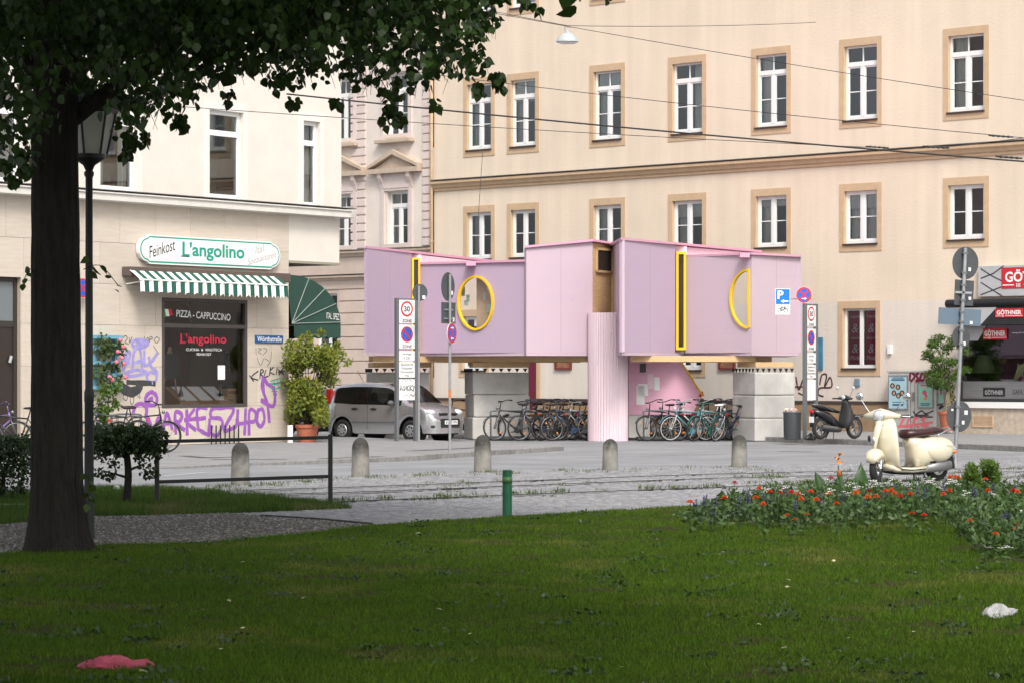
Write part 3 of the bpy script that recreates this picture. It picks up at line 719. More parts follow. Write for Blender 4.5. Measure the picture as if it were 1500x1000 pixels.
# pediments
for o in (ops[0], ops[2]):
    a, b, c, d = o; m_ = (a + b) / 2; hw = (FR.u(611) - FR.u(538)) / 2; zp0 = FR.z(574, 250); zp1 = FR.z(572, 225)
    pd = MB(); pd.box(m_ - hw, m_ + hw, -.26, 0, zp0 - .1, zp0 + .06)
    for s in (-1, 1):
        pd.prism([(m_ + s * hw, 0, zp0 + .061), (m_ + s * hw, 0, zp0 + .16), (m_, 0, zp1 + .1), (m_, 0, zp1 - .06), ], (0, -.27, 0))
    pd.prism([(m_ - hw * .8, 0, zp0 + .062), (m_ + hw * .8, 0, zp0 + .062), (m_, 0, zp1 - .05)], (0, -.12, 0))
    p = pd.build('pediment', M_nbtrim, NB)
    fb = MB(); fb.box(a - .12, b + .12, -.08, 0, d + .12, zp0 - .1)
    fb.build('frieze', M_nbq, p)
    for s in (-1, 1):
        x = a - .2 if s < 0 else b + .2
        bk = MB(); bk.loft([[(x - .08, y, z), (x + .08, y, z), (x + .08, 0, z), (x - .08, 0, z)] for z, y in ((zp0 - .1, -.22), (zp0 - .25, -.2), (zp0 - .45, -.1), (zp0 - .6, -.06))]); bk.build('bracket', M_nbq, p)
    fr_ = MB(); rect_frame(fr_, a - .26, b + .26, c - .05, d + .2, .16, -.06, 0); fr_.build('architrave', M_nbq, NB)
for o in (ops[1], ops[3]):
    a, b, c, d = o; MB().box(a - .35, b + .35, -.25, 0, c - .18, c - .05).build('sill_ledge', M_nbtrim, NB, bevel=.02)
    fr_ = MB(); rect_frame(fr_, a - .24, b + .24, c - .03, d + .2, .15, -.06, 0); fr_.build('architrave', M_nbq, NB)
dp = thing('downpipe', 'tan rain downpipe between the pink town house and cream building', 'pipe', FR.o, FR.ang)
MB().cyl((-.02, -.1, .2), (-.02, -.1, 19), .055, n=10).build('pipe', M_tan, dp, smooth=True)
for z in (3, 6, 9, 12, 15): MB().cyl((-.02, -.1, z), (-.02, -.1, z + .05), .068, n=10).build('clamp', M_nbtrim, dp)
# ------------------------------------------------------------------ left corner building with the delicatessen
FL = Frame(54.0 / 4200, -0.0183, 0)
LB = thing('corner_building', 'cream corner building with travertine ground floor and delicatessen shop', 'building', FL.o, FL.ang)
M_lcream = mat('light_cream_render', (0.68, 0.635, 0.57), 0.9, var=0.06, vscale=1.5, bump=.1, bscale=12)
M_trav = mat('travertine', (0.60, 0.535, 0.46), 0.6, var=0.22, vscale=3.0, stretch=(.6, 1, 5), rand=.06, col2=(0.53, 0.455, 0.37), bump=.15, bscale=25)
M_joint = mat('stone_joint', (0.36, 0.30, 0.23), .9)
LU0 = FL.u(-420); UC = FL.u(423); UO = FL.u(500)
zcor = FL.z(437, 315) ; zcor1 = FL.z(437, 304)
shopw = (FL.u(237), FL.u(362), FL.z(237, 597), FL.z(237, 436))
door = (FL.u(-38), FL.u(31), 0.1, FL.z(20, 406))
win2 = (FL.u(-330), FL.u(-120), .9, 3.4)
lops = [shopw, door, win2]
b = MB(); wall_grid(b, LU0, UC, 0, zcor, lops, .25, .03); b.quad((UC, .03, 0), (UC, 10, 0), (UC, 10, zcor), (UC, .03, zcor)); b.quad((LU0, .03, 0), (LU0, .03, zcor), (LU0, 10, zcor), (LU0, 10, 0))
b.build('base_wall', M_joint, LB)
def subtract(r, o):
    a, b, c, d = r; e, f, g_, h = o
    if e >= b or f <= a or g_ >= d or h <= c: return [r]
    out = []
    if e > a: out.append((a, e, c, d))
    if f < b: out.append((f, b, c, d))
    a2, b2 = max(a, e), min(b, f)
    if g_ > c: out.append((a2, b2, c, g_))
    if h < d: out.append((a2, b2, h, d))
    return out
H = 0.93; z = zcor; row = 0
step = FL.u(376) - FL.u(328)
while z > 0.02:
    zz0 = max(z - H, 0.02); u = UC + (0 if row % 2 == 0 else step * .5); u = UC if row % 2 == 0 else UC
    first = step if row % 2 == 0 else step * .55
    while u > LU0:
        w = first; first = step * (1.0 if row != 3 else 1.25)
        rects = [(max(u - w, LU0) + .004, u - .004, zz0 + .004, z - .004)]
        for o in lops: rects = [q for r in rects for q in subtract(r, o)]
        for r in rects:
            if r[1] - r[0] > .05 and r[3] - r[2] > .05:
                MB().box(r[0], r[1], 0, .028, r[2], r[3]).build('stone_slab', M_trav, LB)
        u -= w
    z -= H; row += 1
# upper floors, overhanging the corner
pit = FL.u(349) - FL.u(193)
W1 = on(FL, 306, 356, 163, 293); dz = W1[3] - W1[2]
wl_ = [(W1[0] - k * pit, W1[1] - k * pit, W1[2], W1[3]) for k in range(4)]
N1 = on(FL, 444, 468, 178, 304)
up = [w for w in wl_] + [N1] + [(a, b, c + 3.6, d + 3.6) for a, b, c, d in wl_ + [N1]]
b = MB(); wall_grid(b, LU0, UO, zcor, 16, up, .2, 0.0)
b.quad((UO, 0, zcor), (UO, 9, zcor), (UO, 9, 16), (UO, 0, 16)); b.quad((LU0, 0, 16), (UO, 0, 16), (UO, 9, 16), (LU0, 9, 16)); b.quad((LU0, 0, zcor), (LU0, 0, 16), (LU0, 9, 16), (LU0, 9, zcor))
b.build('wall', M_lcream, LB)
for k, o in enumerate(up):
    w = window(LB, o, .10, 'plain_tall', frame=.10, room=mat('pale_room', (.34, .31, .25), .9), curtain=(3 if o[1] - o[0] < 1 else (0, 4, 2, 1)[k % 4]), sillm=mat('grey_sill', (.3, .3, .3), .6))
    fr_ = MB(); bd = .16; a, c_, d_, e_ = o
    fr_.box(a - bd, a, -.025, 0, d_ - .05, e_ + bd * 1.2); fr_.box(c_, c_ + bd, -.025, 0, d_ - .05, e_ + bd * 1.2); fr_.box(a, c_, -.025, 0, e_, e_ + bd * 1.2)
    fr_.build('surround', mat('offwhite_surround', (.70, .675, .63), .8), w)
# white cornice over the ground floor, and the bay base at the corner
cs = MB(); cpf = [(0.0, zcor - .02), (-.30, zcor), (-.30, zcor1 - .04), (-.34, zcor1 - .03), (-.34, zcor1), (0, zcor1 + .03)]
cs.loft([[(u, y, z) for y, z in cpf] for u in (LU0, UO + .15)]); cs.loft([[(UO - .001, y, z) for y, z in ((-.34, zcor1 - .03), (-.30, zcor), (0, zcor - .02))], [(UO + .15, y, z) for y, z in ((-.34, zcor1 - .03), (-.30, zcor), (0, zcor - .02))]])
cs.build('cornice', mat('cornice_cream', (.66, .635, .58), .8, var=.1, vscale=3), LB)
MB().box(LU0, UO + .17, -.36, 0, zcor1 + .031, zcor1 + .05).build('cornice_flashing', MATS['zinc'], LB)
zb = FL.z(460, 383.5)
MB().box(UC + .003, FL.u(497), -.0, 3.2, zb, zcor - .022).build('bay_base', M_lcream, LB)
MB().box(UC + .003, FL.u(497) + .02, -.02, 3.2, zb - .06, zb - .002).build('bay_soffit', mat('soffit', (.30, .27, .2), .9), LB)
# door on the far left
db = MB(); rect_frame(db, *door, .10, .12, .2); db.box(door[0] + .1, door[1] - .1, .13, .19, FL.z(20, 479), FL.z(20, 470)); M_dframe = mat('dark_brown_frame', (.035, .03, .028), .45)
dd = db.build('door', M_dframe, LB)
MB().box(door[0] + .1, door[1] - .1, .15, .17, FL.z(20, 470), door[3] - .1).build('pane', mat('grey_pane', (.16, .18, .19), .25), dd)
MB().box(door[0] + .1, door[1] - .1, .15, .17, door[2] + .1, FL.z(20, 479)).build('panel', mat('dark_panel', (.03, .02, .017), .4), dd)
MB().cyl((door[1] - .25, .10, 1.9), (door[1] - .2, .10, 2.05), .04).build('door_handle', M_steel, dd)
fb = MB(); rect_frame(fb, *win2, .08, .1, .18); w_ = fb.build('window', M_dframe, LB); MB().box(win2[0] + .08, win2[1] - .08, .13, .15, win2[2] + .08, win2[3] - .08).build('pane', MATS['dark_panel'], w_)
# shop window
M_bronze = mat('bronze_frame', (.075, .065, .06), .45)
sb = MB(); rect_frame(sb, *shopw, .08, -.01, .12); ztr0, ztr1 = FL.z(300, 480.5), FL.z(300, 475); sb.box(shopw[0] + .08, shopw[1] - .08, -.004, .1, ztr0, ztr1)
sw = sb.build('shop_window', M_bronze, LB)
M_shopglass = glass('shop_glass', (0.9, .9, .9), .0)
for c_, d_ in ((shopw[2] + .08, ztr0), (ztr1, shopw[3] - .08)):
    MB().quad((shopw[0] + .08, .06, c_), (shopw[1] - .08, .06, c_), (shopw[1] - .08, .06, d_), (shopw[0] + .08, .06, d_)).build('pane', M_shopglass, sw)
rm = MB(); rm.box(shopw[0] - .9, shopw[1] + 1.6, .13, 3.2, shopw[2] - .5, shopw[3] + .1); rm.f = [rm.f[k] for k in (0, 1, 3, 4, 5)]
rm.build('room', mat('maroon_wall', (.12, .022, .02), .85), sw)
def z5(x, y): return (180 + x / 3.032, 330 + y / 3.03)
def tbox(x0, y0, x1, y1, off=0.0, fr=FL):
    a = z5(x0, y0); b_ = z5(x1, y1); return on(fr, a[0], b_[0], a[1], b_[1], off)
text_mb('PIZZA - CAPPUCCINO', *tbox(245, 385, 485, 416), y=.05, bold=.01, rot=R(-2)).build('lettering', M_white, sw)
M_lred = mat('letter_red', (.45, .02, .05), .5); M_lgreen = mat('letter_green', (.0, .30, .20), .5)
def styled(s, q, y, m, parent):
    """bold display lettering with a taller first letter"""
    w = q[1] - q[0]; h = q[3] - q[2]
    a = text_mb(s[0], q[0], q[0] + w * .115, q[2] + h * .12, q[3], y=y, bold=.025)
    b = text_mb(s[1:], q[0] + w * .115, q[1], q[2] - h * .05, q[3], y=y, bold=.025); i = len(a.v); a.v += b.v; a.f += [tuple(k + i for k in f) for f in b.f]
    i = len(a.v); a.box(q[0] - w * .02, q[0] + w * .11, y, y + .002, q[2] + h * .12, q[2] + h * .19)
    return a.build('lettering', m, parent)
styled("L'angolino", tbox(262, 482, 467, 532), .05, M_lred, sw)
text_mb('CUCINA  &  VINOTECA', *tbox(288, 545, 447, 557), y=.05).build('lettering', M_white, sw)
text_mb('FEINKOST', *tbox(335, 566, 400, 577), y=.05).build('lettering', M_white, sw)
for k, m in enumerate((mat('flag_green', (.02, .30, .06), .5), M_white, mat('flag_red', (.5, .02, .02), .5))):
    q = tbox(185 + k * 15, 373, 200 + k * 15, 408); MB().quad((q[0], .051, q[2] + .02 * k), (q[1], .051, q[2] + .02 * k), (q[1] - .05, .051, q[3]), (q[0] - .05, .051, q[3])).build('flag_stripe', m, sw)
q = tbox(428, 620, 460, 683); MB().box(q[0], q[1], .045, .049, q[2], q[3]).build('notice', M_white, sw)
# things inside the window: each stands on the display ledge
ledge = MB().box(shopw[0], shopw[1], .2, 1.1, shopw[2] - .12, shopw[2] + .06); lo = ledge.build('display_ledge', mat('oak', (.22, .12, .06), .5), sw)
def inside(name, lab, cat, zx, off=.55):
    px = 180 + zx / 3.032; u = FL.u(px, off); return thing(name, lab, cat, FL.o + FL.d * u + FL.inw * off + Vector((0, 0, shopw[2] + .06)), FL.ang)
M_bottle = mat('dark_bottle', (.012, .02, .012), .15); M_blabel = mat('bottle_label', (.6, .58, .5), .7)
for zx, lab in ((258, 'wine bottle beside the easel in the delicatessen window'), (436, 'wine bottle beside the menu cards in the delicatessen window'), (520, 'wine bottle beside the wooden crates in the delicatessen window')):
    t = inside('wine_bottle', lab, 'bottle', zx, .4)
    MB().lathe([(.05, 0), (.055, .02), (.055, .26), (.02, .36), (.018, .46), (.022, .47)], 12).build('glass', M_bottle, t, smooth=True)
    MB().lathe([(.0565, .08), (.0565, .2)], 12).build('label', M_blabel, t, smooth=True)
t = inside('menu_stand', 'wooden stand with three white menu cards in the delicatessen window', 'menu', 345, .5)
MB().prism([(-.95, -.2, 0), (-.95, .3, 0), (-.95, .3, .42), (-.95, -.2, .08)], (1.8, 0, 0)).build('wedge', mat('oak_light', (.35, .2, .1), .5), t)
for k in range(3):
    x = -.75 + k * .55; MB().quad((x, -.19, .10), (x + .44, -.19, .10), (x + .44, .27, .43), (x, .27, .43)).build('card', M_white, t)
for k, (zx, lab) in enumerate(((478, 'small wooden wine crate lying under another crate in the window'), (492, 'small wooden wine crate stacked on another crate in the window'))):
    t = inside('wine_crate', lab, 'crate', zx, .5); t.location.z += k * .19
    MB().box(-.42, .42, -.17, .17, 0, .185).build('box', MATS['oak_light'], t, bevel=.01); MB().box(-.40, .40, -.174, -.171, .06, .13).build('stamp', mat('crate_stamp', (.16, .08, .04), .7), t)
t = inside('easel', 'small wooden easel with chalkboard inside the delicatessen window', 'easel', 208, .6)
for x0, x1, y in ((-.3, -.03, 0), (.3, .03, 0), (0, 0, .35)): MB().cyl((x0, y, 0), (x1, 0, 1.35), .022, n=6).build('leg', MATS['oak_light'], t)
MB().box(-.25, .25, -.06, -.03, .62, 1.2).build('board', M_black, t)
for (x0, y0, x1, y1), lab in (((455, 557, 507, 655), 'framed grey picture on the maroon wall inside the delicatessen'), ((184, 550, 224, 615), 'small framed picture above the easel inside the delicatessen')):
    q = tbox(x0, y0, x1, y1, 1.9); t = thing('framed_picture', lab, 'picture', FL.o, FL.ang); fb = MB(); rect_frame(fb, *q, .06, 1.88, 1.92); fb.build('frame', M_black, t)
    MB().box(q[0] + .06, q[1] - .06, 1.895, 1.915, q[2] + .06, q[3] - .06).build('print', mat('grey_print_art', (.25, .25, .24), .6, var=.8, vscale=4), t)
    MB().box(q[0], q[1], 1.921, 3.19, q[3] - .02, q[3]).build('hanger', M_black, t)
# big shop sign
def pill(q, y0, y1, inset=0.0, n=8):
    a, b, c, d = q[0] + inset, q[1] - inset, q[2] + inset, q[3] - inset; h = (d - c); r = h * .42; nt = h * .08; pts = []
    def arc(cx, cz, t0, t1): return [(cx + r * math.cos(t0 + (t1 - t0) * k / n), cz + (h / 2 - nt) * math.sin(t0 + (t1 - t0) * k / n)) for k in range(n + 1)]
    zc = (c + d) / 2
    pts += [(a + r * 1.25, c), (b - r * 1.25, c)] + arc(b - r, zc, -math.pi / 2, math.pi / 2) + [(b - r * 1.25, d), (a + r * 1.25, d)] + arc(a + r, zc, math.pi / 2, math.pi * 1.5)
    return MB().prism([(u, y1, z) for u, z in pts], (0, y0 - y1, 0))
sg = thing('shop_sign', 'white pill-shaped delicatessen sign with green lettering and border', 'sign', FL.o, FL.ang)
q = on(FL, 198, 405, 348.5, 391); q = (q[0], q[1], FL.z(300, 391), FL.z(300, 349))
pill(q, -.12, -.02).build('board', M_signwhite, sg)
pill(q, -.124, -.1205, .035).build('border', M_lgreen, sg); pill(q, -.128, -.1245, .07).build('face', M_signwhite, sg)
styled("L'angolino", (FL.u(261), FL.u(352), FL.z(306, 382), FL.z(306, 357)), -.131, M_lgreen, sg)
q = on(FL, 211, 251, 356, 373); text_mb('Feinkost', *q, y=-.131, shear=.35, rot=R(14)).build('lettering', M_ink, sg)
for s_, a, b_, c_, d_ in (('Ital.', 367, 382, 360, 371), ('Spezialitäten', 356, 399, 374, 386)):
    q = on(FL, a, b_, c_, d_); text_mb(s_, *q, y=-.131, shear=.35, rot=R(12)).build('lettering', mat('faded_grey', (.42, .40, .39), .7), sg)
# striped awning, rolled in under its cassette
def stripe_mat(name, c1, c2, period):
    m = bpy.data.materials.new(name); m.use_nodes = True; N = m.node_tree.nodes; L = m.node_tree.links; b = N['Principled BSDF']; b.inputs['Roughness'].default_value = .85
    tc = N.new('ShaderNodeTexCoord'); sx = N.new('ShaderNodeSeparateXYZ'); L.new(tc.outputs['Object'], sx.inputs[0])
    dv = N.new('ShaderNodeMath'); dv.operation = 'DIVIDE'; dv.inputs[1].default_value = period; L.new(sx.outputs[0], dv.inputs[0])
    fr = N.new('ShaderNodeMath'); fr.operation = 'FRACT'; L.new(dv.outputs[0], fr.inputs[0])
    gt = N.new('ShaderNodeMath'); gt.operation = 'GREATER_THAN'; gt.inputs[1].default_value = .5; L.new(fr.outputs[0], gt.inputs[0])
    mx = N.new('ShaderNodeMixRGB'); mx.inputs[1].default_value = (*c1, 1); mx.inputs[2].default_value = (*c2, 1); L.new(gt.outputs[0], mx.inputs[0]); L.new(mx.outputs[0], b.inputs[0])
    return m
ua = FL.u(205, -.6); ub = FL.u(421, -.6); NS = 17; per = (ub - ua) / NS
M_stripe = stripe_mat('green_white_stripe', (.78, .78, .75), (.012, .085, .06), per)
aw = thing('striped_awning', 'green and white striped awning rolled in above the delicatessen window', 'awning', FL.o + FL.d * ua, FL.ang)
zc_ = FL.z(300, 404, -.3); M_cass = mat('brown_cassette', (.10, .075, .065), .5)
MB().box(FL.u(190, -.25) - ua, FL.u(424, -.25) - ua, -.30, -.0, zc_ - .08, zc_ + .14).build('cassette', M_cass, aw, bevel=.02)
za = FL.z(300, 413, -.55); zv = FL.z(300, 431, -.62)
can = MB(); n = NS * 16
def edge(k):
    f = (k / 8.0) % 1.0; return .07 * (1 - math.sin(f * math.pi) ** .6)
for k in range(n):
    x0, x1 = (ub - ua) * k / n, (ub - ua) * (k + 1) / n; e0, e1 = edge(k) - .02, edge(k + 1) - .02
    rp = lambda k_: .012 * math.sin(k_ * .8)
    can.quad((x0, -.28, zc_ + .06), (x0, -.60 + rp(k), za), (x1, -.60 + rp(k + 1), za), (x1, -.28, zc_ + .06))
    can.quad((x0, -.60 + rp(k), za), (x0, -.62 + rp(k) * 2, zv - e0), (x1, -.62 + rp(k + 1) * 2, zv - e1), (x1, -.60 + rp(k + 1), za))
can.build('canopy', M_stripe, aw)
MB().cyl((0, -.6, za - .01), (ub - ua, -.6, za - .01), .02, n=8).build('front_bar', M_white, aw)
for x in (.15, ub - ua - .15): MB().tube([(x, -.05, zc_ - .25), (x + .1, -.35, zc_ - .2), (x, -.58, za - .02)], .015, 6).build('arm', M_white, aw)
# street name plate
ns = thing('street_sign', 'small blue enamel street name plate on the travertine corner', 'sign', FL.o, FL.ang)
q = on(FL, 373, 413.5, 491, 502.5); MB().box(q[0], q[1], -.03, -.0, q[2], q[3]).build('plate', mat('enamel_blue', (.015, .09, .28), .3), ns, bevel=.008)
text_mb('Wörthstraße', q[0] + .06, q[1] - .06, q[2] + .035, q[3] - .025, y=-.034, bold=.012).build('lettering', M_white, ns)
# dome awning round the corner, seen from its end
ga = thing('dome_awning', 'dark green quarter-round awning projecting from the corner building beside potted bush', 'awning', FL.o, FL.ang)
y0a, y1a = .15, 2.6
pu, pz = FL.u(427, y0a), FL.z(427, 474, y0a)
ru = FL.u(499, y0a) - pu; rz_ = FL.z(427, 403, y0a) - pz
M_gaw = mat('green_canvas', (.018, .06, .045), .8, var=.2, vscale=3)
angs = [0, 28, 52, 74, 97]
arc = [(pu + ru * math.cos(R(t)) * (1 if t < 90 else 1), pz + rz_ * math.sin(R(t))) for t in range(0, 98, 4)]
cb = MB()
cb.loft([[(u, y, z) for u, z in arc] for y in (y0a, y1a)], cap=False, close=False)
def fan(y):
    for p, q_ in zip(arc, arc[1:]): cb.poly([(pu, y, pz), (p[0], y, p[1]), (q_[0], y, q_[1])])
fan(y0a); fan(y1a)
nn = 30
for k in range(nn):
    e = lambda k_: pz - .30 - .05 * abs(math.sin(k_ * .9))
    x0, x1 = pu + .1 + (ru - .1) * k / nn, pu + .1 + (ru - .1) * (k + 1) / nn
    cb.quad((x0, y0a + .002, pz - .004), (x0, y0a + .002, e(k)), (x1, y0a + .002, e(k + 1)), (x1, y0a + .002, pz - .004))
    ya, yb = y0a + (y1a - y0a) * k / nn, y0a + (y1a - y0a) * (k + 1) / nn
    cb.quad((pu + ru, ya, pz - .004), (pu + ru, ya, e(k)), (pu + ru, yb, e(k + 1)), (pu + ru, yb, pz - .004))
cb.build('canopy', M_gaw, ga)
for t in (3, 26, 48, 70):
    MB().cyl((pu, y0a - .012, pz), (pu + ru * math.cos(R(t)), y0a - .012, pz + rz_ * math.sin(R(t))), .012, n=6).build('rib', mat('pale_seam', (.25, .3, .27), .6), ga)
q = on(FL, 478, 497, 459, 468, y0a); text_mb('ITAL. SPEZ.', *q, y=y0a - .006, rot=R(-3)).build('lettering', M_white, ga)
# graffiti on the travertine (strokes traced in wall coordinates)
def spray(strokes, w, m, y=-.004, smooth=True):
    gb = MB()
    for s in strokes:
        pts = [FL.uv(*z5(a, b)) for a, b in s]; ribbon(gb, smooth_line(pts) if smooth else pts, w, y)
    return gb.build('graffiti', m, LB)
M_pur = mat('purple_spray', (.30, .10, .42), .7, var=.25, vscale=6); M_lav = mat('lavender_spray', (.34, .30, .62), .7, var=.3, vscale=6)
spray([[(45, 835), (55, 800), (85, 790), (105, 815), (100, 850)], [(108, 805), (100, 765), (125, 738), (150, 758), (146, 790), (122, 796), (115, 775), (130, 766)],
       [(105, 905), (110, 850), (135, 908), (158, 850), (168, 912)], [(178, 910), (195, 832), (218, 900)], [(182, 880), (210, 876)],
       [(235, 920), (232, 830), (262, 838), (252, 868), (234, 872), (272, 905)], [(285, 925), (283, 820)], [(316, 815), (285, 868), (322, 905)], [(275, 862), (330, 855)],
       [(335, 905), (330, 815), (372, 808)], [(332, 858), (365, 852)], [(336, 903), (378, 925), (395, 890)],
       [(440, 805), (395, 815), (392, 850), (430, 855), (442, 880), (420, 930), (395, 925)], [(385, 860), (380, 930)],
       [(425, 810), (480, 805), (490, 825), (465, 870), (450, 910), (500, 890), (505, 860)], [(510, 820), (512, 875), (550, 872)], [(545, 815), (540, 925)],
       [(560, 925), (562, 820), (590, 830), (585, 865), (563, 870)], [(600, 820), (595, 870), (612, 890), (628, 860), (620, 815), (600, 820)],
       [(650, 870), (640, 790), (612, 775), (668, 800), (672, 730), (640, 700), (622, 672), (625, 740)], [(672, 745), (678, 752)], [(622, 675), (618, 720), (640, 780)]], .10, M_pur)
spray([[(40, 520), (60, 508), (100, 512), (112, 525), (90, 540), (50, 540), (40, 522)], [(60, 515), (95, 520), (60, 530), (100, 534)], [(0, 640), (25, 600), (30, 560), (10, 570), (5, 600), (30, 610)], [(40, 640), (50, 560), (75, 550), (85, 630)], [(50, 610), (85, 600)],
       [(95, 560), (98, 620), (130, 600), (150, 570)], [(115, 585), (125, 625), (150, 650), (145, 690), (120, 695), (105, 670), (125, 650), (150, 660)], [(10, 655), (60, 640), (105, 650), (60, 665), (15, 668)], [(0, 580), (15, 572), (12, 600)]], .085, M_lav)
M_bsp = mat('black_spray', (.05, .05, .055), .8, var=.4, vscale=6)
spray([[(-20, 690), (0, 715), (40, 740), (70, 735), (80, 710), (60, 700), (75, 725), (40, 750), (0, 735), (-18, 705)], [(20, 695), (140, 700)], [(-15, 700), (30, 725), (70, 720)]], .12, M_bsp)
spray([[(10, 730), (0, 760), (15, 775), (25, 740)], [(30, 740), (35, 790), (48, 780), (42, 735)], [(50, 735), (75, 765), (72, 740)], [(0, 500), (10, 490), (20, 500), (8, 520), (25, 525)], [(95, 495), (98, 515), (110, 498), (115, 515)], [(118, 518), (120, 495), (132, 500), (120, 508)], [(150, 495), (138, 508), (150, 522), (162, 505), (150, 495)], [(135, 535), (160, 570)], [(28, 500), (30, 520), (40, 495)]], .018, M_bsp)
spray([[(562, 665), (580, 690)], [(600, 645), (570, 672), (600, 685)], [(608, 680), (612, 640), (625, 645), (612, 660), (630, 672)], [(635, 640), (628, 670), (645, 668)], [(650, 665), (655, 630)], [(668, 628), (652, 648), (672, 660)], [(680, 660), (685, 630)], [(690, 640), (715, 660)], [(712, 630), (692, 662)], [(690, 650), (718, 645)]], .035, M_bsp)
spray([[(590, 545), (592, 575)], [(600, 545), (615, 548), (600, 560), (615, 570)], [(622, 545), (640, 550), (622, 575)], [(595, 585), (610, 620), (625, 590)], [(630, 590), (650, 605), (640, 625), (655, 600), (660, 560)]], .014, M_bsp)
spray([[(655, 690), (700, 678), (690, 700), (660, 705), (665, 725), (700, 715), (705, 690)], [(670, 685), (675, 725)], [(685, 680), (690, 722)], [(650, 700), (712, 695)], [(660, 735), (685, 735)]], .025, mat('teal_marker', (.03, .30, .24), .7))
# blue plant shelf and its climbing rose, on the wall behind the lamp post
tr = thing('plant_shelf', 'light blue wooden wall shelf with climbing rose beside lamp post', 'shelf', FL.o, FL.ang)
M_lb = mat('light_blue_paint', (.14, .36, .46), .6)
ql = on(FL, 134, 167, 491, 569)
for x in (ql[0], ql[1] - .07): MB().box(x, x + .07, -.1, -.01, ql[2], ql[3]).build('upright', M_lb, tr)
for yy in (493, 510, 530, 548, 566):
    zz = FL.z(150, yy); MB().box(ql[0] - .08, ql[1] + .08, -.2, -.02, zz - .05, zz + .03).build('slat', M_lb, tr)
# ------------------------------------------------------------------ pink raised pavilion
def paint_wood(name, col, col2, horiz=True):
    m = mat(name, col, .75, var=.3, vscale=1.6, col2=col2, stretch=(.5, .5, 6) if horiz else (6, 6, .25), bump=.12, bscale=30)
    N = m.node_tree.nodes; L = m.node_tree.links; b = N['Principled BSDF']
    tc = N.new('ShaderNodeTexCoord'); v = N.new('ShaderNodeTexVoronoi'); v.inputs['Scale'].default_value = 3.6; L.new(tc.outputs['Object'], v.inputs['Vector'])
    lt = N.new('ShaderNodeMath'); lt.operation = 'LESS_THAN'; lt.inputs[1].default_value = .045; L.new(v.outputs['Distance'], lt.inputs[0])
    mx = N.new('ShaderNodeMixRGB'); mx.inputs[2].default_value = (col[0] * .55, col[1] * .5, col[2] * .55, 1)
    src = b.inputs['Base Color'].links[0].from_socket; L.new(lt.outputs[0], mx.inputs[0]); L.new(src, mx.inputs[1]); L.new(mx.outputs[0], b.inputs['Base Color'])
    return m
M_mauve = paint_wood('mauve_boards', (.445, .335, .43), (.42, .325, .435))
M_pinkb = paint_wood('pink_boards', (.515, .395, .445), (.49, .385, .455))
M_pinkcol = paint_wood('pink_staves', (.74, .58, .62), (.62, .50, .56), False)
M_pinkedge = mat('pink_roof_edge', (.60, .32, .43), .7)
M_palepink = mat('pale_pink_fascia', (.74, .56, .62), .7)
M_yellow = mat('yellow_frame', (.78, .50, .015), .5)
M_conc = mat('cast_concrete', (.52, .51, .48), .85, var=.22, vscale=1.8, bump=.25, bscale=25, rand=.06)
M_dglass = mat('dark_pane', (.035, .028, .024), .12)
GZ = -0.09
PO = Vector((2.0, 75.5, GZ))
PV = thing('pavilion', 'pink and mauve wooden pavilion raised on concrete piers in front of cream building', 'pavilion', PO)
def pt(px, Y, z): return Vector((X(px, Y), Y, z)) - PO
def pfr(p0, Y0, p1, Y1):
    """frame of the plane through two ground points"""
    x0, x1 = X(p0, Y0), X(p1, Y1); det = Y0 * x1 - Y1 * x0
    a = (x1 - x0) / det; b = (Y0 - Y1) / det
    return Frame(a, b, p0)
ZB = 2.215
def wall(p0, Y0, p1, Y1, zt, m, hole=None, name='wall', th=.07, zb=ZB):
    fr = pfr(p0, Y0, p1, Y1); L = fr.u(p1); o = fr.o - PO; d = fr.d; n = fr.inw
    W = lambda u, y, z: Vector((o.x, o.y, 0)) + d * u + n * y + Vector((0, 0, z - GZ))
    b = MB()
    if hole is None:
        za, zc = zt if isinstance(zt, tuple) else (zt, zt); b.prism([W(0, 0, zb), W(L, 0, zb), W(L, 0, zc), W(0, 0, za)], n * th)
    else:
        c = Vector((sum(h[0] for h in hole) / len(hole), sum(h[1] for h in hole) / len(hole)))
        crn = [(0, zb), (L, zb), (L, zt), (0, zt)]
        hp = [Vector(h) for h in hole]; k = len(hp)
        def outer(v):
            e = v - c; t = 1e9
            if e.x > 1e-9: t = min(t, (L - c.x) / e.x)
            if e.x < -1e-9: t = min(t, (0 - c.x) / e.x)
            if e.y > 1e-9: t = min(t, (zt - c.y) / e.y)
            if e.y < -1e-9: t = min(t, (zb - c.y) / e.y)
            return c + e * t
        out = [outer(v) for v in hp]
        for cx_, cz_ in crn:
            j = min(range(k), key=lambda q: (out[q] - Vector((cx_, cz_))).length); out[j] = Vector((cx_, cz_))
        for yy, rev in ((0, False), (th, True)):
            i = len(b.v); b.v += [tuple(W(v.x, yy, v.y)) for v in hp] + [tuple(W(v.x, yy, v.y)) for v in out]
            for q in range(k):
                f = (i + q, i + (q + 1) % k, i + k + (q + 1) % k, i + k + q); b.f.append(f if rev else tuple(reversed(f)))
        b.loft([[W(v.x, 0, v.y) for v in hp], [W(v.x, th, v.y) for v in hp]], cap=False)
    ob = b.build(name, m, PV)
    if hole is None and name == 'wall' and L > 1.6:
        za, zc = zt if isinstance(zt, tuple) else (zt, zt); u_ = L * .52; zz = min(za, zc)
        MB().prism([W(u_ - .005, -.0015, zb + .01), W(u_ + .005, -.0015, zb + .01), W(u_ + .005, -.0015, zz - .02), W(u_ - .005, -.0015, zz - .02)], n * .01).build('panel_joint', mat('joint_mauve', (.34, .25, .32), .8), PV)
    return ob, fr, W
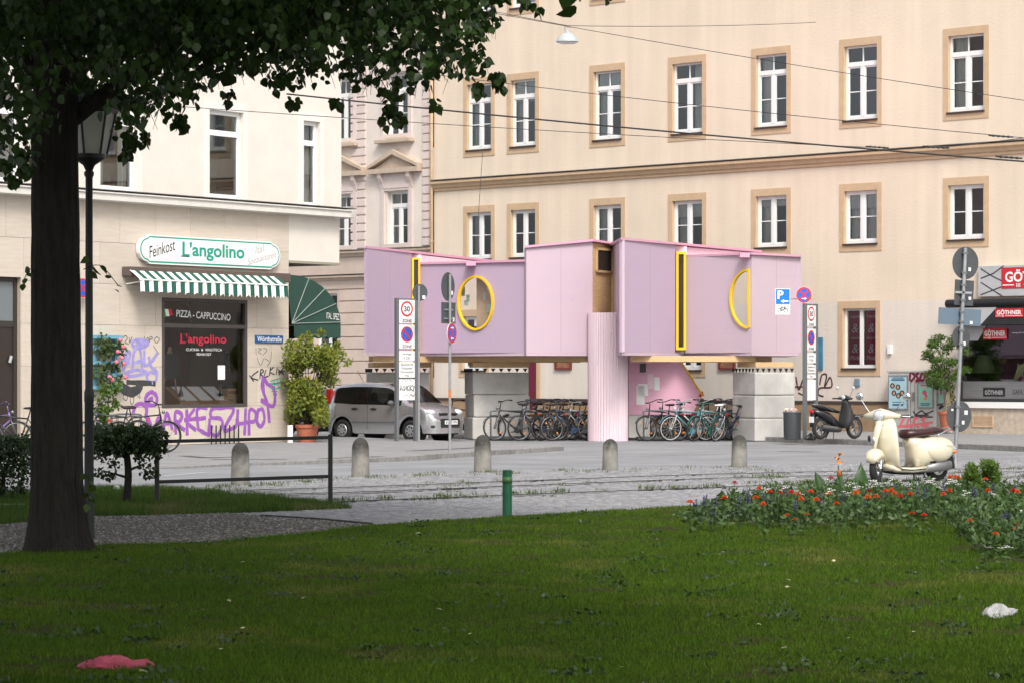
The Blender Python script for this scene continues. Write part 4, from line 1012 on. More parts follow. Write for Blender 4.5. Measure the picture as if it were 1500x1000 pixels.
def ringframe(parent, W, hole, t=.055, y0=-.06, y1=.03):
    c = Vector((sum(h[0] for h in hole) / len(hole), sum(h[1] for h in hole) / len(hole))); k = len(hole)
    inn = []
    for v in hole:
        e = Vector(v) - c; inn.append(c + e * (1 - t / max(e.length, .1)))
    b = MB(); rings = []
    for v, w in zip(hole, inn): rings.append([W(v[0], y0, v[1]), W(w.x, y0, w.y), W(w.x, y1, w.y), W(v[0], y1, v[1])])
    rings.append(rings[0]); b.loft(rings, cap=False)
    f = b.build('window_frame', M_yellow, parent)
    MB().poly([W(w.x, 0.0, w.y) for w in inn]).build('pane', glass('pavilion_glass', (.92, .92, .9), .04), parent)
    return f
zA, zA2, zB_, zC, zD = 4.87, 4.568, 5.13, 5.057, 4.74
wall(537, 73.5, 603, 76.5, zA, M_mauve)
fr2 = pfr(615, 76.6, 771, 74.7)
hole = [fr2.uv(697.5 + 26.5 * math.cos(t), 444 + 40 * math.sin(t)) for t in (2 * math.pi * k / 48 for k in range(48))]
wA2, _, WA2 = wall(615, 76.6, 771, 74.7, zA2, M_mauve, hole); ringframe(wA2, WA2, hole)
wall(771, 74.55, 868, 75.4, (4.918, zB_), M_pinkb)
wall(768, 74.75, 771, 74.56, 4.918, M_pinkb, zb=zA2 - .05, name='cheek')
wall(897, 76.6, 911, 73.0, zC, M_pinkb)
wall(911, 73.0, 989, 75.7, zC, M_mauve)
fr4 = pfr(1004, 75.9, 1101, 74.4)
hole = [fr4.uv(1098.5 - 28.5 * math.sin(R(t)), 438 - 44 * math.cos(R(t))) for t in range(0, 181, 7)][::1]
hole += [fr4.uv(1098.5, 480 - k * 10.5) for k in range(0, 9)]
hole.reverse()
wD, _, WD = wall(1004, 75.9, 1101, 74.4, zD, M_pinkb, hole); ringframe(wD, WD, hole)
wall(1101, 74.4, 1170, 75.9, zD, M_pinkb)
# long clerestory fascias that carry on behind the lower roofs
wall(614.5, 76.95, 722, 82.5, zA - .03, M_palepink, zb=zA2 - .1, name='fascia')
wall(1004, 76.3, 1112, 80.4, zC - .03, M_palepink, zb=zD - .1, name='fascia')
# slit windows
def slit(p0, Y0, p1, Y1, z0, z1):
    fr = pfr(p0, Y0, p1, Y1); L = fr.u(p1); b = MB(); o = fr.o - PO
    M = Matrix.Translation((o.x, o.y, -GZ)) @ Matrix.Rotation(fr.ang, 4, 'Z')
    rect_frame(b, 0, L, z0, z1, L * .23, -.05, .05); b.xf(M); w = b.build('slit_window', M_yellow, PV)
    b = MB().box(L * .23, L * .77, .0, .01, z0, z1).xf(M); b.build('pane', M_dglass, w)
slit(603, 76.5, 615, 76.55, ZB + .02, zA - .12); slit(989.5, 75.75, 1004, 75.85, ZB + .08, zC - .18)
wall(986, 75.9, 1006, 76.1, zC - .02, M_palepink, name='post'); wall(600, 76.8, 617, 76.9, zA - .02, M_palepink, name='post')
# pine end panel with small window, in the recess over the column
pw, frp, WP = wall(868.5, 75.5, 897, 76.55, zB_ - .02, M_pine, name='end_panel')
b = MB(); u0, u1 = frp.u(872), frp.u(896); zw0, zw1 = frp.z(884, 400), frp.z(884, 364)
for q in ((u0, u1, zw1 - .06, zw1), (u0, u1, zw0, zw0 + .06), (u0, u0 + .05, zw0, zw1), (u1 - .05, u1, zw0, zw1), (u1 - .04, u1 + .02, zw0 - 1.1, zw0)):
    b.prism([WP(q[0], -.06, q[2]), WP(q[1], -.06, q[2]), WP(q[1], -.06, q[3]), WP(q[0], -.06, q[3])], frp.inw * .05)
b.build('window_frame', M_pine, pw); MB().poly([WP(u0, -.025, zw0), WP(u1, -.025, zw0), WP(u1, -.025, zw1), WP(u0, -.025, zw1)]).build('pane', M_dglass, pw)
# roofs, floors and back walls
def slab(name, pts, z0, z1, m, grow=.08, parent=PV, dz=None):
    c = sum((Vector((X(a, Y), Y, 0)) for a, Y in pts), Vector()) / len(pts); q = []
    for a, Y in pts:
        v = Vector((X(a, Y), Y, 0)); e = (v - c).normalized(); q.append(v + e * grow - Vector((PO.x, PO.y, 0)))
    zz = dz or [0] * len(q); return MB().loft([[(v.x, v.y, z0 - GZ + e) for v, e in zip(q, zz)], [(v.x, v.y, z1 - GZ + e) for v, e in zip(q, zz)]]).build(name, m, parent)
rA = [(537, 73.5), (614, 77.0), (722, 82.5), (690, 84.0), (600, 79.0), (560, 76.5)]
rA2 = [(614, 76.7), (771, 74.7), (800, 79.5), (722, 82.0)]
rB = [(771, 74.55), (868, 75.4), (911, 76.9), (905, 81), (800, 80)]
rC = [(911, 73.0), (1004, 76.2), (1112, 80.4), (1060, 83.5), (930, 80.0), (897, 76.6)]
rD = [(1004, 76.1), (1101, 74.4), (1170, 75.9), (1150, 81), (1112, 80.2)]
for r, z, nm in ((rA, zA, 0), (rA2, zA2, 0), (rB, zB_, 0), (rC, zC, 0), (rD, zD, 0)):
    slab('roof', r, z + .002, z + .06, M_pinkedge, .12, dz=([-.212, 0, -.06, -.06, -.25] if r is rB else None)); slab('floor', r, ZB - .08, ZB - .003, M_pinkb, .0)
M_ply = mat('interior_ply', (.55, .42, .27), .7, var=.2, vscale=4)
for pts, zt in (((560, 76.5, 600, 79), zA), ((905, 81, 800, 80), zB_ - .3), ((930, 80, 897, 76.6), zC), ((1170, 75.9, 1150, 81), zD)):
    a, Ya, b_, Yb = pts
    wall(b_, Yb, a, Ya, zt - .01, M_mauve, th=.06, name='back_wall') if b_ < a else wall(a, Ya, b_, Yb, zt - .01, M_mauve, th=.06, name='back_wall')
# interior partition glimpsed through the round windows, with pale green paper notes
pr, frq, WQ = wall(698, 76.0, 730, 75.6, zA2 - .1, M_ply, name='partition'); 
pr2, frq2, WQ2 = wall(660, 78.6, 745, 78.9, ZB + .75, mat('dark_ply', (.12, .08, .05), .7), name='bench_front')
nb_ = MB()
for px, py, w, h in ((676, 420, 5, 14), (683, 432, 5, 10), (708, 428, 3, 12), (713, 420, 5, 6), (713, 446, 7, 12), (680, 440, 6, 8)):
    a = frq.uv(px, py + h, -.02); b2 = frq.uv(px + w, py, -.02); nb_.poly([WQ(a[0], -.02, a[1]), WQ(b2[0], -.02, a[1]), WQ(b2[0], -.02, b2[1]), WQ(a[0], -.02, b2[1])])
nb_.build('paper_note', mat('pale_green_paper', (.45, .62, .5), .8), PV)
wall(1066, 76.9, 1100, 76.6, ZB + .62, M_ply, name='bench_front')
# rain spouts
for px, Y, z in ((690, 75.55, zA2 - .02), (1090, 74.4, zD - .02)):
    c = pt(px, Y, z); MB().box(c.x - .13, c.x + .13, c.y - .25, c.y + .1, c.z - .06, c.z + .05).build('rain_spout', M_pinkedge, PV, bevel=.01)
# timber beams beneath
def beam(p0, Y0, p1, Y1, z0, z1, th=.16):
    fr = pfr(p0, Y0, p1, Y1); L = fr.u(p1); o = fr.o - PO; M = Matrix.Translation((o.x, o.y, -GZ)) @ Matrix.Rotation(fr.ang, 4, 'Z')
    MB().box(0, L, 0, th, z0, z1).xf(M).build('beam', M_pine, PV, bevel=.008)
for a in ((546, 75.2, 640, 76.9), (608, 77, 860, 75.6), (640, 78.9, 850, 78.6), (925, 74.4, 1107, 74.9), (960, 78, 1130, 77.5)): beam(*a, ZB - .24, ZB - .085)
for a in ((693, 76.4, 776, 76.6), (546, 77, 632, 77.3), (1080, 75.4, 1107, 74.7), (1107, 74.7, 1162, 75.2)): beam(*a, ZB - .38, ZB - .245, .9 if a[0] in (693, 546) else .2)
# ribbed column
cc = pt(890.5, 75.25, GZ); Rc = 29.6 / F * 75.2; rings = []; nf = 44
zt_ = Z(458, 74.8)
def flute(z): return [(cc.x + (Rc - (.0 if k % 3 else .016)) * math.cos(2 * math.pi * k / (nf * 3)), cc.y + (Rc - (.0 if k % 3 else .016)) * math.sin(2 * math.pi * k / (nf * 3)), z - GZ) for k in range(nf * 3)]
MB().loft([flute(GZ), flute(zt_)]).build('column', M_pinkcol, PV)
# stair parapet under the right module
sp = [(921, 518), (991, 518), (1029, 579), (1013, 607), (921, 607)]
fs_ = pfr(921, 76.0, 1030, 76.8); o = fs_.o - PO
Wf = lambda p, y: Vector((o.x, o.y, 0)) + fs_.d * fs_.uv(*p)[0] + fs_.inw * y + Vector((0, 0, fs_.uv(*p)[1] - GZ))
pp_ = MB().prism([Wf(p, 0) for p in sp], fs_.inw * .9).build('stair_side', paint_wood('rose_boards', (.72, .40, .50), (.64, .36, .48)), PV)
tb = MB(); a, b_ = Wf((990, 518), -.02), Wf((1029, 579), -.02); tb.tube([a, b_], .025, 6); tb.build('edge_strip', M_yellow, PV)
MB().prism([Wf((1023, 580), -.03), Wf((1031, 579), -.03), Wf((1028, 572), -.03)], fs_.inw * .02).build('corner_flag', M_red, PV)
cbm = MB().prism([Wf((921, 607.5), 0), Wf((952, 607.5), 0), Wf((952, 640), 0), Wf((921, 640), 0)], fs_.inw * .7); cbm.build('concrete_base', M_conc, PV)
for (x0, y0, x1, y1), m in (((937, 532, 946, 545), M_darkgrey), ((932, 564, 944, 592), M_signwhite), ((934, 562, 949, 579), M_white), ((948, 547, 957, 569), M_palepink), ((958, 552, 966, 571), M_signwhite)):
    MB().prism([Wf((x0, y1), -.012), Wf((x1, y1), -.012), Wf((x1, y0), -.012), Wf((x0, y0), -.012)], fs_.inw * .01).build('notice', m, PV)
# concrete piers: three courses of cast blocks each
def pier(lab, c, e1, e2, courses=3, h=.60):
    t = thing('concrete_pier', lab, 'pier', (c[0], c[1], GZ)); e1 = Vector((*e1, 0)); e2 = Vector((*e2, 0))
    for k in range(courses):
        j = Vector((random.uniform(-.02, .02), random.uniform(-.02, .02), 0)); z0, z1 = k * h + .004, (k + 1) * h - .004
        MB().prism([j + Vector((0, 0, z0)), j + e2 + Vector((0, 0, z0)), j + e1 + e2 + Vector((0, 0, z0)), j + e1 + Vector((0, 0, z0))], (0, 0, z1 - z0)).build('concrete_block', M_conc, t, bevel=.035)
    for base, e in ((Vector(), e2), (Vector(), e1)):
        n = 7; d = e.normalized(); 
        for k in range(n):
            p = base + e * (k + .2) / n; q = base + e * (k + .8) / n; r_ = (p + q) / 2
            m = MB().prism([p + Vector((0, 0, courses * h + .10)), q + Vector((0, 0, courses * h + .10)), r_ + Vector((0, 0, courses * h - .0))], Vector((-d.y, d.x, 0)) * .03).build('rubber_pad', M_rubber, t)
pier('stacked pale concrete block pier beside the litter bin', (X(1106, 74.4), 74.4), (-.5, 1.2), (1.1, .6))
pier('stacked concrete block pier between parked car and bicycles', (X(693, 76.6), 76.6), (-.25, 1.3), (1.5, .1))
pier('concrete block pier behind the silver car', (X(546, 77.2), 77.2), (-.25, 1.3), (1.5, .2))
# ------------------------------------------------------------------ signs
def dpoly(mb, cx, cz, r, y, n=32, sx=1.0):
    mb.poly([(cx + r * sx * math.cos(2 * math.pi * k / n), y, cz + r * math.sin(2 * math.pi * k / n)) for k in range(n)]); return mb
def bar(mb, cx, cz, L, w, ang, y):
    c, s = math.cos(ang), math.sin(ang); mb.poly([(cx + a * c - b * s, y, cz + a * s + b * c) for a, b in ((-L, -w), (L, -w), (L, w), (-L, w))]); return mb
def disc_body(parent, cx, cz, r, m=M_signback, y=0.0, t=.012):
    b = MB(); b.cyl((cx, y, cz), (cx, y + t, cz), r, n=32); return b.build('sign_plate', m, parent)
def no_stopping(parent, cx, cz, r, y=-.001, arrow=True, cross=True):
    d = disc_body(parent, cx, cz, r, M_signwhite)
    dpoly(MB(), cx, cz, r * .97, y - .001).build('red_ring', M_red, d); dpoly(MB(), cx, cz, r * .78, y - .003).build('blue_field', M_blue, d)
    b = MB(); bar(b, cx, cz, r * .78, r * .085, R(-45), y - .005)
    if cross: bar(b, cx, cz, r * .78, r * .085, R(45), y - .0055)
    b.build('red_bar', M_red, d)
    if arrow: arrow_sym(d, cx, cz - r * .45, r * .35, y - .008)
def arrow_sym(parent, cx, cz, s, y, left=False, m=None):
    k = -1 if left else 1; b = MB()
    b.poly([(cx - s, y, cz - s * .16), (cx + s * .4, y, cz - s * .16), (cx + s * .4, y, cz + s * .16), (cx - s, y, cz + s * .16)] if k > 0 else [(cx - s * .4, y, cz - s * .16), (cx + s, y, cz - s * .16), (cx + s, y, cz + s * .16), (cx - s * .4, y, cz + s * .16)])
    b.poly([(cx + k * s, y, cz), (cx + k * s * .2, y, cz + s * .5), (cx + k * s * .2, y, cz - s * .5)] if k > 0 else [(cx - s, y, cz), (cx - s * .2, y, cz - s * .5), (cx - s * .2, y, cz + s * .5)])
    b.build('arrow', m or M_white, parent)
def totem(lab, pxc, base_py, zg, dirv, width, rows, top_py, gfx=False):
    Y = (CAMZ - zg) * F / (base_py - HY); t = thing('zone_sign_column', lab, 'sign', (X(pxc, Y), Y, zg), math.atan2(dirv[1], dirv[0]))
    s = Y / F; zz = lambda py: CAMZ + (HY - py) * s - zg
    H = zz(top_py); w = width / 2
    for x in (-w, w): MB().box(x - .04, x + .04, -.05, .05, 0, H).build('post', mat('post_grey', (.13, .135, .14), .5), t, bevel=.008)
    MB().box(-w + .04, w - .04, -.03, .03, H - .04, H - .01).build('top_rail', MATS['post_grey'], t)
    kinds = ('30', 'np', 'txt1', 'txt2', 'blank')
    for k, (a, b) in zip(kinds, rows):
        z1, z0 = zz(a), zz(b); p = MB().box(-w + .045, w - .045, -.025, .02, z0 + .012, z1 - .012).build('panel', M_signwhite, t); zc = (z0 + z1) / 2; h = z1 - z0; y = -.027; iw = w - .06
        if k in ('30', 'np'):
            r = min(iw * .80, h * .37); cz = zc + h * .09
            dpoly(MB(), 0, cz, r, y - .001).build('red_ring', M_red, p)
            if k == '30':
                dpoly(MB(), 0, cz, r * .76, y - .003).build('white_field', M_signwhite, p); text_mb('30', -r * .48, r * .48, cz - r * .36, cz + r * .36, y=y - .006, bold=.02).build('lettering', M_ink, p)
            else:
                dpoly(MB(), 0, cz, r * .80, y - .003).build('blue_field', M_blue, p); bb = MB(); bar(bb, 0, cz, r * .8, r * .12, R(-45), y - .005); bb.build('red_bar', M_red, p)
            text_mb('ZONE', -iw * .62, iw * .62, z0 + h * .05, z0 + h * .17, y=y - .003, bold=.01).build('lettering', M_ink, p)
        elif k == 'txt1':
            for i, tx in enumerate(('werktags', '9-23h')): text_mb(tx, -iw * (.6, .42)[i], iw * (.6, .42)[i], z0 + h * (.55, .2)[i], z0 + h * (.8, .42)[i], y=y - .003).build('lettering', M_greytext, p)
        elif k == 'txt2':
            for i, tx in enumerate(('Bewohner mit', 'Parkausweis', 'Franzosenviertel', 'frei')): text_mb(tx, -iw * (.8, .7, .85, .25)[i], iw * (.8, .7, .85, .25)[i], z0 + h * (.74, .52, .30, .08)[i], z0 + h * (.90, .68, .46, .23)[i], y=y - .003).build('lettering', M_greytext, p)
        elif gfx:
            bb = MB()
            for st in ([(-.22, .0), (-.2, .14), (-.14, .0), (-.22, .05)], [(-.1, 0), (-.1, .13), (-.02, .06), (-.1, 0)], [(.0, .12), (-.0, .0), (.07, .0), (0, .06), (.06, .12)], [(.1, .0), (.1, .13), (.17, .12), (.1, .06), (.18, 0)], [(.18, .12), (.24, .1), (.2, -.04)], [(.1, -.12), (.16, -.1), (.2, -.16), (.24, -.1)]):
                ribbon(bb, [(q[0] * w / .31, zc + q[1] - .02) for q in st], .022, y - .003)
            bb.build('graffiti', M_ink, p)
            bb = MB()
            for st in ([(-.15, .2), (-.1, .3), (-.02, .22), (.05, .3), (.15, .22)], [(-.1, -.2), (0, -.15), (.1, -.22)]): ribbon(bb, smooth_line([(q[0] * w / .31, zc + q[1] * .9) for q in st]), .014, y - .003)
            bb.build('graffiti', mat('faint_grey', (.35, .35, .36), .8), p)
    return t, Y
totem('tall sign column of 30 zone panels in front of the silver car', 595, 645, PVL, (.75, .66), .60, ((438, 474), (475, 511), (513, 529), (529, 553), (554, 586)), 437, True)
tt, YR = totem('tall sign column of 30 zone panels between litter bin and black scooter', 1187, 642, PVR, (.56, .83), .58, ((447, 479), (481, 514), (516, 532), (533, 554), (555, 586)), 445)
# parking sign and no-stopping disc on the right column
ps = thing('parking_sign', 'blue P parking sign with bicycle panel on an arm', 'sign', (X(1146, YR), YR - .1, PVR), R(12)); s_ = YR / F; zr_ = lambda py: CAMZ + (HY - py) * s_ - PVR
pl = MB().box(-.195, .195, 0, .012, zr_(447), zr_(423)).build('sign_plate', M_signwhite, ps, bevel=.003)
MB().box(-.18, .18, -.003, -.0005, zr_(446) , zr_(424)).build('blue_field', mat('sign_blue', (.0, .17, .58), .4), pl)
text_mb('P', -.14, .02, zr_(438.5), zr_(426), y=-.006, bold=.03).build('lettering', M_white, pl); arrow_sym(pl, .05, zr_(441.5), .10, -.006, left=True)
p2 = MB().box(-.195, .195, 0, .012, zr_(461), zr_(447.5)).build('sign_plate', M_signwhite, ps, bevel=.003)
bb = MB(); zc = zr_(455)
for x in (-.08, .08): bb.torus((x, -.004, zc), (0, 1, 0), .05, .006, 18, 5)
for a, b in (((-.08, zc), (-.03, zc + .07)), ((-.03, zc + .07), (.06, zc + .07)), ((.08, zc), (.05, zc + .10)), ((-.03, zc + .07), (.0, zc)), ((0, zc), (.06, zc + .07)), ((-.08, zc), (0, zc)), ((.05, zc + .1), (.08, zc + .1)), ((-.05, zc + .085), (-.01, zc + .085))):
    bb.cyl((a[0], -.004, a[1]), (b[0], -.004, b[1]), .006, n=5)
bb.build('bicycle_symbol', M_ink, p2)
MB().cyl((.19, .03, zr_(438)), (.52, .06, zr_(438)), .014, n=8).build('arm', M_steel, ps); MB().box(-.02, .02, .012, .05, zr_(460), zr_(425)).build('bracket', M_steel, ps)
ds = thing('no_stopping_sign', 'round no-stopping sign mounted above the right sign column', 'sign', (X(1177, YR), YR - .12, PVR), R(5)); no_stopping(ds, 0, zr_(432.5), .205)
MB().cyl((0, .06, zr_(450)), (0, .06, zr_(424)), .025, n=8).build('post', M_steel, ds)
# pole with two sign backs and a no-stopping disc
Yp = (CAMZ - PVL) * F / (663 - HY); sc_ = Yp / F; zq = lambda py: CAMZ + (HY - py) * sc_ - PVL
sp_ = thing('sign_pole', 'thin grey sign pole with no-stopping disc and two sign backs before round window', 'sign', (X(659, Yp), Yp, PVL), R(64))
MB().cyl((0, 0, 0), (0, 0, zq(402)), .03, n=12).build('pole', M_steel, sp_, smooth=True, autos=True)
disc_body(sp_, .0, zq(420), .30, y=.04); MB().box(-.30, .34, .04, .052, zq(474), zq(443)).build('sign_plate', M_signback, sp_, bevel=.02)
for z in (zq(468), zq(455)): MB().box(-.2, .2, .02, .04, z, z + .03).build('bracket', M_steel, sp_)
stk = MB().box(.12, .2, .03, .038, zq(432), zq(426)); stk.box(.2, .27, .03, .038, zq(471), zq(465)); stk.build('sticker', M_signwhite, sp_)
dd_ = MB().cyl((0, -.05, zq(488)), (0, -.038, zq(488)), .215, n=32).build('sign_plate', M_signwhite, sp_)
zc = zq(488); dpoly(MB(), 0, zc, .21, -.052).build('red_ring', M_red, dd_); dpoly(MB(), 0, zc, .168, -.054).build('blue_field', M_blue, dd_)
bb = MB(); bar(bb, 0, zc, .168, .018, R(45), -.056); bar(bb, 0, zc, .168, .018, R(-45), -.0565); bb.build('red_bar', M_red, dd_); arrow_sym(dd_, 0, zc + .11, .07, -.058); arrow_sym(dd_, 0, zc - .11, .07, -.058, True)
MB().cyl((0, 0, zq(570)), (0, 0, zq(582)), .031, n=12).build('orange_band', mat('orange_tape', (.55, .16, .04), .6), sp_)
# lone sign back behind the left column
Ys = 70.2; zl = lambda py: CAMZ + (HY - py) * Ys / F - PVL
t = thing('sign_pole', 'round dark sign back on pole behind the left zone sign column', 'sign', (X(613.5, Ys), Ys, PVL), R(30)); MB().cyl((0, 0, 0), (0, 0, zl(419)), .03, n=10).build('pole', M_steel, t, smooth=True, autos=True)
disc_body(t, .06, zl(428.5), .21, y=.05); MB().box(.12, .2, .035, .045, zl(438), zl(433)).build('sticker', M_signwhite, t)
# tall leaning pole of sign backs by the shop
bp_ = GG(1399, 678); Yt = bp_.y; zt = lambda py: CAMZ + (HY - py) * Yt / F - bp_.z
t = thing('sign_pole', 'leaning galvanised pole with five grey sign backs beside the cream scooter', 'sign', bp_, R(28)); t.rotation_euler = (0, R(2.75), R(0))
MB().cyl((0, 0, 0), (0, 0, zt(363)), .038, n=12).build('pole', M_steel, t, smooth=True, autos=True)
def rz_(mb, a): return mb.xf(Matrix.Rotation(R(a), 4, 'Z'))
for cx, py0, py1, w, shape in ((-.0, 361, 409, .30, 'd'), (.0, 410, 447, .46, 'r'), (-.06, 452, 476, .92, 'a'), (-.02, 477, 510, .21, 'd'), (.02, 586, 632, .30, 'd')):
    z0, z1 = zt(py1), zt(py0); zc = (z0 + z1) / 2; b = MB()
    if shape == 'd': b.cyl((cx, -.06, zc), (cx, -.048, zc), (z1 - z0) / 2, n=36)
    else: b.box(cx - w / 2, cx + w / 2, -.06, -.048, z0, z1)
    rz_(b, 30 if shape != 'a' else 20).xf(Matrix.Translation((0, .12, 0)))
    p = b.build('sign_plate', M_signback if shape != 'a' else mat('blue_grey_back', (.13, .18, .23), .5, .2), t, bevel=0)
    for dz in (-.3, .3):
        zz_ = zc + dz * (z1 - z0); bb = MB().box(-.05, .05, -.05, .05, zz_ - .02, zz_ + .02); bb.build('clamp', MATS['post_grey'], p)
    bb = MB().box(cx + w * .24, cx + w * .24 + .06, -.066, -.061, zc - .15 if shape == 'd' else zc - .13, zc - .08 if shape == 'd' else zc - .07)
    if py0 == 586: bb.box(cx + .12, cx + .20, -.066, -.061, zc + .04, zc + .12); bb.box(cx - .2, cx - .15, -.066, -.061, zc + .1, zc + .14)
    rz_(bb, 30 if shape != 'a' else 20).xf(Matrix.Translation((0, .12, 0))); bb.build('sticker', M_signwhite, p)
MB().box(-.16, .16, -.045, -.03, zt(430), zt(427)).build('bracket', M_steel, t); MB().box(-.02, .02, -.045, -.032, zt(440), zt(372)).build('bracket', M_steel, t)
# small round no-stopping sign by the trunk
t = thing('no_stopping_sign', 'round no-stopping sign on the travertine wall beside the tree trunk', 'sign', FL.o + FL.d * FL.u(121, -.2) - FL.inw * .2, FL.ang); no_stopping(t, 0, FL.z(121, 422, -.2), .225, arrow=False)
MB().cyl((0, .05, FL.z(121, 422, -.2)), (0, .2, FL.z(121, 422, -.2)), .02, n=8).build('bracket', M_steel, t)

# ------------------------------------------------------------------ stone bollards, railing, green post, lamp post
M_bol = mat('weathered_stone', (.30, .285, .255), .9, var=.5, vscale=5, col2=(.16, .155, .14), bump=.5, bscale=40)
N = M_bol.node_tree.nodes; L = M_bol.node_tree.links     # grime on the exposed heads
tc = N.new('ShaderNodeTexCoord'); sx = N.new('ShaderNodeSeparateXYZ'); L.new(tc.outputs['Object'], sx.inputs[0]); mr = N.new('ShaderNodeMapRange'); mr.inputs[1].default_value = .30; mr.inputs[2].default_value = .50
nz = N.new('ShaderNodeTexNoise'); nz.inputs['Scale'].default_value = 9; ad = N.new('ShaderNodeMath'); ad.operation = 'MULTIPLY_ADD'; ad.inputs[1].default_value = .3; L.new(tc.outputs['Object'], nz.inputs[0]); L.new(nz.outputs[0], ad.inputs[0]); L.new(sx.outputs[2], ad.inputs[2])
L.new(ad.outputs[0], mr.inputs[0]); mr.inputs[1].default_value = .48; mr.inputs[2].default_value = .66
mx = N.new('ShaderNodeMixRGB'); mx.inputs[2].default_value = (.045, .043, .038, 1); b_ = N['Principled BSDF']; src = b_.inputs['Base Color'].links[0].from_socket
L.new(mr.outputs[0], mx.inputs[0]); L.new(src, mx.inputs[1]); L.new(mx.outputs[0], b_.inputs['Base Color'])
bol = [(352, 710, 647, 13.5, 'stone bollard seen through the black railing'), (528, 698.5, 640, 13, 'stone bollard beside the black railing end'), (707, 691.5, 636, 12.5, 'stone bollard in front of the concrete pier and parked bicycles'), (894, 688.5, 642, 11.5, 'stone bollard in front of the ribbed pink column'), (1083, 684.5, 636, 11.5, 'stone bollard in front of the pale concrete pier')]
for px, by, ty, hw, lab in bol:
    p = GG(px, by); s = p.y / F; h = (by - ty) * s; r = hw * s
    prof = [(r * 1.04, 0), (r * 1.03, h * .1), (r * .98, h * .5), (r * .95, h * .74)] + [(r * .95 * math.cos(R(a)), h * .74 + h * .26 * math.sin(R(a))) for a in (15, 30, 45, 60, 75, 86)]
    o = MB().lathe([(0.9 * r, -.1)] + prof, 20).build('stone_bollard', M_bol, smooth=True); o.location = p; o.rotation_euler = (0, 0, random.random() * 6); tag(o, lab, 'bollard')
M_rl = mat('railing_black', (.018, .02, .021), .45)
rl = thing('railing', 'low black steel railing with two bars at the grass edge', 'railing', (X(230, 36.0), 36.0, 0))
xr = X(484, 36.0) - X(230, 36.0); s = 36.0 / F
zf = lambda py: CAMZ + (HY - py) * s
for x, t0 in ((0, zf(641)), (xr, zf(635))): MB().box(x - .028, x + .028, -.028, .028, -.05, t0).build('post', M_rl, rl, bevel=.005)
for (za, zb_, nm) in ((zf(646), zf(640), 'top_bar'), (zf(705), zf(697), 'lower_bar')):
    MB().loft([[(.028, -.022, za - .022), (.028, .022, za - .022), (.028, .022, za + .022), (.028, -.022, za + .022)], [(xr - .028, -.022, zb_ - .022), (xr - .028, .022, zb_ - .022), (xr - .028, .022, zb_ + .022), (xr - .028, -.022, zb_ + .022)]]).build(nm, M_rl, rl, bevel=.004)
p = G(743, 757); gp = thing('marker_post', 'green marker post with pale band at the lawn edge', 'post', p); s = p.y / F; h = 69 * s; r = 7 * s
MB().lathe([(r, -.05), (r, h * .72), (r, h), (r * .9, h + .004)], 16).build('post', mat('green_paint', (.012, .11, .055), .45, var=.25, vscale=9), gp, smooth=True, autos=True)
MB().lathe([(r + .003, h * .73), (r + .003, h * .86)], 16).build('band', mat('pale_green_band', (.06, .16, .05), .5), gp, smooth=True)
Yl = 28.6; zl2 = lambda py: CAMZ + (HY - py) * Yl / F
lp_ = thing('lamp_post', 'dark slender park lamp post with glass lantern right behind the tree trunk', 'lamp', (X(130.5, Yl), Yl, .01))
M_lamp = mat('lamp_iron', (.016, .018, .018), .5)
MB().lathe([(.06, 0), (.055, .1), (.048, .4), (.046, zl2(590)), (.05, zl2(588)), (.05, zl2(575)), (.04, zl2(570)), (.036, zl2(262)), (.05, zl2(258)), (.05, zl2(254)), (.035, zl2(252)), (.06, zl2(244)), (.16, zl2(234)), (.165, zl2(228))], 16).build('pole', M_lamp, lp_, smooth=True, autos=True)
hexr = lambda r, z, n=6, a0=R(15): [(.015 + r * math.cos(a0 + 2 * math.pi * k / n), r * math.sin(a0 + 2 * math.pi * k / n), z) for k in range(n)]
lz0, lz1 = zl2(228), zl2(166); r0, r1 = .155, .245
gl = MB(); gl.loft([hexr(r0, lz0), hexr(r1, lz1)], cap=False); gl.build('lantern_glass', mat('milk_glass', (.8, .8, .74), .35, trans=.6), lp_)
br = MB()
for a, b in zip(hexr(r0 + .006, lz0), hexr(r1 + .006, lz1)): br.cyl(a, b, .013, n=6)
br.loft([hexr(r1 + .03, lz1 - .01), hexr(r1 + .04, lz1 + .03), hexr(r1 * .7, lz1 + .14), hexr(.06, lz1 + .2), hexr(.05, lz1 + .28)]); br.build('lantern_frame', M_lamp, lp_)

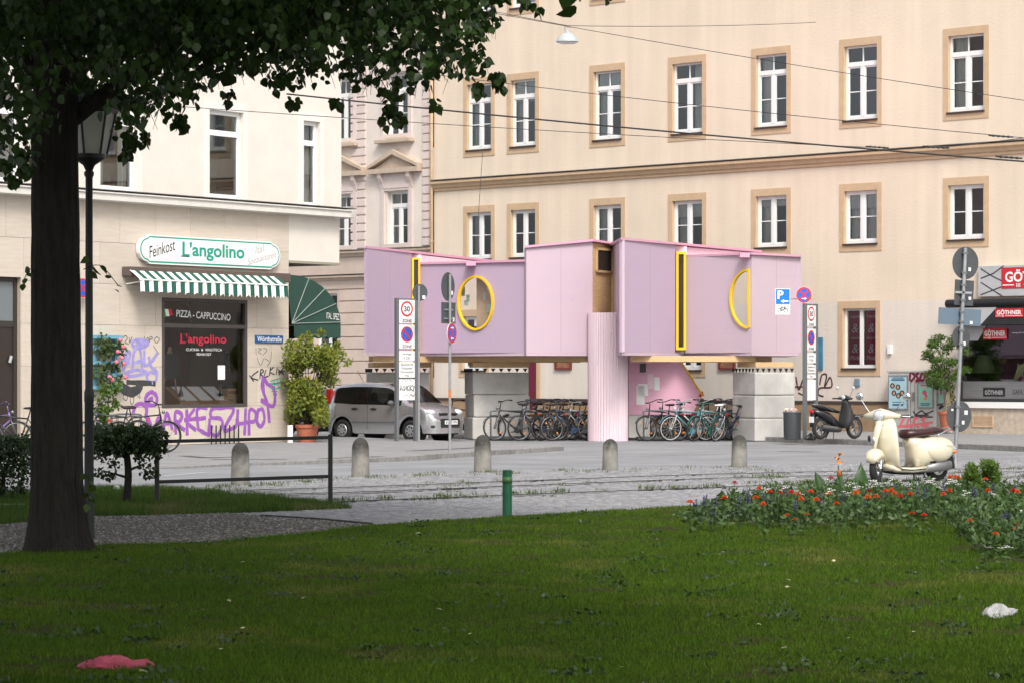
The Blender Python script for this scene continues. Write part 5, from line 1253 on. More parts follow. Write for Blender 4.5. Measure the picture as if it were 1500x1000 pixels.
# ------------------------------------------------------------------ silver hatchback and the dark car behind
M_silver = mat('silver_paint', (.62, .62, .63), .25, .8, coat=.5)
M_wscreen = glass('windscreen_glass', (.5, .54, .53), .10)
M_cglass = glass('car_glass', (.42, .45, .45), .04)
M_clear = mat('headlamp', (.72, .74, .76), .12, .3, coat=1)
def make_car(label, paint, name='hatchback_car'):
    t = thing(name, label, 'car')
    xs = [(-1.80, .62, .46, .88, 1.10, 1.22), (-1.74, .73, .53, .94, 1.25, 1.35), (-1.64, .78, .57, .985, 1.32, 1.425), (-1.575, .80, .59, .99, 1.345, 1.455), (-1.56, .80, .59, .99, 1.35, 1.46), (-1.50, .805, .60, .99, 1.365, 1.475), (-1.38, .81, .61, .985, 1.385, 1.50), (-1.20, .815, .62, .98, 1.40, 1.52), (-1.02, .82, .62, .97, 1.41, 1.535), (-.90, .82, .62, .96, 1.42, 1.55), (-.845, .82, .62, .96, 1.42, 1.55), (-.83, .82, .62, .96, 1.42, 1.55), (-.74, .82, .62, .96, 1.42, 1.55),
          (-.36, .82, .62, .955, 1.42, 1.55), (-.26, .82, .62, .955, 1.42, 1.55), (.25, .82, .61, .95, 1.40, 1.525), (.42, .82, .61, .945, 1.355, 1.46), (.58, .82, .62, .94, 1.27, 1.36), (.66, .82, .625, .938, 1.21, 1.30), (.725, .82, .63, .935, 1.16, 1.25), (.74, .82, .63, .935, 1.15, 1.24), (.80, .82, .64, .935, 1.105, 1.19), (.92, .815, .66, .93, 1.01, 1.09), (1.02, .81, .68, .925, .965, 1.02), (1.10, .80, .68, .92, .95, .995), (1.28, .79, .66, .895, .925, .965), (1.40, .78, .64, .87, .90, .935), (1.46, .77, .62, .855, .885, .92), (1.475, .767, .618, .85, .88, .914), (1.54, .75, .60, .825, .855, .887), (1.60, .73, .58, .80, .83, .86), (1.70, .67, .52, .70, .74, .77), (1.78, .58, .45, .58, .62, .64), (1.82, .50, .40, .50, .52, .54)]
    def zb(x):
        for wc in (-1.20, 1.10):
            if abs(x - wc) < .365: return max(.2, .29 + math.sqrt(.365 ** 2 - (x - wc) ** 2))
        return .20 if x < 1.5 else .22
    secs = []
    for x, hw, hr, zbt, zw, zr in xs:
        z0 = zb(x); bow = min(1, (1.82 - abs(x)) / .5 + .6)
        secs.append([(hw * .96, z0), (hw, max(.42, z0 + .025)), (hw * 1.005, max(.64, z0 + .05)), (hw * .975, max(zbt, z0 + .08)), (hr + .07 if zw - zbt > .08 else max(hr + .03, hw * .93), zw), (hr, zr - .035), (hr * .55, zr - .008), (0, zr)])
    nrow = 8
    cells = {'body': [], 'glass': [], 'front': []}
    for i in range(len(xs) - 1):
        xm = (xs[i][0] + xs[i + 1][0]) / 2
        for j in range(nrow - 1):
            k = 'body'
            if j == 3 and -1.50 < xm < .80: k = 'glass'
            if j >= 5 and .25 < xm < 1.02: k = 'front'
            cells[k].append((i, j))
    def mk(lst, name, m, sm=True, off=0.0):
        b = MB(); idx = {}
        for side in (1, -1):
            for i, j in lst:
                f = []
                for ii, jj in ((i, j), (i + 1, j), (i + 1, j + 1), (i, j + 1)):
                    key = (side if secs[ii][jj][0] > 1e-6 else 0, ii, jj)
                    if key not in idx: idx[key] = len(b.v); b.v.append((xs[ii][0], side * secs[ii][jj][0], secs[ii][jj][1]))
                    f.append(idx[key])
                b.f.append(tuple(f) if side < 0 else tuple(reversed(f)))
        if name == 'body':
            for ii, rev in ((0, False), (len(xs) - 1, True)):
                ring = [idx[(-1 if secs[ii][j][0] > 1e-6 else 0, ii, j)] for j in range(nrow)] + [idx[(1, ii, j)] for j in range(nrow - 2, -1, -1)]
                b.f.append(tuple(reversed(ring)) if rev else tuple(ring))
        return b.build(name, m, t, smooth=sm)
    bd = mk(cells['body'], 'body', paint); bd.modifiers.new('sub', 'SUBSURF').render_levels = 1
    mk(cells['glass'], 'side_glass', M_cglass); mk(cells['front'], 'windscreen', M_wscreen)
    MB().box(-1.6, 1.6, -.60, .60, .18, .78).build('underbody', M_black, t)
    for s in (1, -1):
        MB().box(-.345, -.275, s * .66 - .16, s * .66 + .16, .96, 1.0).build('pillar_foot', M_black, t)
        for wx in (-1.20, 1.10):
            w = MB().torus((wx, s * .71, .285), (0, 1, 0), .215, .075, 30, 10, 1.15).build('wheel', M_rubber, t, smooth=True)
            MB().cyl((wx, s * .775, .285), (wx, s * .79, .285), .165, .15, 24).build('hub_cap', mat('hub_silver', (.42, .43, .44), .4, .5), w)
            for k in range(7):
                a = 2 * math.pi * k / 7; vt = MB(); vt.cyl((wx + .105 * math.cos(a), s * .788, .285 + .105 * math.sin(a)), (wx + .105 * math.cos(a), s * .794, .285 + .105 * math.sin(a)), .026, n=8); vt.build('vent', M_black, w)
            arch = MB(); pts = [(wx + .375 * math.cos(R(q)), s * .81, .30 + .375 * math.sin(R(q))) for q in range(0, 181, 12)]; 
            MB().cyl((wx, s * .50, .30), (wx, s * .64, .30), .36, n=24).build('wheel_well', M_black, t)
        for hx in (-.62, .02):
            MB().sphere((hx - .12, s * .828, .845), (.11, .02, .028), 12, 7).build('door_handle', M_black, t, smooth=True)
        sm_ = MB()
        for x_ in (-.31, .66, -1.42):
            sm_.tube([(x_, s * .826, .30), (x_ + .01, s * .830, .62), (x_, s * .81, .93)], .004, 5)
        sm_.tube([(-.84, s * .832, .5), (0, s * .834, .5), (.72, s * .832, .5)], .006, 5); sm_.build('panel_gap', mat('gap_dark', (.05, .05, .052), .7), t)
        m = MB().sphere((.58, s * .93, 1.0), (.07, .11, .075), 14, 9).build('door_mirror', mat('mirror_grey', (.09, .09, .095), .5), t, smooth=True); MB().box(.56, .64, s * .82 - .05, s * .82 + .05, .96, .99).build('mirror_foot', M_black, m)
        MB().sphere((1.575, s * .56, .755), (.165, .165, .095), 16, 10).build('headlamp', M_clear, t, smooth=True)
        fg = MB().sphere((1.70, s * .53, .40), (.08, .14, .065), 14, 9).build('fog_lamp_recess', M_black, t, smooth=True); MB().sphere((1.765, s * .50, .40), (.03, .04, .04), 10, 7).build('fog_lamp', M_clear, fg, smooth=True)
        MB().sphere((1.725, s * .52, .56), (.035, .13, .022), 12, 7).build('indicator', M_clear, t, smooth=True)
        MB().box(-1.78, -1.60, s * .70 - .055, s * .70 + .055, .98, 1.36).build('tail_lamp', mat('tail_red', (.45, .02, .015), .3), t, bevel=.03)
    MB().box(1.68, 1.775, -.36, .36, .695, .745).build('upper_grille', M_black, t, bevel=.015)
    em = MB().cyl((1.76, 0, .72), (1.785, 0, .72), .055, n=20).build('emblem', M_chrome, t)
    gr = MB().box(1.74, 1.835, -.40, .40, .36, .60).build('lower_grille', M_black, t, bevel=.04)
    for k in range(4): MB().box(1.83, 1.842, -.36, .36, .395 + k * .05, .41 + k * .05).build('slat', M_darkgrey, gr)
    pl_ = MB().box(1.835, 1.85, -.26, .26, .45, .555).build('number_plate', M_signwhite, t)
    tx = text_mb('E-A 7199', -.22, .22, .468, .538, y=0, bold=.01).xf(Matrix.Translation((1.853, 0, 0)) @ Matrix.Rotation(R(90), 4, 'Z')); tx.build('lettering', M_ink, pl_)
    MB().tube([(1.0, 0, 1.03), (.95, .3, 1.04), (.93, .55, 1.03)], .012, 6).build('wiper', M_black, t)
    MB().cyl((-1.2, .1, 1.55), (-1.42, .1, 1.85), .006, n=6).build('aerial', M_black, t)
    MB().box(-1.05, -.98, -.58, .58, .5, 1.02).build('rear_seat', mat('seat_fabric', (.03, .03, .032), .9), t, bevel=.03)
    MB().box(.70, .95, -.66, .66, .7, .93).build('dashboard', M_black, t, bevel=.04)
    MB().torus((.55, .35, .92), (.8, 0, .5), .17, .014, 20, 6).build('steering_wheel', M_black, t, smooth=True)
    for y in (-.35, .35):
        MB().box(-.52, -.38, y - .22, y + .22, .5, 1.06).build('seat_back', mat('seat_fabric', (.03, .03, .032), .9), t, bevel=.05)
        MB().box(-.345, -.275, (y / .35) * .70 - .03, (y / .35) * .70 + .03, .96, 1.40).build('pillar', M_black, t)
        MB().sphere((-1.02, y, 1.10), (.05, .11, .10), 12, 8).build('headrest', mat('seat_fabric', (.03, .03, .032), .9), t, smooth=True)
        MB().sphere((-.45, y, 1.15), (.06, .12, .12), 12, 8).build('headrest', mat('seat_fabric', (.03, .03, .032), .9), t, smooth=True)
    return t
car = make_car('silver five-door hatchback parked behind the left zone sign column', M_silver)
hd = Vector((.80, -.60)); nrm = Vector((-.6, -.8)); wm = Vector((X(552.5, 74.9), 74.9)); cpos = wm - nrm * .72
car.location = (cpos.x + .05 * hd.x, cpos.y + .05 * hd.y, GZ); car.rotation_euler = (0, 0, math.atan2(hd.y, hd.x))
car2 = copy_tree(car); car2['label'] = 'dark green car half hidden behind the potted bush'; recolor(car2, M_silver, mat('dark_green_paint', (.012, .028, .026), .25, .2, coat=.8))
car2.location = (X(436, 80), 80, GZ); car2.rotation_euler = (0, 0, R(-44))

# ------------------------------------------------------------------ bicycles
M_frame = mat('bicycle_black', (.015, .015, .017), .35); M_rim = mat('rim_alloy', (.22, .22, .22), .35, .8); M_saddle = mat('saddle_black', (.014, .013, .012), .6)
def make_bike(kind_='trek'):
    t = thing('bicycle', 'bicycle', 'bicycle')
    r = .34; wb = .53
    for x, nm in ((wb, 'front_wheel'), (-wb, 'rear_wheel')):
        w = MB().torus((x, 0, r), (0, 1, 0), r - .018, .019, 30, 6).build(nm, M_rubber, t, smooth=True)
        MB().torus((x, 0, r), (0, 1, 0), r - .045, .011, 30, 5).build('rim', M_rim, w, smooth=True)
        sp = MB()
        for k in range(16):
            a = 2 * math.pi * k / 16; sp.cyl((x + .02 * math.cos(a), .02 * (-1) ** k, r + .02 * math.sin(a)), (x + (r - .05) * math.cos(a + .2), 0, r + (r - .05) * math.sin(a + .2)), .0022, n=3, cap=False)
        sp.cyl((x, -.05, r), (x, .05, r), .022, n=8); sp.build('spokes', M_rim, w)
        for a in (40, 220):
            rf = MB(); rf.sphere((x + .2 * math.cos(R(a)), 0, r + .2 * math.sin(R(a))), (.025, .01, .025), 8, 5)
            rf.build('reflector', mat('amber_reflector', (.75, .22, .02), .4), w)
    bb_ = (-.10, 0, .28); st = (-.28, 0, .80); hd1 = (.36, 0, .86); hd0 = (.40, 0, .70)
    f = MB(); f.cyl(bb_, st, .017, n=8); f.cyl(hd0, bb_, .019, n=8); f.cyl((hd1[0] - .01, 0, .80), (-.25, 0, .74), .016, n=8); f.cyl(hd1, hd0, .02, n=8)
    for s in (-.05, .05): f.cyl(bb_, (-wb, s, r), .010, n=6); f.cyl((-.26, s * .4, .74), (-wb, s, r), .009, n=6)
    f.build('frame', M_frame, t, smooth=True)
    fk = MB()
    for s in (-.05, .05): fk.tube([(.40, s * .6, .70), (.43, s, .60), (wb, s, r)], .012, 6)
    fk.build('fork', M_rim, t, smooth=True)
    h = MB(); h.cyl(hd1, (.33, 0, 1.0), .014, n=8); h.tube([(.22, -.30, 1.05), (.28, -.26, 1.06), (.35, -.12, 1.02), (.35, .12, 1.02), (.28, .26, 1.06), (.22, .30, 1.05)], .012, 6); h.build('handlebar', M_frame, t, smooth=True)
    for s in (-1, 1): MB().tube([(.24, s * .29, 1.055), (.14, s * .31, 1.045)], .018, 6).build('grip', M_rubber, t, smooth=True)
    sd_ = MB(); sd_.cyl(st, (-.31, 0, .93), .013, n=8); sd_.loft([[(x, w * math.cos(R(q)), .955 + hh * math.sin(R(q))) for q in range(0, 360, 45)] for x, w, hh in ((-.46, .05, .02), (-.42, .085, .032), (-.34, .08, .03), (-.24, .035, .025), (-.17, .02, .015))]); sd_.build('saddle', M_saddle, t, smooth=True)
    c = MB(); c.cyl((bb_[0], .045, .28), (bb_[0], .055, .28), .09, n=18); c.cyl((bb_[0], .06, .28), (.06, .075, .22), .010, n=6); c.box(.01, .11, .07, .15, .21, .235); c.cyl((bb_[0], -.06, .28), (-.26, -.075, .34), .010, n=6); c.box(-.31, -.21, -.15, -.07, .33, .355); c.build('crank', M_frame, t)
    m = MB()
    for x, a0, a1 in ((wb, 20, 120), (-wb, 30, 190)):
        m = MB(); m.loft([[(x + (r + .02) * math.cos(R(a)), y, r + (r + .02) * math.sin(R(a))) for y in (-.025, .025)] for a in range(a0, a1, 12)], cap=False, close=False)
        m.build('mudguard', M_frame, t, smooth=True)
    rk = MB(); rk.tube([(-.32, .05, .76), (-.72, .05, .74), (-.72, -.05, .74), (-.32, -.05, .76)], .007, 5)
    for s in (-.05, .05): rk.cyl((-wb, s, r), (-.58, s, .745), .006, n=5)
    rk.build('carrier', M_frame, t); 
    lp = MB().sphere((.44, 0, .86), (.04, .035, .04), 10, 7).build('headlight', M_rim, t, smooth=True)
    tl = MB().box(-.76, -.73, -.03, .03, .66, .72).build('tail_light', M_red, t)
    return t
bike = make_bike()
def put_bike(first, px, Y, ang, lean, label, color=None, z=GZ, rim=None, saddle=None, sc=1.0):
    o = bike if first else copy_tree(bike)
    o['label'] = label; o.location = (X(px, Y), Y, z); o.rotation_euler = (R(lean), 0, R(ang)); o.scale = (sc, sc, sc)
    if color: recolor(o, M_frame, color)
    if rim: recolor(o, M_rim, rim)
    if saddle: recolor(o, M_saddle, saddle)
    return o
C = lambda n, c: mat(n, c, .35, coat=.4)
c_blu = C('bicycle_blue', (.012, .03, .07)); c_tur = C('bicycle_turquoise', (.08, .24, .29)); c_grn = C('bicycle_green', (.02, .12, .09)); c_sil = C('bicycle_silver', (.35, .36, .37)); c_wht = C('bicycle_white', (.6, .6, .58)); c_red = C('bicycle_red', (.28, .015, .02)); c_nvy = C('bicycle_navy', (.012, .018, .04))
put_bike(True, 752, 75.6, 205, 4, 'slim black bicycle leaning at the concrete pier, first of its row')
for a in ((788, 75.4, 200, -5, 'navy bicycle with amber reflectors next to the slim black bicycle', c_nvy, None), (806, 76.4, 196, 6, 'black bicycle standing behind the navy bicycle', None, None), (836, 75.4, 203, 5, 'dark blue bicycle beside the ribbed pink column', c_blu, None), (850, 76.2, 212, -7, 'silver bicycle half hidden by the ribbed pink column', c_sil, None), (826, 77.2, 190, 8, 'black bicycle at the back of the row beside the pink column', None, None),
          (972, 75.2, 215, 9, 'black bicycle with long handlebar nearest the pink stair side', None, None), (988, 75.9, 222, 6, 'dark bicycle between the stair side and the turquoise bicycle', c_nvy, None), (1008, 75.0, 205, -6, 'turquoise bicycle with white rims under the pink structure', c_tur, c_wht), (1020, 76.0, 214, 7, 'white bicycle behind the turquoise bicycle', c_wht, None), (1034, 75.0, 228, -10, 'green bicycle beside the turquoise bicycle', c_grn, None), (1050, 75.6, 220, 10, 'silver bicycle between green bicycle and concrete pier', c_sil, None), (1062, 75.0, 236, -16, 'dark bicycle tilted against its neighbour by the concrete pier', c_nvy, c_sil), (1072, 76.2, 226, 8, 'black bicycle tucked behind the pale concrete pier', None, None),
          (770, 77.0, 208, -6, 'black bicycle behind the slim black bicycle near the middle pier', None, None), (816, 75.9, 218, 8, 'black bicycle squeezed between the navy and dark blue bicycles', None, None), (842, 77.6, 200, -4, 'navy bicycle at the back beside the pink column', c_nvy, None),
          (980, 77.0, 205, -5, 'black bicycle against the pink stair side at the back', None, None), (1000, 77.2, 210, 6, 'black bicycle at the back behind the turquoise bicycle', None, None), (1042, 76.8, 212, -8, 'black bicycle at the back behind the green bicycle', None, None), (1058, 77.0, 225, 12, 'navy bicycle leaning at the back beside the hoop stand', c_nvy, None),
          (676, 79.5, 150, 5, 'red bicycle standing between the silver car and concrete pier', c_red, None)):
    put_bike(False, *a[:6], rim=a[6], saddle=(M_white if 'green' in a[4] else None), sc=1.0)
for a in ((208, 60.0, 28, 6, 'black bicycle at the shop wall beside the shrub, its tail light red', None, None, PVL), (168, 60.8, 205, 5, 'dark bicycle at the rack behind the trimmed shrub', c_nvy, None, PVL), (22, 58.5, 190, 4, 'black bicycle in front of the dark shop door', None, None, PVL), (-12, 59.5, 20, -4, 'purple bicycle beside the dark shop door', C('bicycle_purple', (.16, .10, .28)), None, PVL)):
    put_bike(False, a[0], a[1], a[2], a[3], a[4], a[5], z=a[7], rim=a[6])
# steel bicycle hoops
def hoop(px, Y, ang, lab, z=GZ):
    t = thing('bicycle_stand', lab, 'bicycle stand', (X(px, Y), Y, z), R(ang)); MB().tube(smooth_line([(-.42, 0, 0), (-.42, 0, .65), (-.36, 0, .78), (.36, 0, .78), (.42, 0, .65), (.42, 0, 0)], 4), .024, 8).build('hoop', MATS['post_grey'], t, smooth=True)
    MB().box(-.62, .62, -.18, .18, .004, .11).build('foot', mat('recycled_plastic', (.06, .065, .062), .8, var=.3, vscale=8), t, bevel=.05)
hoop(742, 75.9, 10, 'grey hoop bicycle stand beside the middle concrete pier'); hoop(966, 75.5, 8, 'grey hoop bicycle stand beside the pink stair side'); hoop(1062, 76.2, 8, 'grey hoop bicycle stand beside the pale concrete pier')
hoop(185, 61.5, 50, 'grey hoop bicycle stand behind the trimmed shrub', PVL)
rk = thing('wall_rack', 'row of short dark steel rods at the foot of the delicatessen wall', 'rack', FL.o, FL.ang)
for k in range(7):
    u = FL.u(310 + k * 6.6, -.12); MB().cyl((u, -.12, 0), (u, -.12, FL.z(330, 622, -.12)), .018, n=6).build('rod', M_rl, rk)
# ------------------------------------------------------------------ cream scooter
def ering(c, a, b, n=14, p=2.0):
    c, a, b = Vector(c), Vector(a), Vector(b); out = []
    for k in range(n):
        t = 2 * math.pi * k / n; ct, st = math.cos(t), math.sin(t)
        out.append(c + a * (abs(ct) ** (2 / p) * (1 if ct >= 0 else -1)) + b * (abs(st) ** (2 / p) * (1 if st >= 0 else -1)))
    return out
def wheel(parent, x, r, w, m_hub, name='wheel', spokes=5, hub=.5):
    t = MB().torus((x, 0, r), (0, 1, 0), r - w / 2, w / 2, 30, 10).build(name, M_rubber, parent, smooth=True)
    b = MB(); b.torus((x, 0, r), (0, 1, 0), r - w, w * .22, 26, 6, 2.0); b.cyl((x, -.04, r), (x, .04, r), .045, n=12)
    for k in range(spokes):
        a = 2 * math.pi * k / spokes; b.cyl((x, 0, r), (x + (r - w) * math.cos(a), 0, r + (r - w) * math.sin(a)), .022, .016, n=6)
    b.build('hub', m_hub, t, smooth=True, autos=True); return t
M_vc = mat('cream_enamel', (.66, .605, .45), .22, coat=1.0); M_seat = mat('brown_leather', (.045, .014, .013), .35)
def make_vespa():
    t = thing('motor_scooter', 'cream vintage-style motor scooter with brown saddle beside the flower bed', 'scooter')
    wheel(t, .64, .215, .10, M_chrome); wheel(t, -.62, .215, .11, M_chrome)
    # legshield
    SP = ((0, .12, .20, .19, .01), (.12, .26, .205, .205, .02), (.22, .36, .25, .225, .05), (.34, .43, .36, .255, .09), (.5, .49, .52, .265, .13), (.66, .505, .67, .245, .14), (.82, .48, .81, .20, .13), (.93, .45, .90, .155, .11), (1, .42, .945, .115, .08))
    def sh(s, q):
        w = q * 2 - 1; x, z, hw, cu = (float(np.interp(s, [r[0] for r in SP], [r[k] for r in SP])) for k in (1, 2, 3, 4))
        return (x - cu * w * w, hw * w, z + .01 * w * w)
    MB().grid(sh, 28, 15).build('leg_shield', M_vc, t, smooth=True, solid=.022)
    MB().tube(smooth_line([sh(k / 10, 0) for k in range(10, -1, -1)], 3), .011, 6).build('shield_trim', M_vc, t, smooth=True); MB().tube(smooth_line([sh(k / 10, 1) for k in range(10, -1, -1)], 3), .011, 6).build('shield_trim', M_vc, t, smooth=True)
    # steering nose and horn cover
    MB().loft([ering((.50, 0, .90), (.05, 0, .0), (0, .06, 0), 12), ering((.555, 0, .75), (.045, 0, 0), (0, .065, 0), 12), ering((.60, 0, .60), (.035, 0, 0), (0, .055, 0), 12), ering((.60, 0, .46), (.02, 0, 0), (0, .03, 0), 12)]).build('nose', M_vc, t, smooth=True)
    MB().sphere((.625, .0, .62), (.014, .04, .075), 12, 9).build('nose_badge', M_chrome, t, smooth=True); MB().sphere((.585, -.14, .66), (.012, .035, .05), 10, 7).build('horn_grille', M_black, t, smooth=True)
    # mudguard
    MB().loft([ering((.86, 0, .30), (.01, 0, .0), (0, .05, .0), 14), ering((.84, 0, .36), (.03, 0, .05), (0, .095, 0), 14), ering((.75, 0, .415), (.04, 0, .085), (0, .125, 0), 14), ering((.64, 0, .425), (.02, 0, .10), (0, .125, 0), 14), ering((.53, 0, .39), (.0, 0, .10), (0, .11, 0), 14), ering((.46, 0, .32), (.01, 0, .06), (0, .08, 0), 14)]).build('front_mudguard', M_vc, t, smooth=True)
    fm = MB(); 
    for s in (-1, 1): fm.loft([[(.64 + .25 * math.cos(R(a)), s * .075, .215 + .25 * math.sin(R(a))) for a in range(30, 165, 15)], [(.64 + .20 * math.cos(R(a)), s * .095, .215 + .19 * math.sin(R(a))) for a in range(30, 165, 15)]], cap=False, close=False)
    fm.build('mudguard_side', M_vc, t, smooth=True, solid=.01)
    MB().cyl((.60, .07, .44), (.64, .075, .215), .02, n=8).build('fork_leg', M_chrome, t)
    # floor, step-through hump and rear cowls
    MB().loft([ering((.42, 0, .24), (0, 0, .05), (0, .15, 0), 14, 3), ering((.30, 0, .20), (0, 0, .045), (0, .20, 0), 14, 3.5), ering((0, 0, .185), (0, 0, .045), (0, .21, 0), 14, 3.5), ering((-.26, 0, .20), (0, 0, .06), (0, .20, 0), 14, 3)]).build('floorboard', M_vc, t, smooth=True)
    MB().loft([ering((.36, 0, .17), (0, 0, .03), (0, .12, 0), 10), ering((.1, 0, .145), (0, 0, .03), (0, .17, 0), 10), ering((-.26, 0, .15), (0, 0, .04), (0, .16, 0), 10)]).build('underside', M_black, t, smooth=True)
    for s in (1, -1): MB().tube([(.25, s * .212, .20), (0, s * .216, .19), (-.24, s * .206, .205)], .008, 6).build('sill_strip', M_black, t)
    MB().box(-.2, .28, -.13, .13, .225, .238).build('floor_mat', M_rubber, t, bevel=.01)
    MB().loft([ering((-.14, 0, .24), (.06, 0, 0), (0, .17, 0), 16, 2.6), ering((-.16, 0, .40), (.07, 0, 0), (0, .13, 0), 16, 2.6), ering((-.13, 0, .55), (.11, 0, 0), (0, .13, 0), 16, 2.6), ering((-.15, 0, .66), (.16, 0, 0), (0, .15, 0), 16, 2.6)]).build('seat_post_panel', M_vc, t, smooth=True)
    MB().loft([ering((-.10, 0, .42), (0, 0, .16), (0, .13, 0), 18, 2.6), ering((-.24, 0, .44), (0, 0, .23), (0, .20, 0), 18, 2.5), ering((-.42, 0, .47), (0, 0, .225), (0, .235, 0), 18, 2.4), ering((-.60, 0, .50), (0, 0, .19), (0, .235, 0), 18, 2.3), ering((-.78, 0, .51), (0, 0, .145), (0, .19, 0), 18, 2.2), ering((-.90, 0, .48), (0, 0, .10), (0, .12, 0), 18), ering((-.95, 0, .46), (0, 0, .04), (0, .05, 0), 18)]).build('rear_cowl', M_vc, t, smooth=True)
    for s in (1, -1):
        MB().sphere((-.52, s * .17, .47), (.27, .10, .17), 20, 12).build('side_panel', M_vc, t, smooth=True)
        lv = MB()
        for k in range(4): lv.box(-.36 - k * .028, -.345 - k * .028, s * .175 - .012, s * .175 + .012, .285, .345)
        lv.build('louvre', M_black, t)
        MB().sphere((-.85, s * .15, .45), (.05, .03, .02), 10, 6).build('indicator', mat('amber_lens', (.7, .18, .02), .3), t, smooth=True)
        gp = MB().cyl((.33, s * .25, 1.0), (.27, s * .40, 1.0), .02, n=10).build('grip', M_rubber, t, smooth=True)
        MB().tube([(.36, s * .24, 1.0), (.38, s * .33, .995), (.33, s * .43, .99)], .007, 6).build('brake_lever', M_chrome, t)
        mr_ = MB(); top = (.30, s * .36, 1.27); mr_.tube([(.38, s * .17, 1.03), (.35, s * .26, 1.14), top], .007, 6); mr_.build('mirror_arm', M_chrome, t)
        mh = MB().sphere((.30, s * .37, 1.29), (.035, .062, .06), 14, 9).build('mirror', M_chrome, t, smooth=True); MB().sphere((.285, s * .37, 1.29), (.032, .056, .054), 14, 9).build('mirror_back', M_black, mh, smooth=True)
    text_mb('Vespa', -.75, -.60, .52, .565, y=-.262, shear=.4).build('lettering', M_chrome, t); text_mb('Vespa', -.75, -.60, .52, .565, y=-.262, shear=.4).xf(Matrix.Rotation(math.pi, 4, 'Z') @ Matrix.Translation((1.35, 0, 0))).build('lettering', M_chrome, t)
    # saddle with chrome grab rail
    MB().loft([ering((.06, 0, .71), (0, 0, .035), (0, .06, 0), 14), ering((.03, 0, .725), (0, 0, .07), (0, .125, 0), 14, 2.6), ering((-.12, 0, .735), (0, 0, .065), (0, .155, 0), 14, 2.6), ering((-.32, 0, .745), (0, 0, .06), (0, .165, 0), 14, 2.6), ering((-.52, 0, .77), (0, 0, .065), (0, .15, 0), 14, 2.6), ering((-.66, 0, .78), (0, 0, .045), (0, .11, 0), 14), ering((-.70, 0, .775), (0, 0, .02), (0, .06, 0), 14)]).build('saddle', M_seat, t, smooth=True)
    MB().tube(smooth_line([(-.52, .13, .70), (-.68, .13, .76), (-.82, .08, .80), (-.82, -.08, .80), (-.68, -.13, .76), (-.52, -.13, .70)], 4), .012, 6).build('grab_rail', M_chrome, t, smooth=True)
    # handlebar head and headlamp
    MB().loft([ering((.33, .29, .99), (.035, 0, 0), (0, 0, .03), 14), ering((.38, .20, 1.0), (.06, 0, 0), (0, 0, .05), 14), ering((.41, .10, 1.01), (.09, 0, 0), (0, 0, .08), 14), ering((.42, 0, 1.015), (.11, 0, 0), (0, 0, .10), 14), ering((.41, -.10, 1.01), (.09, 0, 0), (0, 0, .08), 14), ering((.38, -.20, 1.0), (.06, 0, 0), (0, 0, .05), 14), ering((.33, -.29, .99), (.035, 0, 0), (0, 0, .03), 14)]).build('handlebar_cover', M_vc, t, smooth=True)
    MB().loft([ering((.46, 0, .93), (.06, 0, 0), (0, .06, 0), 12), ering((.49, 0, .86), (.06, 0, 0), (0, .075, 0), 12)]).build('steering_neck', M_vc, t, smooth=True)
    hl = MB().sphere((.49, 0, 1.005), (.06, .088, .088), 18, 11).build('headlamp', M_clear, t, smooth=True); MB().torus((.51, 0, 1.005), (1, 0, 0), .082, .008, 24, 6).build('rim', M_chrome, hl, smooth=True)
    # engine, exhaust, rear guard, stand
    en = MB(); en.loft([ering((-.28, -.08, .20), (0, 0, .07), (0, .06, 0), 12), ering((-.5, -.12, .23), (0, 0, .10), (0, .07, 0), 12), ering((-.70, -.13, .24), (0, 0, .085), (0, .05, 0), 12)]); en.loft([ering((-.28, .10, .20), (0, 0, .06), (0, .05, 0), 12), ering((-.5, .14, .24), (0, 0, .09), (0, .06, 0), 12), ering((-.76, .15, .25), (0, 0, .07), (0, .05, 0), 12)]); en.build('engine_case', mat('cast_alloy', (.30, .30, .30), .45, .7), t, smooth=True)
    MB().loft([[(-.70, -.08, .42), (-.70, .08, .42), (-.86, .08, .44), (-.86, -.08, .44)], [(-.84, -.08, .20), (-.84, .08, .20), (-.92, .08, .19), (-.92, -.08, .19)]]).build('rear_guard', M_black, t)
    MB().box(-.935, -.925, -.09, .09, .22, .36).build('number_plate', M_signwhite, t)
    st_ = MB(); st_.tube([(-.25, .10, .17), (-.30, .14, .01)], .014, 6); st_.tube([(-.25, -.10, .17), (-.30, -.14, .01)], .014, 6); st_.cyl((-.3, -.14, .015), (-.3, .14, .015), .01, n=6); st_.build('stand', M_black, t)
    return t
vs = make_vespa()
STEER = Matrix.Translation((.52, 0, 0)) @ Matrix.Rotation(R(32), 4, 'Z') @ Matrix.Translation((-.52, 0, 0))
first_wheel = True
for ch in vs.children:
    nm = ch.name.split('.')[0]
    if nm in ('grip', 'brake_lever', 'mirror_arm', 'mirror', 'handlebar_cover', 'steering_neck', 'headlamp', 'front_mudguard', 'mudguard_side', 'fork_leg') or (nm == 'wheel' and first_wheel):
        ch.matrix_local = STEER
        if nm == 'wheel': first_wheel = False
hv = Vector((-.84, -.54)).normalized(); vs.location = (X(1326, 44.0), 44.0, .0); vs.rotation_euler = (0, 0, math.atan2(hv.y, hv.x)); vs.scale = (1.02, 1.02, 1.02)

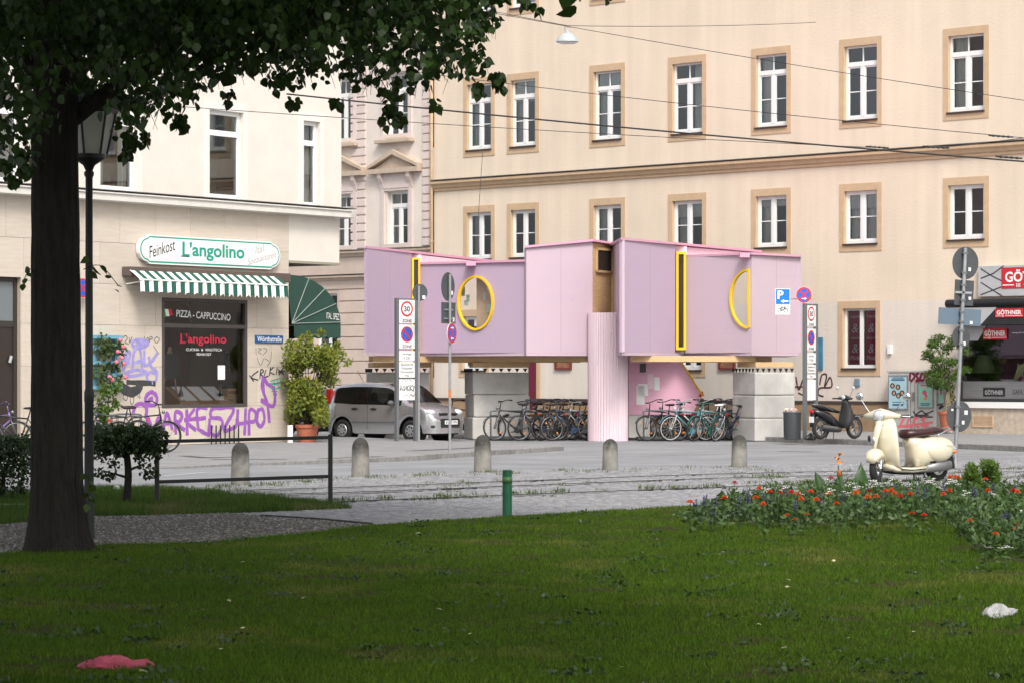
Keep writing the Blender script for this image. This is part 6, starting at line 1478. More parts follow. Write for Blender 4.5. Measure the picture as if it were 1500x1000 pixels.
# ------------------------------------------------------------------ black scooter by the wall
def make_black():
    t = thing('motor_scooter', 'black large-wheeled motor scooter parked on pavement by cream wall', 'scooter'); m = mat('scooter_black', (.012, .013, .017), .3, coat=.5)
    wheel(t, .66, .30, .09, M_rim, spokes=5); wheel(t, -.62, .30, .10, M_rim, spokes=5)
    MB().loft([ering((.80, 0, .54), (.01, 0, .01), (0, .04, 0)), ering((.72, 0, .63), (.03, 0, .03), (0, .07, 0)), ering((.56, 0, .66), (.03, 0, .05), (0, .07, 0)), ering((.40, 0, .56), (.02, 0, .04), (0, .05, 0))]).build('front_mudguard', m, t, smooth=True)
    MB().loft([ering((.22, 0, .30), (.12, 0, 0), (0, .20, 0), 14, 2.6), ering((.34, 0, .50), (.14, 0, 0), (0, .23, 0), 14, 2.6), ering((.36, 0, .75), (.11, 0, 0), (0, .21, 0), 14, 2.6), ering((.34, 0, .95), (.09, 0, 0), (0, .14, 0), 14), ering((.30, 0, 1.05), (.08, 0, 0), (0, .10, 0), 14)]).build('leg_cover', mat('rain_apron', (.02, .021, .023), .7, bump=.4, bscale=9), t, smooth=True)
    MB().cyl((.42, 0, .70), (.66, 0, .30), .035, n=8).build('fork', M_darkgrey, t)
    MB().loft([ering((-.05, 0, .40), (0, 0, .12), (0, .13, 0), 14, 2.6), ering((-.35, 0, .58), (0, 0, .15), (0, .17, 0), 14, 2.4), ering((-.65, 0, .70), (0, 0, .11), (0, .16, 0), 14, 2.2), ering((-.90, 0, .76), (0, 0, .06), (0, .08, 0), 14)]).build('rear_body', m, t, smooth=True)
    MB().loft([ering((.02, 0, .74), (0, 0, .04), (0, .10, 0)), ering((-.25, 0, .80), (0, 0, .06), (0, .16, 0)), ering((-.60, 0, .86), (0, 0, .06), (0, .16, 0)), ering((-.86, 0, .90), (0, 0, .03), (0, .09, 0))]).build('saddle', M_seat if False else mat('seat_vinyl', (.02, .02, .022), .6), t, smooth=True)
    MB().tube(smooth_line([(-.3, .17, .78), (-.7, .16, .92), (-.95, .08, .95), (-.95, -.08, .95), (-.7, -.16, .92), (-.3, -.17, .78)], 4), .014, 6).build('grab_rail', M_rim, t, smooth=True)
    MB().box(-.98, -.93, -.07, .07, .72, .80).build('tail_lamp', M_red, t, bevel=.015); MB().box(-.96, -.95, -.09, .09, .46, .62).build('number_plate', M_signwhite, t); MB().box(-.95, -.90, -.05, .05, .46, .75).build('plate_holder', m, t)
    MB().loft([ering((-.80, 0, .64), (.02, 0, .02), (0, .07, 0)), ering((-.92, 0, .52), (.02, 0, .02), (0, .08, 0)), ering((-.96, 0, .36), (.015, 0, .02), (0, .06, 0))]).build('rear_mudguard', m, t, smooth=True)
    MB().loft([ering((.30, .26, 1.10), (.03, 0, 0), (0, 0, .03)), ering((.32, 0, 1.12), (.09, 0, 0), (0, 0, .08)), ering((.30, -.26, 1.10), (.03, 0, 0), (0, 0, .03))]).build('handlebar_cover', m, t, smooth=True)
    MB().sphere((.24, 0, 1.13), (.03, .07, .06), 12, 8).build('instrument', M_clear, t, smooth=True)
    for s in (1, -1):
        MB().cyl((.27, s * .25, 1.10), (.20, s * .38, 1.10), .02, n=8).build('grip', M_rubber, t); a = MB(); a.tube([(.32, s * .18, 1.14), (.30, s * .30, 1.35)], .008, 6); a.build('mirror_arm', M_chrome, t)
        MB().sphere((.30, s * .31, 1.39), (.02, .065, .05), 12, 8).build('mirror', M_clear, t, smooth=True)
    MB().cyl((-.15, -.15, .30), (-.72, -.17, .36), .05, n=10).build('exhaust', M_rim, t); MB().loft([ering((.05, 0, .26), (0, 0, .08), (0, .14, 0)), ering((-.4, 0, .30), (0, 0, .09), (0, .13, 0)), ering((-.62, .06, .30), (0, 0, .06), (0, .06, 0))]).build('engine_case', M_darkgrey, t, smooth=True)
    st_ = MB(); st_.tube([(-.2, .08, .24), (-.28, .15, .01)], .016, 6); st_.tube([(-.2, -.08, .24), (-.28, -.15, .01)], .016, 6); st_.build('stand', M_darkgrey, t)
    return t
bs = make_black(); bs.location = (X(1226, 71.5), 71.5, PVR + .01); bs.rotation_euler = (0, 0, R(38))
vs_s = .94; bs.scale = (.92, .92, .92)

# ------------------------------------------------------------------ litter bin, utility cabinets, litter
p = Vector((X(1160.5, 71.6), 71.6, PVR)); bn = thing('litter_bin', 'round dark grey litter bin overflowing with rubbish beside concrete pier', 'bin', p); s = 71.6 / F; r = 13.2 * s
MB().lathe([(r * .93, 0), (r * .95, .02), (r, 40 * s), (r * .9, 40 * s), (r * .9, 38 * s)], 24).build('drum', mat('bin_grey', (.075, .08, .085), .45, .4, var=.15, vscale=4), bn, smooth=True, autos=True)
MB().torus((0, 0, 40 * s), (0, 0, 1), r * .99, .018, 26, 6).build('rim', MATS['post_grey'], bn, smooth=True)
cols_ = [(.62, .42, .28), (.7, .68, .62), (.55, .25, .2), (.72, .62, .45), (.35, .3, .28), (.75, .5, .4)]
for k in range(11):
    a = k * 2.4; rr = r * .62 * (.3 + .7 * random.random()); q = MB()
    q.lathe([(.035, 0), (.05, .09), (.052, .10)], 8) if k % 2 else q.box(-.06, .06, -.05, .05, 0, .09)
    o = q.build('paper_cup' if k % 2 else 'food_wrapper', mat('rubbish_%d' % (k % 6), cols_[k % 6], .8)); o.location = p + Vector((rr * math.cos(a), rr * math.sin(a), 39 * s + .01)); o.rotation_euler = (random.uniform(-.9, .9), random.uniform(-.9, .9), a)
    tag(o, 'discarded paper cup on top of the overflowing litter bin' if k % 2 else 'crumpled food wrapper on top of the overflowing litter bin', 'cup' if k % 2 else 'wrapper', 'rubbish heaped on the litter bin')
def blob(name, lab, cat, loc, size, m, seed, n=18, flat=.5, sharp=.35):
    """crumpled sheet: closed, creased lump lying on the ground"""
    rs = random.Random(seed); b = MB(); ph = [rs.uniform(0, 6) for _ in range(8)]
    def f(u, v):
        t = u * 2 * math.pi; q = -math.pi / 2 + v * math.pi; rr = 1 + sharp * (math.sin(3 * t + ph[0]) * .5 + math.sin(5 * t + ph[1] + 3 * q) * .35 + math.sin(9 * t + 7 * q + ph[2]) * .22 + math.sin(13 * t - 11 * q + ph[3]) * .15)
        return (size[0] * rr * math.cos(q) * math.cos(t), size[1] * rr * math.cos(q) * math.sin(t), size[2] * (1 + .9 * sharp * math.sin(6 * t + 5 * q + ph[4])) * (math.sin(q) * .5 + .5) * (1 + flat * math.sin(2 * t + ph[5])))
    b.grid(f, n * 3, n); o = b.build(name, m, smooth=True); o.location = loc; o.rotation_euler = (0, 0, 0); tag(o, lab, cat); return o
q = G(165, 981); blob('plastic_bag', 'crumpled pink plastic bag lying on the lawn', 'bag', q, (.19, .12, .045), mat('pink_plastic', (.68, .13, .20), .35, trans=.35, var=.2, vscale=14, bump=1.0, bscale=16), 3)
hb = MB().tube(smooth_line([(.14, 0, .02), (.19, .02, .045), (.225, .0, .03), (.20, -.02, .012), (.15, -.01, .01)], 4), .008, 6)
o = bpy.data.objects['plastic_bag']; hb.build('handle', MATS['pink_plastic'], o, smooth=True)
q = G(1462, 906); blob('crumpled_paper', 'crumpled white paper lying on the lawn below the flower bed', 'paper', q, (.10, .08, .05), mat('dirty_paper', (.44, .44, .44), .9, var=.15, vscale=20, bump=1.0, bscale=22), 8, sharp=.5)
q = GG(1136, 646); blob('red_rag', 'small red rag lying at the kerb below the litter bin', 'rag', (q.x, q.y, q.z + .0), (.10, .07, .07), M_red, 5)
q = Vector((X(1188, 70.7), 70.7, PVR)); blob('rubbish_bag', 'small black bag of rubbish on pavement beside the black scooter', 'bag', q, (.13, .11, .10), M_black, 6)
q = G(170, 722); blob('paper_scrap', 'scrap of white paper in the grass beside the small shrub', 'paper', q, (.06, .05, .06), M_white, 9)
wp = MB().box(-2.5, 0.0, -.012, .012, .02, .05).build('white_batten', M_white); q = G(38, 743); wp.location = q; tag(wp, 'thin white batten lying in the grass below the hedge', 'batten')

cbn = on(FR, 1301, 1371, 545, 630, -.45); cz0 = .02
uc = thing('utility_cabinet', 'grey utility cabinet with two posters and graffiti against cream wall', 'cabinet', FR.o, FR.ang)
M_cab = mat('cabinet_grey', (.47, .46, .43), .7, var=.12, vscale=4)
MB().box(cbn[0], cbn[1], -.45, -.09, cz0, cbn[3]).build('body', M_cab, uc, bevel=.02)
MB().box(cbn[0] - .03, cbn[1] + .03, -.47, -.088, cbn[3] + .001, cbn[3] + .06).build('lid', M_cab, uc, bevel=.01)
for px in (1334, 1340): 
    a = FR.u(px, -.45); MB().box(a - .006, a + .006, -.454, -.449, cz0 + .1, cbn[3] - .05).build('door_gap', M_darkgrey, uc)
q = on(FR, 1336, 1339, 574, 586, -.46); MB().box(q[0], q[1], -.48, -.45, q[2], q[3]).build('handle', M_steel, uc)
def poster(parent, px0, px1, py0, py1, base, blocks, off=-.45):
    q = on(FR, px0, px1, py0, py1, off); b = MB().box(q[0], q[1], off - .03, off, q[2], q[3]).build('poster', base, parent); w = q[1] - q[0]; h = q[3] - q[2]
    fr_ = MB(); rect_frame(fr_, q[0] - .02, q[1] + .02, q[2] - .02, q[3] + .02, .03, off - .04, off); fr_.build('poster_frame', M_steel, b)
    for k, (m, shapes) in enumerate(blocks):
        p_ = MB()
        for sx_, sz_, sw, shh, rd in shapes:
            if rd: dpoly(p_, q[0] + w * sx_, q[2] + h * sz_, shh * h, off - .032 - k * .002, 14, w / h * sw / shh)
            else: p_.poly([(q[0] + w * (sx_ - sw), off - .032 - k * .002, q[2] + h * (sz_ - shh)), (q[0] + w * (sx_ + sw), off - .032 - k * .002, q[2] + h * (sz_ - shh)), (q[0] + w * (sx_ + sw), off - .032 - k * .002, q[2] + h * (sz_ + shh)), (q[0] + w * (sx_ - sw), off - .032 - k * .002, q[2] + h * (sz_ + shh))])
        p_.build('poster_print', m, b)
M_skin = mat('print_skin', (.45, .26, .19), .7); M_pb = mat('poster_pale_blue', (.38, .58, .64), .6, var=.15, vscale=3); M_pg = mat('poster_mint', (.30, .55, .44), .6, var=.15, vscale=3); M_navy = mat('print_navy', (.05, .12, .2), .7); M_mag = mat('print_magenta', (.6, .08, .2), .7)
spots = [(.2, .70), (.5, .66), (.28, .48), (.72, .48), (.52, .40)]
poster(uc, 1303, 1330, 550, 598, M_pb, [(M_navy, [(.5, .88, .36, .025, 0), (.5, .94, .3, .015, 0), (.5, .2, .32, .012, 0), (.5, .12, .3, .03, 0)]), (M_ink, [(a, b, .13, .085, 1) for a, b in spots]), (M_skin, [(a, b - .005, .07, .055, 1) for a, b in spots])])
poster(uc, 1346, 1367, 560, 596, M_pg, [(M_mag, [(.5, .9, .36, .03, 0), (.45, .6, .16, .1, 1), (.55, .45, .1, .09, 1)]), (mat('print_orange', (.65, .25, .08), .7), [(.5, .36, .12, .08, 1)]), (M_navy, [(.5, .15, .34, .02, 0), (.5, .08, .3, .015, 0)])])
def tags(parent, strokes, w, m, off):
    b = MB()
    for s in strokes: ribbon(b, smooth_line([FR.uv(x, y, off) for x, y in s], 4), w, off - .006)
    b.build('graffiti', m, parent)
tags(uc, [[(1333, 556), (1334, 545), (1340, 550), (1335, 558)], [(1346, 546), (1341, 549), (1345, 553), (1342, 558), (1348, 556)], [(1350, 547), (1348, 555), (1353, 556), (1355, 548), (1350, 547)], [(1357, 545), (1357, 558)], [(1363, 545), (1357, 551), (1364, 558)], [(1366, 544), (1367, 559)]], .07, mat('maroon_spray', (.16, .01, .03), .7), -.45)
tags(uc, [[(1317, 612), (1326, 609), (1319, 622), (1330, 624)], [(1332, 612), (1328, 624), (1336, 622)], [(1340, 610), (1336, 625)], [(1346, 610), (1338, 617), (1346, 625)], [(1357, 611), (1350, 613), (1354, 617), (1350, 623), (1360, 622)], [(1316, 624), (1366, 618)]], .065, mat('coral_spray', (.68, .16, .18), .7), -.45)
tags(uc, [[(1338, 602), (1342, 606), (1350, 601), (1356, 605), (1367, 601)], [(1302, 610), (1366, 610)], [(1340, 608), (1360, 607)]], .04, M_bsp, -.45)
c2 = on(FR, 1373, 1386, 552, 630, -.4)
u2 = thing('utility_cabinet', 'narrow grey utility cabinet with mint poster beside the potted tree', 'cabinet', FR.o, FR.ang); MB().box(c2[0], c2[1], -.38, -.09, cz0, c2[3]).build('body', M_cab, u2, bevel=.015); MB().box(c2[0] - .02, c2[1] + .02, -.4, -.088, c2[3] + .001, c2[3] + .04).build('lid', M_cab, u2)
poster(u2, 1375, 1384, 558, 590, M_pg, [(M_mag, [(.5, .5, .2, .12, 1)])], -.38)
tags(u2, [[(1373, 593), (1380, 590), (1376, 598), (1382, 594)]], .05, M_bsp, -.38)

# ------------------------------------------------------------------ overhead wires and hanging street lamp
M_wire = mat('wire', (.03, .03, .03), .6)
def wire(lab, a, b, sag, r=.012, via=None):
    pa, pb = P(*a), P(*b); n = 24; pts = []
    for k in range(n + 1):
        t = k / n; v = pa.lerp(pb, t); v.z -= sag * 4 * t * (1 - t); pts.append(v)
    o = MB().tube([v - pa for v in pts], r, 5).build('overhead_wire', M_wire, smooth=True); o.location = pa; tag(o, lab, 'wire', 'wires over the tram street'); return o
wire('thick dark overhead tram wire crossing below the upper windows', (420, 138, 46), (1620, 246, 42), .05, .013)
wire('thin overhead wire just under the thick tram wire', (150, 148, 48), (1290, 217, 50), .05, .006)
wire('thin overhead wire crossing the middle of the upper windows', (600, 105, 52), (1620, 213, 46), .06, .006)
wire('thin overhead wire crossing the top of the upper windows', (640, 4, 56), (1700, 176, 48), .08, .006)
wire('thin lamp wire running from hanging lamp to cream wall', (831, 38, 60), (1195, 33, 76), .05, .007)
wire('thin lamp wire running from hanging lamp into the foliage', (831, 38, 60), (560, -20, 56), .03, .007)
wire('short overhead wire branching up from the tram wire', (1374, 217, 43.2), (1660, 180, 48), .02, .006)
wire('slack cable hanging down the cream facade near downpipe', (707, 222, 80), (697, 372, 78), .0, .008)
for px, py, Y, lab in ((1285, 216, 50, 'dark wire insulator on the thin wire below the tall windows'), (1371, 216, 43.3, 'dark wire clamp where the branch wire meets the tram wire'), (1466, 200, 46, 'dark wire insulator on the branch wire near the string course'), (1478, 231, 42.6, 'dark sleeve on the thick tram wire')):
    b = MB(); 
    for k in range(4): b.sphere((-.12 + k * .08, 0, 0), (.035, .02, .02), 8, 5)
    b.cyl((-.2, 0, 0), (.2, 0, 0), .012, n=6); o = b.build('wire_clamp', M_wire, smooth=True); o.location = P(px, py, Y); o.rotation_euler = (0, R(4), 0); tag(o, lab, 'clamp')
hl = thing('hanging_lamp', 'pale grey bowl street lamp hanging from a wire before the cream building', 'lamp', P(831, 62, 60)); s = 60 / F
MB().lathe([(16.8 * s, 0), (16.4 * s, 2 * s), (13 * s, 8 * s), (7 * s, 12.5 * s), (3 * s, 14 * s), (2.5 * s, 17 * s), (1 * s, 18 * s)], 24).build('shade', mat('lamp_pale_grey', (.42, .44, .45), .5), hl, smooth=True, autos=True)
MB().lathe([(15 * s, -.5 * s), (12 * s, -2 * s), (3 * s, -3 * s)], 20).build('diffuser', M_signwhite, hl, smooth=True)
MB().tube([(-.06, 0, 17 * s), (-.05, 0, 22 * s), (.08, 0, 22 * s), (.08, 0, 24 * s)], .01, 6).build('hook', M_steel, hl)
# ------------------------------------------------------------------ vegetation
def unit(n):
    v = RNG.normal(size=(n, 3)); return v / np.linalg.norm(v, axis=1, keepdims=True)
LEAF = np.array([(0, 0, 0), (-.34, .10, .05), (-.48, .40, .08), (-.28, .75, .02), (0, 1.05, -.1), (.28, .75, .02), (.48, .40, .08), (.34, .10, .05)])
LEAF_F = [(0, 7, 6, 5), (0, 5, 4, 3), (0, 3, 2, 1)]
SLIM = np.array([(0, 0, 0), (-.16, .35, .03), (-.10, .75, .0), (0, 1.0, -.06), (.10, .75, .0), (.16, .35, .03)])
SLIM_F = [(0, 5, 4, 3), (0, 3, 2, 1)]
def leaf_cloud(name, pts, size, m, parent=None, tmpl=LEAF, tf=LEAF_F, droop=.6, jit=.35, up=0.0):
    """one leaf per point; droop pulls the tips down, up tilts the faces skyward"""
    n = len(pts); d = unit(n); d[:, 2] -= droop * 1.4; d /= np.linalg.norm(d, axis=1, keepdims=True)
    a = unit(n); a[:, 2] += up; nrm = a - d * np.sum(a * d, axis=1, keepdims=True); nrm /= np.linalg.norm(nrm, axis=1, keepdims=True)
    sd = np.cross(d, nrm); s = size * (1 + jit * RNG.uniform(-1, 1, n))
    k = len(tmpl); V = (pts[:, None, :] + s[:, None, None] * (tmpl[None, :, 0:1] * sd[:, None, :] + tmpl[None, :, 1:2] * d[:, None, :] + tmpl[None, :, 2:3] * nrm[:, None, :])).reshape(-1, 3)
    Fa = (np.arange(n)[:, None, None] * k + np.array(tf)[None]).reshape(-1, 4)
    return np_mesh(name, V, Fa, m, parent)
def clump(c, r, n, shell=.6):
    v = unit(n) * (RNG.uniform(0, 1, n) ** (1 / 3 if shell < .5 else .22))[:, None]; return np.array(c) + v * np.array(r)
def leaf_mat(name, c, c2, trans=.25, rough=.5, vs=1.2):
    return mat(name, c, rough, var=.3, vscale=vs, col2=c2, trans=trans, spec=.4)
M_lind = leaf_mat('linden_leaf', (.044, .088, .016), (.024, .050, .011), .35, .42)
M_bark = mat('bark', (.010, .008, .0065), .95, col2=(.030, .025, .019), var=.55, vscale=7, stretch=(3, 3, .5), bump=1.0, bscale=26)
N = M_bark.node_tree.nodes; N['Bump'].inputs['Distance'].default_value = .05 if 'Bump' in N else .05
# --- the big linden
TB = G(83, 806, .01); TY = TB.y
lt = thing('linden_tree', 'large dark linden tree with thick trunk beside the lamp post', 'tree', TB)
def trunk_ring(c, r, z, k=72, flare=0.0):
    r *= .95
    return [(c[0] + q * math.cos(t), c[1] + q * math.sin(t), z) for t, q in ((t, r * (1 + flare * (.5 + .5 * math.sin(5 * t + 1)) + .04 * math.sin(3 * t + z) + .022 * math.sin(17 * t + 1.3 * math.sin(z * 2.1)) + .018 * math.sin(29 * t + 2 * math.sin(z * 3.3)))) for t in (2 * math.pi * j / k for j in range(k)))]
def trunk_ring_old(c, r, z, k=22, flare=0.0):
    return [(c[0] + r * (1 + flare * (.5 + .5 * math.sin(5 * t + 1)) + .05 * math.sin(3 * t + z) + .03 * math.sin(7 * t + z * 2)) * math.cos(t), c[1] + r * (1 + flare * (.5 + .5 * math.sin(5 * t + 1)) + .05 * math.sin(3 * t + z) + .03 * math.sin(7 * t + z * 2)) * math.sin(t), z) for t in (2 * math.pi * j / k for j in range(k))]
tz = [.6 + .15 * k for k in range(23)]
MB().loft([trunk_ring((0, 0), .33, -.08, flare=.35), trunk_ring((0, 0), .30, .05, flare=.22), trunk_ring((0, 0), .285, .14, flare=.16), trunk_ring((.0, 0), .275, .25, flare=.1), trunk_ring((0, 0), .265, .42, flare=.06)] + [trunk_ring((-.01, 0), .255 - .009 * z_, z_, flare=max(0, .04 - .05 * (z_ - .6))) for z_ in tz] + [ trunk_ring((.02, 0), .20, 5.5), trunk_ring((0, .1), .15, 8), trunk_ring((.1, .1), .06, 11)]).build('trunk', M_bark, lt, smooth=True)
lb = MB(); rs = random.Random(4)
for k in range(16):
    a = k * 2.4 + rs.random(); z0 = 3.9 + .35 * k; L_ = rs.uniform(3, 5.2); e = Vector((math.cos(a) * L_, math.sin(a) * L_, rs.uniform(.3, 2.0)))
    lb.tube(smooth_line([Vector((0, 0, z0)), Vector((0, 0, z0)) + e * .35 + Vector((0, 0, .5)), Vector((0, 0, z0)) + e * .7 + Vector((0, 0, .5)), Vector((0, 0, z0)) + e], 3), [.09 - .007 * j for j in range(10)], 7)
lb.build('limbs', M_bark, lt, smooth=True)
# low hanging clumps seen in the picture: (px, py, half-size px)
border = [(0, 215), (25, 250), (50, 235), (85, 160), (120, 140), (165, 140), (178, 195), (195, 195), (230, 180), (270, 165), (300, 128), (330, 120), (370, 118), (400, 132), (440, 128), (480, 112), (500, 128), (530, 132), (560, 150), (590, 150), (620, 138), (650, 128), (690, 112), (715, 100), (725, 60), (735, 20), (748, 0)]
bx = np.array([b[0] for b in border], float); by = np.array([b[1] for b in border], float)
pts = []
rr = np.random.default_rng(5)
for layer, (Y0, dens) in enumerate(((24.6, 1), (25.8, 1), (27.2, 1), (28.6, 1), (30.2, 1))):
    for px in np.arange(-110, 760, 26):
        lim = np.interp(px, bx, by) - (0 if layer in (1, 2) else 18 + 22 * rr.random())
        for py in np.arange(-130, lim, 26):
            x = px + rr.uniform(-12, 12); y = min(py + rr.uniform(-12, 12), lim + 4); Y = Y0 + rr.uniform(-.5, .5)
            if x > 700 + 40 * rr.random() and y > -10 and layer != 2: continue
            if rr.random() < (.30 if y > 25 else .12): continue
            p = P(x, y, Y) - TB; pts.append(clump(p, (.13, .3, .11), 9 if y > 95 else 11 if y > 40 else 18))
# stray hanging sprigs
for px, py, n in ((585, 172, 12), (572, 160, 16), (20, 262, 10), (40, 248, 14), (8, 240, 16), (735, 122, 10), (728, 112, 14), (268, 182, 10), (262, 176, 12), (186, 222, 10), (190, 205, 20), (335, 138, 6), (430, 150, 8), (490, 150, 6), (785, 12, 5), (765, 2, 8), (640, 150, 8), (700, 130, 10), (210, 200, 10), (560, 178, 6), (33, 225, 14)):
    for Y in (26.0, 27.5): pts.append(clump(P(px, py, Y) - TB, (.055, .12, .06), n))
low = np.concatenate(pts)
# the crown above the picture's top edge: round the trunk, out towards the camera
hi = []
for k in range(620):
    a = rr.uniform(0, 2 * math.pi); q = math.sqrt(rr.uniform(0, 1)); h = rr.uniform(0, 1)
    rad = 6.2 * (1 - .55 * h ** 2) * q; z = 5.0 + 8.5 * h
    c = np.array([math.cos(a) * rad, math.sin(a) * rad, z])
    w = TB + Vector(c)
    if w.y > 5 and (w.z - CAMZ) / w.y * F < HY + 60 and (w.x / w.y * F + CX) > 560: continue
    hi.append(clump(c, (.75, .75, .5), 70))
tw = MB()
for k in range(150):
    px = rr.uniform(0, 735); py = np.interp(px, bx, by) - rr.uniform(-12, 30); Y = rr.uniform(24.8, 29.5); a = P(px, py, Y) - TB; b_ = a + Vector((rr.uniform(-.5, .2), rr.uniform(-.3, .3), rr.uniform(.35, .8)))
    tw.tube(smooth_line([b_, b_.lerp(a, .5) + Vector((rr.uniform(-.06, .06), 0, .05)), a], 3), [.006, .0055, .005, .0045, .004, .003, .002], 4)
kind(tw.build('twigs', M_bark, lt), 'stuff')
leaf_cloud('crown', low, .074, M_lind, lt, droop=.9)
leaf_cloud('crown_top', np.concatenate(hi), .17, M_lind, lt, droop=.5)
# shoots on the trunk
sh_ = MB(); lv = []
for px, py, dx, dy in ((122, 395, 50, 22), (124, 382, 12, 8), (52, 400, -16, 8), (120, 700, 12, 4), (124, 728, 8, 2)):
    a = P(px, py, TY - .1) - TB; b_ = P(px + dx * .5, py - 6, TY - .2) - TB; c_ = P(px + dx, py + dy, TY - .25) - TB; sh_ = MB(); sh_.tube(smooth_line([a, b_, c_], 4), .004, 5); lv += [b_, c_, c_ + Vector((-.02, 0, -.05)), (b_ + c_) / 2]; sh_.build('shoot', M_bark, lt)
leaf_cloud('shoot_leaves', np.array([tuple(v) for v in lv]), .085, leaf_mat('shoot_leaf', (.08, .13, .03), (.05, .09, .02), .4), lt, droop=.7)
# --- neighbouring lindens of the same row, whose crowns shade the near lawn
def shade_tree(x, y, label, seed, zlow=5.2):
    rg = np.random.default_rng(seed); t = thing('linden_tree', label, 'tree', (x, y, 0.01), group='linden row along the lawn')
    MB().loft([trunk_ring((0, 0), .32, -.05, 16, .3), trunk_ring((0, 0), .25, .4, 16, .05), trunk_ring((0, 0), .22, 4, 16), trunk_ring((0, 0), .12, 9, 16)]).build('trunk', M_bark, t, smooth=True)
    cl = []
    for k in range(330):
        a = rg.uniform(0, 2 * math.pi); q = math.sqrt(rg.uniform(0, 1)); h = rg.uniform(0, 1); rad = 6.0 * (1 - .5 * h ** 2) * q
        c = np.array([math.cos(a) * rad, math.sin(a) * rad, zlow + 8 * h]); w = np.array([x, y, 0]) + c
        if w[1] > 3 and (w[2] - .9 - CAMZ) / w[1] * F < HY + 40: continue
        cl.append(clump(c, (.9, .9, .6), 46))
    leaf_cloud('crown', np.concatenate(cl), .22, M_lind, t, droop=.4)
shade_tree(-3.2, 14.5, 'linden tree standing before the big trunk, crown over the near lawn', 21)
shade_tree(-2.0, 3.0, 'linden tree at the camera end of the row', 22, 4.6)
shade_tree(7.5, 1.5, 'linden tree across the lawn from the row', 23, 4.6)
# --- clipped hedge and small shrub on a stem
M_hedge = leaf_mat('hedge_leaf', (.045, .075, .022), (.025, .045, .014), .2)
Yh = 37.0; hz = lambda py: CAMZ + (HY - py) * Yh / F
hg = thing('clipped_hedge', 'clipped dark hedge on short stems left of the trunk', 'hedge', (X(-60, Yh), Yh, 0)); x0, x1 = X(-200, Yh) - X(-60, Yh), X(44, Yh) - X(-60, Yh)
n = 9000; q = np.stack([RNG.uniform(x0, x1, n), RNG.uniform(-.35, .35, n), hz(700) + (hz(637) - hz(700)) * RNG.uniform(0, 1, n) ** .8], 1); q[: n // 8, 2] = RNG.uniform(hz(722), hz(700), n // 8); leaf_cloud('foliage', q, .05, M_hedge, hg, SLIM * np.array([2.2, 1, 1]), SLIM_F, droop=.1)
for x in (x0 + .3, x0 + .9, -.1, .55): MB().tube([(x, 0, 0), (x + .03, 0, .4), (x - .02, 0, hz(680))], [.035, .025, .012], 7).build('stem', M_bark, hg)
Yb = 35.9; bz = lambda py: CAMZ + (HY - py) * Yb / F; bxp = lambda px: X(px, Yb) - X(185, Yb)
sb_ = thing('small_shrub', 'small trimmed shrub on a single stem between lamp post and railing', 'shrub', (X(185, Yb), Yb, .01))
MB().tube(smooth_line([(bxp(184), 0, -.03), (bxp(188), 0, bz(700)), (bxp(186), 0, bz(670)), (bxp(182), 0, bz(645))], 3), [.055, .05, .048, .046, .045, .044, .042, .04, .035, .03], 8).build('stem', M_bark, sb_, smooth=True)
for (a, b) in (((187, 690), (215, 678)), ((186, 672), (160, 660)), ((186, 665), (212, 655)), ((187, 700), (150, 690))): MB().tube([(bxp(a[0]), 0, bz(a[1])), (bxp(b[0]), .05, bz(b[1]))], [.02, .008], 6).build('branch', M_bark, sb_)
cl = [clump((bxp(px), RNG.uniform(-.2, .2), bz(py)), (.12, .25, .09), 90) for px in range(142, 234, 9) for py in (633, 645, 657)] + [clump((bxp(px), 0, bz(py)), (.1, .1, .06), 34) for px, py in ((148, 692), (160, 698), (215, 690), (222, 694), (150, 672), (225, 668), (205, 672), (168, 680))]
leaf_cloud('foliage', np.concatenate(cl), .055, M_hedge, sb_, SLIM * np.array([2.2, 1, 1]), SLIM_F, droop=.1)
# --- potted bush by the delicatessen
M_bush = leaf_mat('bush_leaf', (.26, .29, .04), (.15, .20, .033), .35, vs=2.5); M_terra = mat('terracotta', (.42, .13, .07), .8, var=.15, vscale=5); M_bushy = leaf_mat('yellow_leaf', (.42, .33, .04), (.30, .27, .04), .3)
Yq = 69.6; kz = lambda py: CAMZ + (HY - py) * Yq / F - PVL; kx = lambda px: X(px, Yq) - X(450, Yq)
pbu = thing('potted_bush', 'tall yellow-green bush in a terracotta pot beside the silver car', 'plant', (X(450, Yq), Yq, PVL)); s = Yq / F
MB().lathe([(12 * s, 0), (12.5 * s, .02), (16.3 * s, 21 * s), (17.8 * s, 21.2 * s), (18.2 * s, 26 * s), (16.2 * s, 26 * s), (15.5 * s, 22 * s)], 22).build('pot', M_terra, pbu, smooth=True, autos=True); MB().cyl((0, 0, 22 * s), (0, 0, 24 * s), 15.8 * s, n=16).build('earth', M_soil, pbu)
st = MB(); rs = random.Random(2); cl = []; cy = []
for k in range(34):
    py = rs.uniform(500, 612); px = rs.uniform(426, 488 if py < 560 else 474); d = abs(px - 456) / 45
    if py < 492 + 30 * d ** 2 * 1.3: py += 30
    tip = Vector((kx(px), rs.uniform(-.6, .6), kz(py))); st.tube(smooth_line([Vector((rs.uniform(-.1, .1), rs.uniform(-.1, .1), 22 * s)), Vector((tip.x * .35, tip.y * .4, tip.z * .55)), tip], 3), .010, 5); cl.append(clump(tip, (.22, .24, .25), 170, .4)); cy.append(clump(tip + Vector((0, 0, .12)), (.2, .2, .15), 8, .4))
for px, py in ((424, 505), (452, 492), (470, 488), (440, 500), (500, 520), (510, 530), (495, 505), (418, 560), (428, 590)): cl.append(clump((kx(px), 0, kz(py)), (.10, .12, .12), 34, .4))
